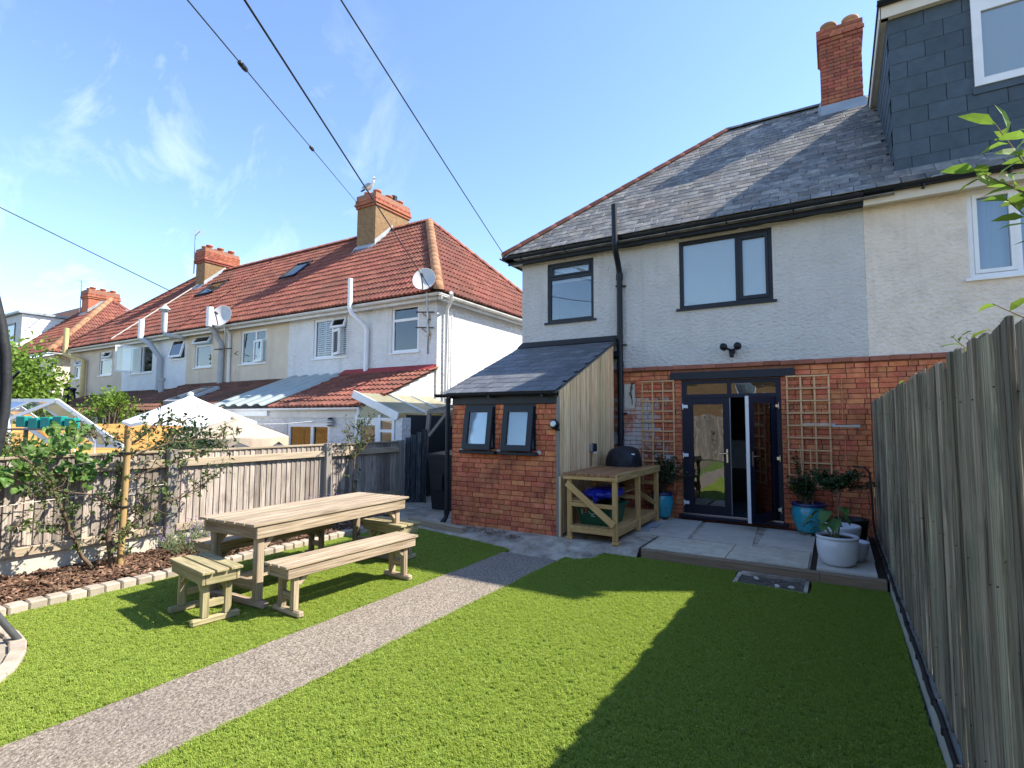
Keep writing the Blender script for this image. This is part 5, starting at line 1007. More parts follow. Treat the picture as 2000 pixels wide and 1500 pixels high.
wy0, wy1, wz = 10.78, 13.6, 7.37; rz_ = lambda q: TEZ + (q - TEY) * TS
d = part('dormer', MB().prism([(-38.05, wy0, rz_(wy0)), (-38.05, wy1, rz_(wy1) - .3), (-38.05, wy1, wz), (-38.05, wy0, wz)], (-11, 0, 0)), 'grey_flue', WB)
for i in range(12):
    z = wz - .09 - i * .18; ye = min(wy1, TEY + (z - .02 - TEZ) / TS)
    if ye > wy0 + .1: part('cladding_board', MB().cbox((-38.03, (wy0 + ye) / 2, z), (.03, ye - wy0, .172), .006), 'clad_w', d)
part('flat_roof', MB().box(-49.2, -37.85, wy0 - .2, wy1 + .3, wz + .02, wz + .14), 'lead', d)
w, pn = window(WB, -43.2, -38.9, 5.55, 6.95, wy0 - .03, 'anthracite', [('v', -41.8, 5.65, 6.85), ('v', -40.3, 5.65, 6.85)], fw=.1, sill=None); pn(-43.1, -41.85, 5.65, 6.85); pn(-41.75, -40.35, 5.65, 6.85); pn(-40.25, -39.0, 5.65, 6.85)
c = part('chimney', MB().box(-42.6, -40.6, 13.7, 14.4, 7.4, 7.95), 'brick_ch', WB)
for k in range(3): part('chimney_pot', MB().lathe([(.14, 7.9), (.15, 8.1), (.1, 8.12)], 12, (-42.2 + k * .6, 14.05, 0)), 'clay_pot', c)
for lab, x, y, z, ln in (('thin tv aerial pole beside the orange brick chimney', -36.85, 12.95, 8.3, 1.9), ('thin tv aerial on the middle brown chimney', -25.05, 13.0, 8.9, 2.0)):
    t = thing('tv_aerial', lab, 'tv aerial', (x, y, z)); part('mast', MB().tube([(x, y, z - .6), (x, y, z + ln * .6)], .03, 6), 'steel', t); part('boom', MB().bar((x, y, z + ln * .6), (x + 1.3, y - .5, z + ln * .5), .03, .03), 'steel', t)
    for k in range(6): part('element', MB().bar((x + .2 * k + .1, y - .08 * k - .25, z + ln * .6 - .015 * k), (x + .2 * k + .2, y - .08 * k + .22, z + ln * .6 - .015 * k), .012, .012), 'steel', t)
rs_ = random.Random(6); sm_ = MB()
for x, z, h in ((-8.80, 4.30, .22), (-8.80, 3.90, .34), (-8.77, 3.85, .20), (-8.86, 4.3, .12)): sm_.add([(x - .012, TY - .012, z), (x + .014, TY - .012, z), (x + .006, TY - .012, z - h), (x - .004, TY - .012, z - h)], [(0, 1, 2, 3)])
part('rust_stain', sm_, 'stain', HA)
# ------------------------------------------------------------------ fences
FR = thing('board_fence', 'tall grey green weathered board fence along the right side of the lawn', 'fence', (.45, 4, -.1))
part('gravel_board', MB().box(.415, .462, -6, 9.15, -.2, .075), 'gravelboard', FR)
rs = random.Random(12); y = 9.15; i = 0; VB = [MB().cbox((0, 0, 0), (1.84, .118 + .011 * k, .017), .003, jit=.0012).mesh('board', 'wood_fence_r', fix=False) for k in range(4)]
while y > -3.2:
    top = 1.905 + rs.uniform(-.028, .018) + (.0 if y > 3.6 else rs.uniform(-.03, .02)); L2 = 1.84
    o = link('board', VB[rs.randrange(4)], FR); a = rs.uniform(-.006, .006) + (rs.choice((-.012, .01)) if y < 3.4 else 0); tw = .05 + rs.uniform(-.035, .035)
    xd = Vector((0, math.sin(a), math.cos(a))); yd = Vector((math.sin(tw), math.cos(tw), 0)); yd = (yd - xd * yd.dot(xd)).normalized(); zd = xd.cross(yd)
    mt = Matrix((xd, yd, zd)).transposed().to_4x4(); mt.translation = Vector((.453 + rs.uniform(-.007, .005), y - .06, top - .92)) - ORG[FR.name]; o.matrix_local = mt; y -= .116 + (rs.uniform(.014, .022) if y < 4.3 and i % 5 == 0 else rs.uniform(-.006, .004)); i += 1
for z in (.35, 1.05, 1.7): plank('rail', (.505, -3.4, z), (.505, 9.1, z), .07, .05, 'wood_fence_r', FR)
for yy in (-1.8, .9, 3.5, 6.2, 8.9): plank('post', (.58, yy, -.15), (.58, yy, 1.8), .09, .09, 'wood_fence_r', FR)
t = thing('armoured_cable', 'black cable clipped along the foot of the right hand fence', 'cable', (.42, 4, .08)); pts = [(.18, 9.13, .98), (.33, 9.12, .97), (.38, 9.10, .90), (.395, 9.08, .6), (.40, 9.05, .25), (.405, 8.9, .10)] + [(.408 + .004 * math.sin(k * 1.9), 8.7 - k * .3, .085 + .012 * abs(math.sin(k * 1.57))) for k in range(38)]
part('sheath', MB().tube(pts, .013, 6), 'cable', t); k = 8.4
while k > -2: part('clip', MB().cbox((.408, k, .085), (.03, .022, .04), .005), 'cable', t); k -= .33
# left fence, sunlit
FX = -7.41
FL = thing('board_fence', 'low sunlit feather edge fence with rails behind the planting bed', 'fence', (FX, 4, -.05))
part('gravel_board', MB().box(FX - .03, FX + .01, -3, 8.0, -.2, .16), 'gravelboard_lit', FL)
VL = [MB().cbox((0, 0, 0), (1.06, .096 + .008 * k, .014), .003, jit=.0012).mesh('board', 'wood_fence', fix=False) for k in range(5)]
y = 7.93
while y > -1.4:
    o = link('board', VL[rs.randrange(5)], FL); a = rs.uniform(-.008, .008); tw = -.17 + rs.uniform(-.04, .04)
    xd = Vector((0, math.sin(a), math.cos(a))); yd = Vector((math.sin(tw), math.cos(tw), 0)); yd = (yd - xd * yd.dot(xd)).normalized(); zd = xd.cross(yd); mt = Matrix((xd, yd, zd)).transposed().to_4x4(); mt.translation = Vector((FX - .012, y, .66 + rs.uniform(-.008, .008))) - ORG[FL.name]; o.matrix_local = mt; y -= .088 if y < 6 else .093
for ya, yb in ((-1.5, 1.15), (1.15, 3.6), (3.75, 6.08), (6.2, 7.88)):
    plank('rail', (FX + .032, ya, 1.035), (FX + .032, yb, 1.04), .045, .10, 'wood_rail', FL, b=.006); plank('rail', (FX + .032, ya, .20), (FX + .032, yb, .205), .045, .095, 'wood_rail', FL, b=.006)
    plank('capping', (FX - .005, ya, 1.185), (FX - .005, yb, 1.19), .055, .03, 'wood_rail', FL, b=.004)
for yy in (1.1, 3.66, 6.14, 7.92): plank('post', (FX + .03, yy, -.15), (FX + .03, yy, 1.215), .11, .12, 'wood_grey', FL, up=Vector((1, 0, 0)), b=.006)
# side gate, bin store frame and dark fence in the passage
t = thing('side_gate', 'dark peeling board gate beside the sunlit fence end post', 'gate', (-7.2, 8.1, -.05))
for i in range(4): plank('board', (-7.30 + i * .098, 8.05 + i * .05, -.02), (-7.30 + i * .098, 8.05 + i * .05, 1.27 + i * .055), .105, .02, 'wood_dark', t, up=Vector((.3, -1, 0)))
t = thing('timber_frame', 'grey timber frame with diagonal braces over the passage beside the outhouse', 'frame', (-6.3, 8.4, -.05))
A = lambda *a, **k: plank('post', *a, .075, .075, 'wood_grey', t, b=.005)
A((-7.13, 8.25, -.05), (-6.97, 8.3, 1.80)); plank('post', (-5.85, 8.3, -.05), (-5.85, 8.3, 1.80), .07, .07, 'wood_grey', t)
plank('rail', (-6.97, 8.29, 1.78), (-5.40, 8.29, 1.80), .06, .07, 'wood_grey', t); plank('rail', (-6.98, 8.29, 1.80), (-6.1, 8.9, 2.02), .06, .07, 'wood_grey', t); plank('rail', (-6.2, 8.25, 1.80), (-5.5, 8.5, 1.95), .06, .06, 'wood_grey', t)
plank('brace', (-6.93, 8.25, 1.30), (-6.48, 8.25, 1.76), .06, .05, 'wood_grey', t, up=Vector((0, 1, 0))); plank('brace', (-6.15, 8.25, .80), (-5.75, 8.25, 1.20), .07, .05, 'wood_grey', t, up=Vector((0, 1, 0)))
t = thing('passage_fence', 'dark shaded fence panel closing the passage behind the wheelie bin', 'fence', (-6.3, 9.6, 0))
for i in range(18): plank('board', (-7.45 + i * .118, 9.6, -.1), (-7.45 + i * .118, 9.6, 1.48), .11, .018, 'wood_dark', t, up=Vector((.12, -1, 0)))
for i in range(2): plank('panel', (-7.4, 9.56, 1.56 + i * .16), (-5.4, 9.56, 1.56 + i * .16), .02, .15, 'wood_grey', t)
part('rail', MB().box(-7.4, -5.4, 9.62, 9.66, 1.0, 1.08), 'wood_dark', t)
t = thing('wheelie_bin', 'black wheelie bin standing in the shaded passage beside the outhouse', 'bin', (-6.2, 7.85, -.05)); bx, by = -6.12, 7.95
b = MB(); b.prism([(bx - .24, by - .30, .02), (bx + .20, by - .30, .02), (bx + .20, by + .16, .02), (bx - .24, by + .16, .02)], (0, 0, 0.001)); b = MB()
lo = [(bx - .24, by - .27), (bx + .22, by - .27), (bx + .22, by + .22), (bx - .24, by + .22)]; hi = [(bx - .29, by - .34), (bx + .28, by - .34), (bx + .28, by + .36), (bx - .29, by + .36)]
b.add([(x, y, .0) for x, y in lo] + [(x, y, .93) for x, y in hi], [(0, 1, 2, 3)[::-1], (0, 1, 5, 4), (1, 2, 6, 5), (2, 3, 7, 6), (3, 0, 4, 7), (4, 5, 6, 7)]); b.cbox((bx, by, .945), (.60, .73, .04), .012); b.cbox((bx - .06, by - .335, .5), (.22, .02, .3), .008)
part('body', b, 'bin', t); part('lid', MB().prism([(bx - .31, by - .37, .965), (bx + .30, by - .37, .965), (bx + .29, by + .36, 1.01), (bx - .30, by + .36, 1.01)], (0, 0, .035)), 'bin', t); part('handle', MB().tube([(bx - .22, by + .40, .98), (bx + .22, by + .40, .98)], .016, 8), 'bin', t)
for s in (-.24, .22): part('wheel', MB().tube([(bx + s - .02, by + .24, .06), (bx + s + .03, by + .24, .06)], .10, 16), 'bin', t)
# ------------------------------------------------------------------ picnic table, two benches, two stools
def trestle_seat(root, Ln, Wd, H, nb, mat, leg=.055, ap=.09, inset=.14, bt=.024, over=.03):
    """plank top on two trestle ends: boards along X, legs in pairs joined by a foot and a rail"""
    gap = .018; bw = (Wd - gap * (nb - 1)) / nb
    for i in range(nb): y = -Wd / 2 + bw / 2 + i * (bw + gap); plank('top_board', (-Ln / 2 + U(-.004, .004), y, H - bt / 2), (Ln / 2 + U(-.004, .004), y, H - bt / 2), bw, bt, mat, root, b=.004)
    for s in (-1, 1): plank('apron', (-Ln / 2 + over, s * (Wd / 2 - .026), H - bt - ap / 2), (Ln / 2 - over, s * (Wd / 2 - .026), H - bt - ap / 2), .026, ap, mat, root); plank('end_apron', (s * (Ln / 2 - over - .014), -Wd / 2 + .042, H - bt - ap / 2 - .002), (s * (Ln / 2 - over - .014), Wd / 2 - .042, H - bt - ap / 2 - .002), .026, ap, mat, root)
    for s in (-1, 1):
        x = s * (Ln / 2 - inset); hw = Wd / 2 - .075
        for q in (-1, 1):
            plank('leg', (x, q * hw, .055), (x, q * hw, H - bt - .004), leg, leg, mat, root, up=Vector((1, 0, 0)))
            plank('brace', (x - s * (leg * .5), q * hw, H - bt - ap * .5 - .12), (x - s * (leg * .5 + .13), q * hw, H - bt - ap * .5), .045, .04, mat, root)
        plank('foot', (x, -Wd / 2 - .03, .03), (x, Wd / 2 + .03, .03), leg * 1.1, .055, mat, root, b=.014); plank('cross_rail', (x, -hw, H * .36), (x, hw, H * .36), .034, .06, mat, root)
    return root
random.seed(5)
T = thing('picnic_table', 'weathered slatted garden dining table standing on the left lawn', 'table', (0, 0, 0))
Ln, Wd, H = 2.12, .84, .765
for i in range(6): bw = .129; y = -Wd / 2 + bw / 2 + i * (bw + .013); plank('top_board', (-Ln / 2 + U(-.005, .005), y, H - .013), (Ln / 2 + U(-.005, .005), y, H - .013), bw, .026, 'wood_table', T, b=.004)
for s in (-1, 1): plank('apron', (-Ln / 2 + .05, s * (Wd / 2 - .03), H - .083), (Ln / 2 - .05, s * (Wd / 2 - .03), H - .083), .028, .112, 'wood_table', T); plank('end_apron', (s * (Ln / 2 - .064), -Wd / 2 + .045, H - .084), (s * (Ln / 2 - .064), Wd / 2 - .045, H - .084), .028, .11, 'wood_table', T)
for s in (-1, 1):
    x = s * (Ln / 2 - .13)
    for q in (-1, 1): plank('leg', (x, q * .325, .06), (x, q * .325, H - .03), .07, .07, 'wood_table', T, up=Vector((1, 0, 0)), b=.005); plank('brace', (x - s * .035, q * .325, H - .24), (x - s * .17, q * .325, H - .10), .05, .045, 'wood_table', T)
    plank('foot', (x, -.45, .032), (x, .45, .032), .075, .06, 'wood_table', T, b=.016); plank('cross_rail', (x, -.325, .19), (x, .325, .19), .04, .09, 'wood_table', T)
plank('stretcher', (-Ln / 2 + .13, 0, .2), (Ln / 2 - .13, 0, .2), .045, .08, 'wood_table', T)
T.location = (-4.93, 3.98, -.100); T.rotation_euler.z = R(92.2)
b1 = trestle_seat(thing('garden_bench', 'weathered plank bench in front of the table on the path side', 'bench', (0, 0, 0), 'benches round the garden table'), 1.60, .33, .455, 3, 'wood_table'); b1.location = (-4.15, 3.76, -.100); b1.rotation_euler.z = R(87.5)
b2 = copy_tree(b1); b2['label'] = 'shaded plank bench behind the table on the flower bed side'; b2.location = (-5.62, 3.90, -.100); b2.rotation_euler.z = R(91)
s1 = trestle_seat(thing('garden_stool', 'short mossy plank stool at the near end of the table', 'stool', (0, 0, 0), 'short stools at the table ends'), .73, .33, .455, 3, 'wood_mossy', inset=.12); s1.location = (-4.785, 2.70, -.100); s1.rotation_euler.z = R(-8)
s2 = copy_tree(s1); s2['label'] = 'short plank stool at the far end of the table near the brick outhouse'; s2.location = (-4.80, 5.0, -.100); s2.rotation_euler.z = R(-4)
for o in s2.children:
    pass
# ------------------------------------------------------------------ workbench, crate, sack, covered barbecue
WB2 = thing('workbench', 'tan timber workbench with shelf and diagonal brace against the clad outhouse side', 'workbench', (-2.9, 7.85, 0))
bx0, bx1, by0, by1, bh = -3.26, -2.50, 6.74, 8.72, .90
for i in range(8): w = (bx1 - bx0) / 8; plank('top_board', (bx0 + w * (i + .5), by0, bh - .022), (bx0 + w * (i + .5), by1, bh - .022), w - .004, .042, 'wood_top', WB2, b=.005)
plank('top_edge', (bx1 + .016, by0 - .004, bh - .045), (bx1 + .016, by1, bh - .045), .03, .10, 'wood_new', WB2); plank('end_rail', (bx0, by0 + .02, bh - .066), (bx1 + .03, by0 + .02, bh - .066), .035, .045, 'wood_new', WB2); plank('end_rail', (bx0, by1 - .02, bh - .08), (bx1, by1 - .02, bh - .08), .035, .07, 'wood_new', WB2)
for x, y in ((bx0 + .08, by0 + .06), (bx1 - .02, by0 + .04), (bx0 + .08, by1 - .06), (bx1 - .02, by1 - .06), (bx1 - .02, 7.72), (bx0 + .08, 7.72)): plank('leg', (x, y, .02), (x, y, bh - .045), .07, .045, 'wood_new', WB2, up=Vector((1, 0, 0)) if False else Vector((0, 1, 0)))
plank('foot_block', (bx1 - .06, by0 + .04, .012), (bx1 + .04, by0 + .04, .012), .10, .03, 'wood_new', WB2); plank('foot_block', (bx0 + .03, by0 + .06, .012), (bx0 + .13, by0 + .06, .012), .09, .03, 'wood_new', WB2)
plank('diagonal_brace', (bx0 + .06, by0 - .008, bh - .14), (bx1 - .02, by0 - .008, .24), .03, .085, 'wood_new', WB2, up=Vector((.6, 0, .8)))
plank('shelf_rail', (bx0 + .1, by0 + .03, .475), (bx1 - .03, by0 + .03, .475), .035, .055, 'wood_new', WB2); plank('bottom_rail', (bx0 + .1, by0 + .03, .125), (bx1 - .03, by0 + .03, .125), .035, .05, 'wood_new', WB2)
for z in (.125,): plank('bottom_rail', (bx1 - .02, by0 + .07, z), (bx1 - .02, by1 - .08, z), .035, .09, 'wood_new', WB2)
for i in range(7): w = .092; plank('shelf_board', (bx0 + .10 + w * (i + .5), by0 + .01, .168), (bx0 + .10 + w * (i + .5), by1 - .05, .168), w - .004, .035, 'wood_new', WB2, b=.004)
for i in range(4): plank('shelf_board', (bx0 + .08 + .1 * i, by0 + .05, .515), (bx0 + .08 + .1 * i, by1 - .1, .515), .094, .022, 'wood_new', WB2)
plank('diagonal_brace', (bx0 + .2, by1 - .1, .6), (bx1 - .03, by1 - .1, .3), .03, .07, 'wood_new', WB2); plank('shelf_rail', (bx0 + .1, 7.72, .5), (bx1 - .03, 7.72, .5), .035, .055, 'wood_new', WB2); plank('shelf_rail', (bx0 + .1, by1 - .06, .62), (bx1 - .03, by1 - .06, .62), .035, .055, 'wood_new', WB2)
t = thing('recycling_crate', 'dark green plastic crate with printed lettering on the lower shelf of the workbench', 'crate', (-2.88, 7.2, .19))
q = lambda x0, x1, y0, y1, z: [(x0, y0, z), (x1, y0, z), (x1, y1, z), (x0, y1, z)]
b = MB().add(q(-3.07, -2.66, 6.93, 7.45, .19) + q(-3.11, -2.62, 6.86, 7.50, .45), [(3, 2, 1, 0), (0, 1, 5, 4), (1, 2, 6, 5), (2, 3, 7, 6), (3, 0, 4, 7)]); part('tub', b, 'crate', t)
part('rim', MB().box(-3.13, -2.60, 6.84, 6.87, .425, .465).box(-3.13, -2.60, 7.49, 7.52, .425, .465).box(-3.13, -3.10, 6.87, 7.49, .425, .465).box(-2.63, -2.60, 6.87, 7.49, .425, .465), 'crate', t)
def text(s, size, mat, M4, name, parent):
    cu = bpy.data.curves.new(name, 'FONT'); cu.body = s; cu.size = size; cu.extrude = .0006; o = bpy.data.objects.new(name, cu); COL.objects.link(o); me = bpy.data.meshes.new_from_object(o.evaluated_get(bpy.context.evaluated_depsgraph_get())); bpy.data.objects.remove(o); me.materials.clear(); me.materials.append(MT[mat]); r = link(name, me, parent); M4 = M4.copy(); M4.translation = M4.translation - ORG[parent.name]; r.matrix_local = M4; return r
tl = math.atan2(.07, .26); RX = Matrix.Rotation(R(90) + tl, 4, 'X')
text('12', .085, 'print_r', Matrix.Translation((-3.04, 6.878, .355)) @ RX, 'number', t); text('Rhys', .045, 'print_w', Matrix.Translation((-2.95, 6.885, .335)) @ RX, 'lettering', t) if False else None
b = MB(); 
for pts in ([(-3.035, .40), (-3.04, .36), (-3.03, .33)], [(-2.935, .375), (-2.91, .345), (-2.87, .34), (-2.84, .352)], [(-2.905, .31), (-2.89, .318), (-2.87, .308), (-2.85, .312)]): b.tube([(x, 6.93 - .26923 * (z - .19) - .004, z) for x, z in pts], .0035, 5)
part('pale_print', b, 'print_w', t)
t = thing('plastic_sack', 'shiny blue plastic sack lying on the upper shelf of the workbench', 'sack', (-2.87, 7.25, .53)); b = MB(); n = 18
prof = []; random.seed(21)
for i in range(9):
    a = math.pi * i / 8; y = 7.25 - math.cos(a) * .38; rr = max(.02, math.sin(a)) ** .55
    for k in range(n): th = 2 * math.pi * k / n; prof.append((-2.86 + math.cos(th) * .26 * rr * (1 + U(-.06, .06)), y, max(.528, .60 + math.sin(th) * .10 * rr * (1 + U(-.15, .15)))))
b.add(prof, [(i * n + k, i * n + (k + 1) % n, (i + 1) * n + (k + 1) % n, (i + 1) * n + k) for i in range(8) for k in range(n)], smooth=True); part('sack_body', b, 'blue_bag', t); part('twisted_neck', MB().tube([(-2.86, 6.90, .60), (-2.84, 6.84, .57), (-2.80, 6.80, .545)], [.05, .018, .04], 8), 'blue_bag', t)
BQ = thing('covered_barbecue', 'small barbecue under a black fabric cover on the workbench top', 'barbecue', (-2.93, 8.32, .9)); b = MB(); n = 40; rows = []
for z, rx in ((0, .265), (.035, .262), (.09, .258), (.16, .25), (.23, .222), (.262, .195), (.288, .14), (.30, .06), (.302, .0)):
    for k in range(n):
        a = 2 * math.pi * k / n; f = 1 + (.035 * math.sin(a * 7 + z * 9) + .025 * math.sin(a * 11 - z * 17)) * (1 - z / .36) ; c, s_ = math.cos(a), math.sin(a); e = 2 / 2.8
        rows.append((-2.93 + abs(c) ** e * (1 if c > 0 else -1) * rx * f, 8.30 + abs(s_) ** e * (1 if s_ > 0 else -1) * rx * f * 1.05, .902 + z + .012 * math.sin(a * 3) * (z > .1)))
b.add(rows, [(i * n + k, i * n + (k + 1) % n, (i + 1) * n + (k + 1) % n, (i + 1) * n + k) for i in range(8) for k in range(n)], smooth=True); part('cover', b, 'cover', BQ)
part('hem_strap', MB().tube([(-2.93 + .268 * math.cos(a * .314), 8.30 + .28 * math.sin(a * .314), .925) for a in range(21)], .008, 5), 'cover', BQ); part('white_logo', MB().add([(-2.735, 8.10, 1.09), (-2.70, 8.15, 1.085), (-2.70, 8.15, 1.105), (-2.735, 8.10, 1.11)], [(0, 1, 2, 3)]), 'print_w', BQ)
t = thing('spare_slates', 'loose grey slates lying on the concrete under the workbench edge', 'slate', (-2.5, 8.1, .0))
for x, y, z, a in ((-2.5, 7.95, .008, .2), (-2.46, 8.25, .016, .05), (-2.56, 8.35, .008, -.1)): part('slate', MB().cbox((x, y, z), (.18, .32, .01), .003, Matrix.Rotation(a, 3, 'Z')), 'lead', t)
# ------------------------------------------------------------------ pots and their plants
def pot(root, c, prof, mat, rim=None, soil_z=None, soil_r=None, feet=0):
    part('pot', MB().lathe(prof, 28, c), mat, root)
    if rim: part('rim', MB().lathe(rim, 28, c), 'blue_rim' if mat == 'blue_pot' else mat, root)
    part('soil', MB().disc((c[0], c[1], c[2] + soil_z), soil_r, 20), 'soil', root)
    for k in range(feet): a = k * 2.1 + .4; part('pot_foot', MB().cbox((c[0] + .1 * math.cos(a), c[1] + .1 * math.sin(a), c[2] - .018), (.07, .05, .035), .008), 'block', root)
def bush(root, c, spread, hgt, nst, nlf, mat, seed, ls=(.03, .05), stem='stem', blossoms=0, lean=(0, 0), name='foliage'):
    random.seed(seed); st = MB(); lf = MB(); fl = MB(); c = Vector(c)
    for i in range(nst):
        a = U(0, 6.283); r = U(.2, 1); tip = c + Vector((math.cos(a) * spread * r + lean[0], math.sin(a) * spread * r * .8 + lean[1], hgt * U(.55, 1.0))); mid = c + (tip - c) * .5 + Vector((U(-.05, .05), U(-.05, .05), hgt * .08)); pts = [c + Vector((U(-.03, .03), U(-.03, .03), 0)), mid, tip]; st.tube(pts, [.007, .005, .002], 5)
        for k in range(nlf):
            u = U(.3, 1.05); p = (pts[0].lerp(mid, u * 2) if u < .5 else mid.lerp(tip, u * 2 - 1)) + rv(.022); d = Vector((U(-1, 1), U(-1, 1), U(-.3, .7))); leafy(lf, p, d, U(*ls), U(*ls) * .62, up=Z + rv(.4))
        if blossoms and i % blossoms == 0:
            for k in range(5): leafy(fl, tip + rv(.006), Vector((math.cos(k * 1.257), math.sin(k * 1.257), .5)), .028, .024, up=Z)
    part('stems', st, stem, root); o = part(name, lf, mat, root, 'stuff', fix=False)
    if fl.v: part('blossom', fl, 'petal', root, fix=False)
P1 = thing('potted_rose', 'white flowering rose in a turquoise glazed pot between workbench and doors', 'potted plant', (-2.50, 8.93, 0))
BP = [(.0, .02), (.125, .02), (.135, .05), (.165, .16), (.178, .25), (.172, .33), (.158, .375)]; RM = [(.158, .372), (.176, .378), (.180, .40), (.172, .415), (.15, .415), (.148, .36)]
pot(P1, (-2.50, 8.93, .03), BP, 'blue_pot', RM, .375, .15, 3); bush(P1, (-2.48, 8.95, .42), .30, .62, 24, 36, 'leaf_dark', 31, (.04, .065), blossoms=4, lean=(.02, -.02)); bush(P1, (-2.42, 8.92, .62), .12, .16, 5, 16, 'leaf_dark', 38, (.035, .065), lean=(.36, .04), name='trailing_foliage')
P2 = thing('potted_shrub', 'dark leafy shrub in a large turquoise pot right of the french doors', 'potted plant', (-.37, 8.86, 0))
sc = 1.28; pot(P2, (-.37, 8.86, .03), [(r * sc, z * 1.02) for r, z in BP], 'blue_pot', [(r * sc, z * 1.02) for r, z in RM], .385, .19, 3); bush(P2, (-.40, 8.88, .42), .25, .42, 32, 44, 'leaf_dark', 32, (.035, .055), blossoms=9, lean=(-.02, 0)); bush(P2, (-.45, 9.0, .6), .10, .58, 6, 24, 'leaf_dark', 37, (.03, .045), lean=(-.08, .06), name='climbing_shoots')
part('cane', MB().tube([(-.33, 8.95, .4), (-.335, 9.03, 1.22)], .009, 6).tube([(-.42, 8.9, .4), (-.47, 8.98, 1.28)], .007, 6), 'wood_trellis', P2)
P3 = thing('standard_bay_tree', 'small round headed tree on a bare pale stem in a grey blue pot', 'potted plant', (.02, 7.85, .01))
pot(P3, (.02, 7.80, .012), [(0, 0), (.13, 0), (.155, .05), (.19, .24), (.20, .30), (.205, .33), (.195, .34), (.18, .335), (.175, .26)], 'white_pot', None, .28, .18); part('trunk', MB().tube([(.02, 7.80, .28), (-.02, 7.83, .5), (.0, 7.9, .70), (-.04, 8.0, .80)], [.014, .012, .011, .009], 8), 'stem', P3)
random.seed(44)
bush(P3, (-.05, 8.02, .70), .34, .30, 36, 48, 'leaf_dark', 33, (.035, .055), lean=(.02, .02)); bush(P3, (.10, 8.05, .74), .16, .14, 8, 22, 'leaf_dark', 39, (.03, .05), lean=(.25, .05), name='side_foliage')
P4 = thing('potted_squash', 'broad leaved squash plant in a rounded white pot on the patio corner', 'potted plant', (-.03, 7.12, .01))
WP = [(0, .0), (.12, .0), (.165, .03), (.195, .10), (.208, .20), (.208, .275), (.203, .285), (.205, .30), (.212, .305), (.212, .325), (.195, .33), (.188, .30)]
pot(P4, (-.03, 7.12, .013), WP, 'white_pot', None, .295, .19); random.seed(9); st = MB(); lf = MB()
for i, (dx, dy, h, ln) in enumerate(((-.20, -.02, .26, .17), (-.13, .05, .34, .16), (-.05, -.05, .36, .19), (.03, .03, .42, .15), (-.22, .06, .18, .15), (-.08, -.10, .20, .13), (-.01, -.04, .27, .16), (.05, -.02, .30, .12), (-.17, .0, .12, .13))):
    b0 = Vector((-.03 + dx * .2, 7.12 + dy * .2, .30)); tp = Vector((-.03 + dx, 7.12 + dy, .30 + h * .85)); st.tube([b0, (b0 + tp) / 2 + Vector((0, 0, .05)), tp], [.006, .005, .004], 6); d = Vector((dx, dy, -.02)).normalized() + Vector((0, 0, -.15)); leafy(lf, tp, d, ln, ln * .95, up=Z, bend=.35)
part('stems', st, 'stem_g', P4); part('leaves', lf, 'leaf_squash', P4, 'stuff', fix=False)
t = thing('empty_black_pot', 'empty black plastic tub standing behind the white pot by the fence', 'pot', (.13, 8.6, 0)); part('tub', MB().lathe([(0, .0), (.15, .0), (.19, .28), (.20, .28), (.20, .315), (.185, .315), (.175, .26)], 24, (.14, 8.55, .012)), 'black_pot', t); part('soil', MB().disc((.14, 8.55, .25), .175, 20), 'soil', t)
t = thing('small_blue_pot', 'small plain blue grey bowl tucked behind the white pot', 'pot', (.02, 7.5, 0)); part('bowl', MB().lathe([(0, 0), (.12, 0), (.17, .10), (.185, .2), (.19, .22), (.175, .22), (.165, .16)], 22, (.10, 7.45, .012)), 'white_pot', t)
random.seed(77)
part('soil', MB().disc((.10, 7.45, .19), .16, 18), 'soil', t)
# bolts on the garden furniture, nail heads on the right-hand fence
nm = MB(); random.seed(3)
for k in range(int(12.2 / .116)):
    yy = 9.10 - k * .116
    for z in (.35, 1.05, 1.7): (nm.cbox((.438, yy + U(-.03, .03), z + U(-.02, .02)), (.006, .005, .005), .001) if random.random() < .6 else 0)
part('nail_heads', nm, 'rust', FR, 'stuff', fix=False)
# ------------------------------------------------------------------ espalier apple and other planting along the left fence
def limb_tree(root, limbs, leaf_mat, n_tw, lf_tw, ls, seed, stem='stem'):
    random.seed(seed); st = MB(); lf = MB(); tw = MB()
    for pts, r0, r1 in limbs:
        pts = [Vector(p) for p in pts]; fine = []
        for a, b in zip(pts, pts[1:]):
            for k in range(4): fine.append(a.lerp(b, k / 4) + rv(.012))
        fine.append(pts[-1]); n = len(fine); st.tube(fine, [r0 + (r1 - r0) * i / (n - 1) for i in range(n)], 7)
        for k in range(int(n_tw * sum((b - a).length for a, b in zip(pts, pts[1:])))):
            u = U(.15, 1) * (n - 1); i = min(int(u), n - 2); p = fine[i].lerp(fine[i + 1], u - i); d = (rv(1) + Vector((.25, 0, .5))).normalized(); ln = U(.06, .26); q = p + d * ln * .5 + rv(.015); e = p + d * ln + Vector((0, 0, .02)); tw.tube([p, q, e], [.005, .0035, .0018], 4)
            for j in range(random.randint(lf_tw // 2, lf_tw)): w = U(.2, 1.05); leafy(lf, p.lerp(e, w) + rv(.012), d + rv(.8), U(*ls), U(*ls) * .55, up=Z + rv(.6))
    part('trunk', st, stem, root); part('twigs', tw, stem, root, fix=False); part('foliage', lf, leaf_mat, root, 'stuff', fix=False)
AP = thing('apple_tree', 'small sparse apple tree tied to a tan stake in the bark bed', 'tree', (-6.95, 2.86, -.06))
B0 = (-6.95, 2.86, -.06)
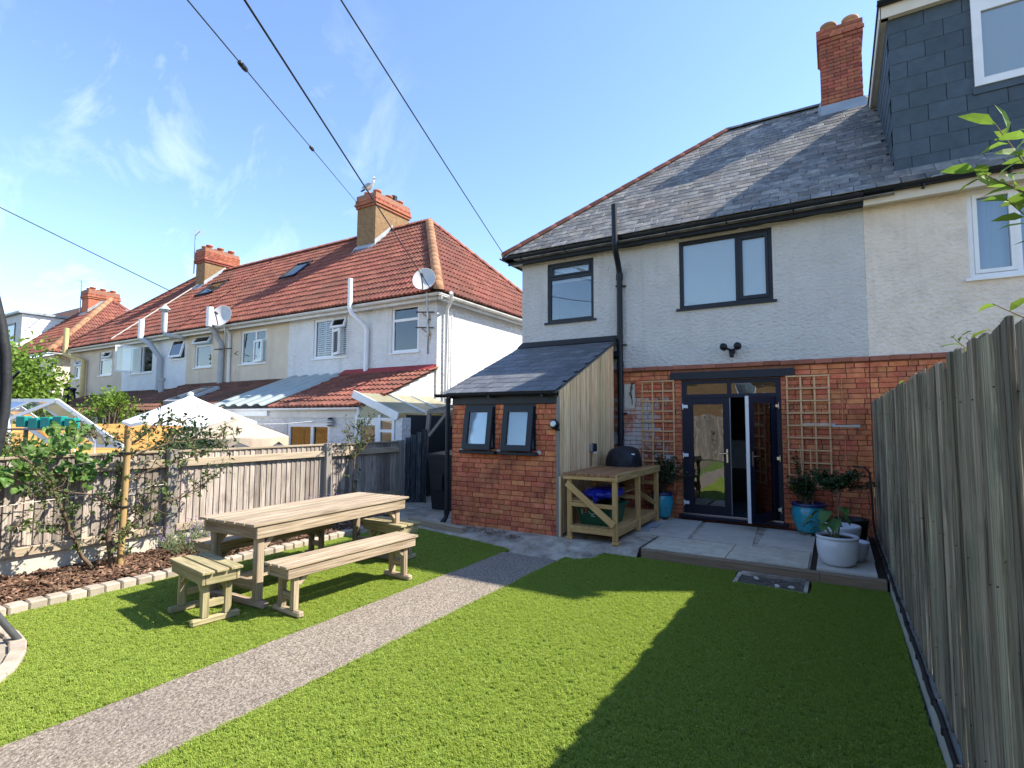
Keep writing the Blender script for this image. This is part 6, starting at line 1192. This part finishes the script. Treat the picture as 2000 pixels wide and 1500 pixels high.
limb_tree(AP, [([B0, (-6.95, 2.84, .4), (-6.97, 2.90, .9), (-6.98, 3.0, 1.3), (-6.95, 3.25, 1.55), (-6.9, 3.6, 1.62)], .032, .008),
               ([(-6.92, 2.68, -.06), (-6.9, 2.5, .35), (-6.95, 2.35, .75), (-6.98, 2.15, 1.1), (-6.98, 1.95, 1.32), (-6.95, 1.85, 1.5)], .022, .007),
               ([(-6.93, 2.88, .15), (-6.9, 3.1, .45), (-6.88, 3.35, .62), (-6.85, 3.75, .75), (-6.85, 4.05, .95)], .016, .005),
               ([(-6.96, 2.9, .85), (-6.9, 3.2, 1.02), (-6.88, 3.6, 1.12), (-6.86, 4.1, 1.3)], .012, .004), ([(-6.97, 2.95, 1.15), (-6.95, 3.3, 1.30), (-6.9, 3.85, 1.36), (-6.88, 4.25, 1.42)], .011, .004),
               ([(-6.96, 2.9, .62), (-6.95, 2.6, .8), (-6.95, 2.3, .86), (-6.95, 2.05, .78)], .010, .004), ([(-6.9, 2.52, .35), (-6.88, 2.2, .5), (-6.9, 1.95, .56)], .009, .003), ([(-6.95, 2.86, .42), (-6.9, 3.1, .55), (-6.85, 3.3, .9)], .010, .003), ([(-6.92, 2.7, .1), (-6.85, 2.95, .3), (-6.8, 3.25, .36)], .008, .003), ([(-6.98, 3.0, 1.3), (-6.98, 2.75, 1.42), (-6.96, 2.4, 1.40)], .009, .003)],
          'leaf_apple', 28, 10, (.03, .065), 51)
part('stake', MB().tube([(-6.89, 2.93, -.06), (-6.90, 2.95, 1.42)], .034, 12), 'stake', AP)
for z in (.62, 1.22): part('tree_tie', MB().tube([(-6.9 + .05 * math.cos(k * .7), 2.93 + .06 * math.sin(k * .7), z) for k in range(10)], .012, 5), 'cable', AP)
t = thing('training_wire', 'thin pale wire stretched across the low sunlit fence', 'wire', (-7.3, 2.2, .7)); part('strand', MB().tube([(-7.33, .8, .72), (-7.33, 1.9, .70), (-7.33, 3.6, .78)], .005, 5), 'cream_pnt', t)
SP = thing('sapling', 'thin sapling with pale trunk in front of the fence by the table', 'tree', (-7.2, 6.7, -.06))
limb_tree(SP, [([(-7.2, 6.55, -.06), (-7.2, 6.55, .6), (-7.18, 6.58, 1.2), (-7.15, 6.6, 1.55)], .016, .006), ([(-7.19, 6.57, .95), (-7.12, 6.8, 1.2), (-7.1, 6.95, 1.38)], .006, .003), ([(-7.18, 6.56, 1.1), (-7.15, 6.4, 1.35), (-7.1, 6.3, 1.5)], .006, .003), ([(-7.18, 6.6, 1.25), (-7.1, 6.75, 1.45), (-7.1, 6.8, 1.62)], .005, .002)], 'leaf_apple', 26, 8, (.035, .06), 52)
LV = thing('lavender_bush', 'bushy lavender with purple spikes beside the table on the bark bed', 'shrub', (-6.95, 4.25, -.06))
random.seed(61); lf = MB(); fl = MB(); stt = MB()
for (cx, cy, rr, hh) in ((-6.95, 3.95, .42, .42), (-6.85, 4.6, .40, .40), (-6.9, 5.2, .35, .45), (-7.05, 5.8, .3, .5)):
    for i in range(270):
        a = U(0, 6.283); r = math.sqrt(random.random()) * rr; p = Vector((cx + r * math.cos(a), cy + r * math.sin(a), -.06)); tip = p + Vector((math.cos(a) * r * .45, math.sin(a) * r * .45, hh * U(.55, 1.0) * (1 - .35 * r / rr))); stt.tube([p, tip], [.002, .0012], 3, cap=False)
        for k in range(7): leafy(lf, p.lerp(tip, U(.2, .95)), rv(1) + Vector((0, 0, 1.2)), U(.03, .06), .011)
        if i % 3 == 0:
            for k in range(4): leafy(fl, tip + Vector((0, 0, .02 * k)), rv(1) + Vector((0, 0, 1.5)), .022, .014)
part('stems', stt, 'stem_g', LV, 'stuff', fix=False); part('foliage', lf, 'leaf_grey', LV, 'stuff', fix=False); part('flower_spikes', fl, 'lilac', LV, 'stuff', fix=False)
CL = thing('climber', 'leafy green climber spilling over the fence at the far left', 'climbing plant', (-7.2, 1.9, 0))
random.seed(63); lf = MB(); st = MB()
for i in range(26):
    s = Vector((-7.35 + U(-.3, .1), U(1.2, 2.75), U(1.0, 1.25))); e = s + Vector((U(-.1, .35), U(-.3, .3), U(-.25, .45))); st.tube([s, (s + e) / 2 + Vector((0, 0, .08)), e], [.006, .004, .002], 5)
    for k in range(22): leafy(lf, s.lerp(e, U(0, 1.1)) + rv(.05), Vector((U(-.2, 1), U(-.8, .8), U(-1, .2))), U(.06, .105), U(.05, .085), up=Vector((1, 0, .6)) + rv(.4))
for i in range(9):
    s = Vector((-7.2, 1.55 + U(-.2, .25), 1.15)); e = s + Vector((U(.1, .25), U(-.1, .1), U(-.65, -.3))); st.tube([s, (s + e) / 2 + Vector((.06, 0, .02)), e], [.005, .004, .002], 5)
    for k in range(9): leafy(lf, s.lerp(e, U(.1, 1.05)) + rv(.035), Vector((U(.1, 1), U(-.8, .8), U(-1, 0))), U(.07, .11), U(.06, .09), up=Vector((1, 0, .6)))
part('vines', st, 'stem', CL, fix=False); part('foliage', lf, 'leaf_mid', CL, 'stuff', fix=False)
def crown_tree(name, lab, c, rx, ry, rz, n, mat, ls, seed, trunk_h, group=None):
    t = thing(name, lab, 'tree', (c[0], c[1], -.2), group); random.seed(seed); st = MB(); lf = MB(); c = Vector(c)
    base = Vector((c.x, c.y, -.2)); cl = []
    for i in range(26):
        d = rv(1).normalized(); q = c + Vector((d.x * rx, d.y * ry, d.z * rz)) * U(.45, .95); cl.append((q, U(.28, .55) * min(rx, rz))); st.tube([base + Vector((0, 0, trunk_h * U(.4, 1))), (base + q) / 2 + Vector((0, 0, .4)), q], [.05, .03, .01], 5)
    st.tube([base, base + Vector((.1, 0, trunk_h)), c], [.14, .11, .05], 8)
    for i in range(n): q, r = random.choice(cl); p = q + rv(r * .5); leafy(lf, p, rv(1) + Vector((0, 0, -.2)), U(*ls), U(*ls) * .6)
    part('trunk', st, 'stem', t, fix=False); part('crown', lf, mat, t, 'stuff', fix=False)
crown_tree('garden_tree', 'bright yellow green leafy tree behind the greenhouse at the far left', (-23.4, 6.4, 2.35), 2.2, 2.0, 1.5, 6500, 'leaf_bright', (.12, .22), 71, 1.8)
crown_tree('garden_bush', 'small yellow green bush leaning over the dark tiled lean-to roof', (-18.3, 7.3, 1.95), .7, .7, .55, 900, 'leaf_bright', (.08, .15), 72, 1.0)
crown_tree('dark_bush', 'dark green bush showing between the parasols and the fence', (-9.3, 4.9, 1.05), .75, .6, .45, 1500, 'leaf_dark', (.05, .09), 73, .5)
crown_tree('garden_bush', 'low leafy green bush below the teal crates', (-9.6, 2.9, 1.0), .9, .7, .35, 700, 'leaf_mid', (.06, .11), 75, .5)
# neighbour's shrub poking over the right hand fence
VS = thing('overhanging_shrub', 'yellow green leafy branches reaching over the top of the right fence', 'shrub', (.95, 2.8, -.1)); random.seed(81); st = MB(); lf = MB()
def spray(p0, p1, n, l0, l1, rr=.006):
    p0, p1 = Vector(p0), Vector(p1); st.tube([p0, p0.lerp(p1, .5) + rv(.01), p1], [rr, rr * .7, rr * .35], 5)
    for i in range(n): u = (i + .6) / n; a = i * 2.4; d = (p1 - p0).normalized() * .5 + Vector((math.cos(a) * .7, math.sin(a) * .7, .35 * math.sin(a * 1.3))); leafy(lf, p0.lerp(p1, u), d, U(l0, l1), U(l0, l1) * .42, up=Z + rv(.5), bend=.34)
spray((.95, 2.75, 2.0), (.60, 2.86, 2.85), 26, .09, .14); spray((.80, 2.8, 2.4), (.52, 2.80, 2.64), 18, .09, .14); spray((.9, 2.9, 2.1), (.60, 2.75, 2.48), 18, .08, .13); spray((.95, 2.6, 2.3), (.68, 2.80, 2.74), 18, .08, .12); spray((.85, 2.95, 1.9), (.62, 3.15, 2.14), 7, .07, .10); spray((.8, 3.5, 1.75), (.56, 3.75, 2.08), 12, .08, .13); spray((.75, 3.3, 1.7), (.58, 3.5, 2.04), 6, .06, .10); spray((.70, 6.0, 1.7), (.50, 6.1, 1.98), 6, .05, .08)
st.tube([(.98, 2.75, -.2), (.95, 2.75, 1.2), (.95, 2.75, 2.1)], [.025, .02, .012], 7); st.tube([(.85, 3.4, -.2), (.82, 3.4, 1.0), (.78, 3.45, 1.8)], [.02, .015, .008], 6); part('stems', st, 'stem', VS, fix=False); part('leaves', lf, 'leaf_bright', VS, 'stuff', fix=False)
# ------------------------------------------------------------------ next gardens: parasols, greenhouse, panels
def parasol(lab, c, w, h, drop, mat, sides, flap, yaw, scallop=0):
    t = thing('parasol', lab, 'parasol', (c[0], c[1], -.2)); b = MB(); c = Vector(c); n = sides * 4; rows = 7; vs = []
    for i in range(rows + 1):
        u = i / rows
        for k in range(n):
            a = 2 * math.pi * (k + .5 * 0) / n + yaw; seg = (k % 4) / 4; co_ = 1 if sides > 6 else math.cos(math.pi / sides) / math.cos((2 * math.pi * (k / n) % (2 * math.pi / sides)) - math.pi / sides)
            sag = -.10 * u * (1 - abs(2 * seg - 1)) * .6 * (.4 if sides > 6 else 1); vs.append(c + Vector((math.cos(a) * w * u * co_, math.sin(a) * w * u * co_, -drop * (u ** 1.25 if scallop else u ** .92) + sag)))
    b.add(vs, [(i * n + k, i * n + (k + 1) % n, (i + 1) * n + (k + 1) % n, (i + 1) * n + k) for i in range(rows) for k in range(n)], smooth=True)
    e = vs[-n:]; fl = [p + Vector((0, 0, -flap * (1 - (.45 if scallop and k % 4 == 0 else 0)))) for k, p in enumerate(e)]; b.add(e + fl, [(k, (k + 1) % n, n + (k + 1) % n, n + k) for k in range(n)])
    part('canopy', b, mat, t); part('pole', MB().tube([(c.x, c.y, -.2), (c.x, c.y, c.z - .05)], .025, 8), 'steel', t); part('finial', MB().lathe([(0, .07), (.05, .05), (.07, .0), (.05, -.02)], 12, c), mat, t)
    for k in range(sides): a = 2 * math.pi * k / sides + yaw; part('rib', MB().bar(c + Vector((0, 0, -.04)), c + Vector((math.cos(a) * w * .97, math.sin(a) * w * .97, -drop * .97 - .03)), .02, .02), 'steel', t)
parasol('large white square parasol in the garden beyond the low fence', (-12.40, 6.49, 2.16), 1.52, .9, .60, 'canvas_w', 4, .06, R(31))
parasol('faded floral cream parasol with scalloped edge in front of the white one', (-10.05, 6.10, 1.62), 1.0, .4, .34, 'canvas_f', 8, .16, R(20), 1)
GH = thing('greenhouse', 'small aluminium framed greenhouse with clear glass beyond the fence', 'greenhouse', (-13, 4, -.2))
a = Vector((.80, .60, 0)).normalized(); bdir = Vector((-.62, .0, 0)) * 5; bdir = Vector((-1.4, -.6, 0)); ap = Vector((-12.74, 4.20, 1.957)); er = ap + a * 1.23 + Vector((0, 0, -.875)); el = ap - a * .80 + Vector((0, 0, -.36)); m = MB()
for s in (Vector(), bdir): m.bar(ap + s, er + s, .05, .07).bar(ap + s, el + s, .05, .06).bar(el + s, el * 1 + s + Vector((0, 0, -1.6)), .05, .05).bar(er + s, er + s + Vector((0, 0, -1.1)), .05, .05)
for p in (ap, er, el): m.bar(p, p + bdir, .05, .06)
for k in (.33, .66): q = bdir * k; m.bar(ap + q, er + q, .03, .03).bar(ap + q, el + q, .03, .03)
for k in (.3, .6): m.bar(ap.lerp(er, k), (ap.lerp(er, k).x, ap.lerp(er, k).y, .2), .025, .025)
part('frame', m, 'white_pvc', GH)
for p, q in ((ap, er), (ap, el)):
    for k in range(3): u0, u1 = bdir * (k / 3 + .01), bdir * ((k + 1) / 3 - .01); part('pane', MB().add([p + u0, q + u0, q + u1, p + u1], [(0, 1, 2, 3)]), 'glass_t', GH)
TC = thing('crate_stack', 'row of teal plastic crates on a shelf in front of the greenhouse', 'crates', (-11.1, 3.6, .0))
for i in range(5): part('crate', MB().cbox((-11.45 + i * .165, 3.36 + i * .105, 1.545 + U(-.02, .02)), (.16, .14, .18), .012, Matrix.Rotation(.55, 3, 'Z')), 'teal', TC)
part('shelf', MB().bar((-11.6, 3.26, 1.43), (-10.65, 3.87, 1.43), .22, .03).bar((-11.4, 3.38, -.2), (-11.4, 3.38, 1.43), .05, .05).bar((-10.8, 3.76, -.2), (-10.8, 3.76, 1.43), .05, .05), 'wood_grey', TC)
OP = thing('panel_fence', 'new orange timber fence panels between the next gardens', 'fence', (-15, 5, -.2))
d = Vector((-15.0, 8.0, 0)) - Vector((-15.0, 1.6, 0)); ln = d.length; d.normalize()
for i in range(14): p = Vector((-15.0, 1.6, .10 + i * .103)); plank('board', p, p + d * ln * .5, .02, .10, 'wood_orange', OP, up=Z); plank('board', p + d * (ln * .5 + .05), p + d * ln, .02, .10, 'wood_orange', OP, up=Z)
for k in range(5): p = Vector((-15.0, 1.6, -.2)) + d * ln * k / 4 + Vector((.05, 0, 0)); plank('post', p, p + Vector((0, 0, 1.72)), .08, .08, 'wood_orange', OP, up=Vector((1, 0, 0)))
t = thing('washing_line', 'thin white washing line from the white wall to the parasol', 'washing line', (-9.8, 7.8, 1.55)); part('line', MB().tube([(-9.55, 8.1, 1.62), (-10.3, 7.4, 1.52), (-11.1, 6.8, 1.50)], .008, 5), 'print_w', t)
t = thing('garden_pole', 'thin dark forked pole rising from the climber at the far left', 'pole', (-9.8, 2.6, -.2)); part('shaft', MB().tube([(-9.75, 2.62, -.2), (-9.75, 2.62, 1.9), (-9.68, 2.66, 2.12), (-9.55, 2.72, 2.25)], .02, 6), 'cable', t); part('hook', MB().tube([(-9.72, 2.63, 1.75), (-9.80, 2.60, 1.80), (-9.82, 2.58, 1.70), (-9.74, 2.62, 1.66)], .012, 5), 'cable', t)
# ------------------------------------------------------------------ trampoline at the left edge
MT['net'] = bpy.data.materials.new('black mesh net'); MT['net'].use_nodes = True; q = MT['net'].node_tree; pb = q.nodes['Principled BSDF']; pb.inputs['Base Color'].default_value = (.012, .013, .015, 1); pb.inputs['Alpha'].default_value = .5; pb.inputs['Specular IOR Level'].default_value = 0; pb.inputs['Roughness'].default_value = 1
TR = thing('trampoline', 'round trampoline with bowed padded poles and black net at the left edge', 'trampoline', (-5.72, .12, -.1)); C0 = Vector((-5.72, .12, 0)); RR = 1.38; RB_ = 1.16; bow_r = lambda z: 1.385 - .185 * (z - 1.78) ** 2 + (.05 if z < .6 else 0)
ring = [C0 + Vector((RB_ * math.cos(k * .2618), RB_ * math.sin(k * .2618), .55)) for k in range(25)]; part('rim_pad', MB().tube([p + (p - C0 - Z * .55) * -.06 for p in ring], .09, 8), 'pad', TR); part('frame_ring', MB().tube(ring, .022, 8), 'gpole', TR); part('jumping_mat', MB().disc((C0.x, C0.y, .54), RB_ * .86, 32), 'black_pot', TR)
for k in range(6):
    a = R(77 + 60 * k); u = Vector((math.cos(a), math.sin(a), 0)); leg = [C0 + u * RB_ + Z * .55, C0 + u * 1.32 + Z * .31, C0 + u * (RR * 1.13) + Z * -.09]; part('leg', MB().tube(leg, .024, 8), 'gpole', TR)
    bow = [C0 + u * bow_r(.55 + .22 * j) + Z * (.55 + .22 * j) for j in range(11)]; part('padded_pole', MB().tube(bow, .036, 10), 'pad', TR)
b = MB(); n = 48; vs = []
for j in range(11):
    for k in range(n): a = 2 * math.pi * k / n + R(77); u = Vector((math.cos(a), math.sin(a), 0)); vs.append(C0 + u * (bow_r(.55 + .22 * j) - .035) + Z * (.55 + .22 * j))
b.add(vs, [(j * n + k, j * n + (k + 1) % n, (j + 1) * n + (k + 1) % n, (j + 1) * n + k) for j in range(10) for k in range(n)], smooth=True); part('net', b, 'net', TR)
# ------------------------------------------------------------------ overhead cables, gull
def cable(lab, p0, p1, r, sag, beads=()):
    p0, p1 = Vector(p0), Vector(p1); pts = [p0.lerp(p1, k / 24) - Z * sag * (1 - (2 * k / 24 - 1) ** 2) for k in range(25)]; t = thing('overhead_cable', lab, 'cable', p1, 'overhead cables crossing the sky'); part('wire', MB().tube(pts, r, 6), 'cable', t)
    for u in beads: p = p0.lerp(p1, u) - Z * sag * (1 - (2 * u - 1) ** 2); d = (p1 - p0).normalized(); part('insulator', MB().tube([p - d * .13, p - d * .12, p - d * .02, p, p + d * .02, p + d * .12, p + d * .13], [.008, .032, .036, .018, .036, .032, .008], 8), 'black_pot', t)
CABLES = []
GU = thing('herring_gull', 'grey and white gull standing on the end pot of the big brown chimney', 'gull', (-14.3, 13.4, 9.9)); g0 = Vector((-14.32, 13.45, 9.9)); b = MB(); k = MB()
ax = Vector((.96, -.1, .22)).normalized()
def egg(mb, c, ax, L2, r, sq=.8, n=12, m=9, pw=1.0):
    c = Vector(c); s = ax.cross(Z).normalized(); u = s.cross(ax); vs = []
    for i in range(m):
        t2 = i / (m - 1); rr = r * max(.001, math.sin(math.pi * t2 ** pw)) ** .8; q = c + ax * (t2 - .5) * L2
        for j in range(n): a = 2 * math.pi * j / n; vs.append(q + s * math.cos(a) * rr * sq + u * math.sin(a) * rr)
    mb.add(vs, [(i * n + j, i * n + (j + 1) % n, (i + 1) * n + (j + 1) % n, (i + 1) * n + j) for i in range(m - 1) for j in range(n)], smooth=True)
egg(b, g0 + Vector((0, 0, .21)), ax, .50, .115, .85, pw=1.1); egg(b, g0 + Vector((.22, -.02, .36)), Vector((.35, 0, 1)).normalized(), .26, .062); egg(b, g0 + Vector((.27, -.03, .46)), Vector((1, 0, -.05)).normalized(), .15, .06); part('body', b, 'gull_w', GU)
for s in (-1, 1): w = MB(); egg(w, g0 + Vector((-.06, s * .075 - .01, .24)), Vector((.95, 0, .16)).normalized(), .52, .085, .3, pw=1.25); part('wing', w, 'gull_g', GU); part('leg', MB().tube([g0 + Vector((.02, s * .04, .12)), g0 + Vector((.03, s * .04, 0))], .008, 5), 'beak', GU); part('eye', MB().lathe([(0, -.008), (.008, 0), (0, .008)], 6, g0 + Vector((.30, s * .052 - .03, .475))), 'black_pot', GU)
part('beak', MB().tube([g0 + Vector((.33, -.03, .455)), g0 + Vector((.41, -.035, .44))], [.018, .006], 6), 'beak', GU); part('tail', MB().prism([g0 + Vector((-.2, -.04, .17)), g0 + Vector((-.2, .04, .17)), g0 + Vector((-.40, .03, .12)), g0 + Vector((-.40, -.03, .12))], (0, 0, .02)), 'black_pot', GU)
cable('thick black cable running down to the corner of the white end house', (-3.22, 1.30, 4.82), (-8.50, 10.10, 4.86), .0095, .0)
cable('thin cable with two insulators ending at the big brown chimney', (-4.24, 1.22, 5.35), (-14.4, 13.2, 9.25), .008, .0, (.22, .48))
cable('thin cable ending at the left corner of the slate hipped roof', (-2.93, 1.69, 5.04), (-5.60, 8.9, 4.93), .007, .02)
cable('thin cable dipping behind the red terrace roof at the far left', (-42.7, -6.78, 20.0), (-26.3, 14.5, 7.0), .022, .10)
# ------------------------------------------------------------------ what stands behind the camera (seen in the door glass)
RB = thing('rear_fence', 'board fence across the far end of the garden', 'fence', (-3.3, -6.5, -.1))
for i in range(70): plank('board', (-7.4 + i * .112, -6.5, -.1), (-7.4 + i * .112, -6.5, 2.0), .108, .016, 'wood_fence', RB, up=Vector((.12, 1, 0)))
OB = thing('house_opposite', 'plain brick house beyond the rear fence', 'house', (-2, -22, 0)); ow = [(-6, -4.4, 3.2, 4.6), (-1, .6, 3.2, 4.6), (3, 4.6, 3.2, 4.6)]
m = MB(); m.box(-12, 9, -30, -22, -.2, 5.2); part('wall', m, 'render_brown', OB); part('roof', MB().prism([(-12.4, -21.6, 5.1), (-12.4, -30.4, 5.1), (-12.4, -26, 9)], (21.8, 0, 0)), 'tile', OB)
for x0, x1, z0, z1 in ow: wf = part('window', MB().box(x0, x1, -22.0, -21.93, z0, z1), 'white_pvc', OB); part('pane', MB().box(x0 + .1, x1 - .1, -21.93, -21.91, z0 + .1, z1 - .1), 'glass', wf)
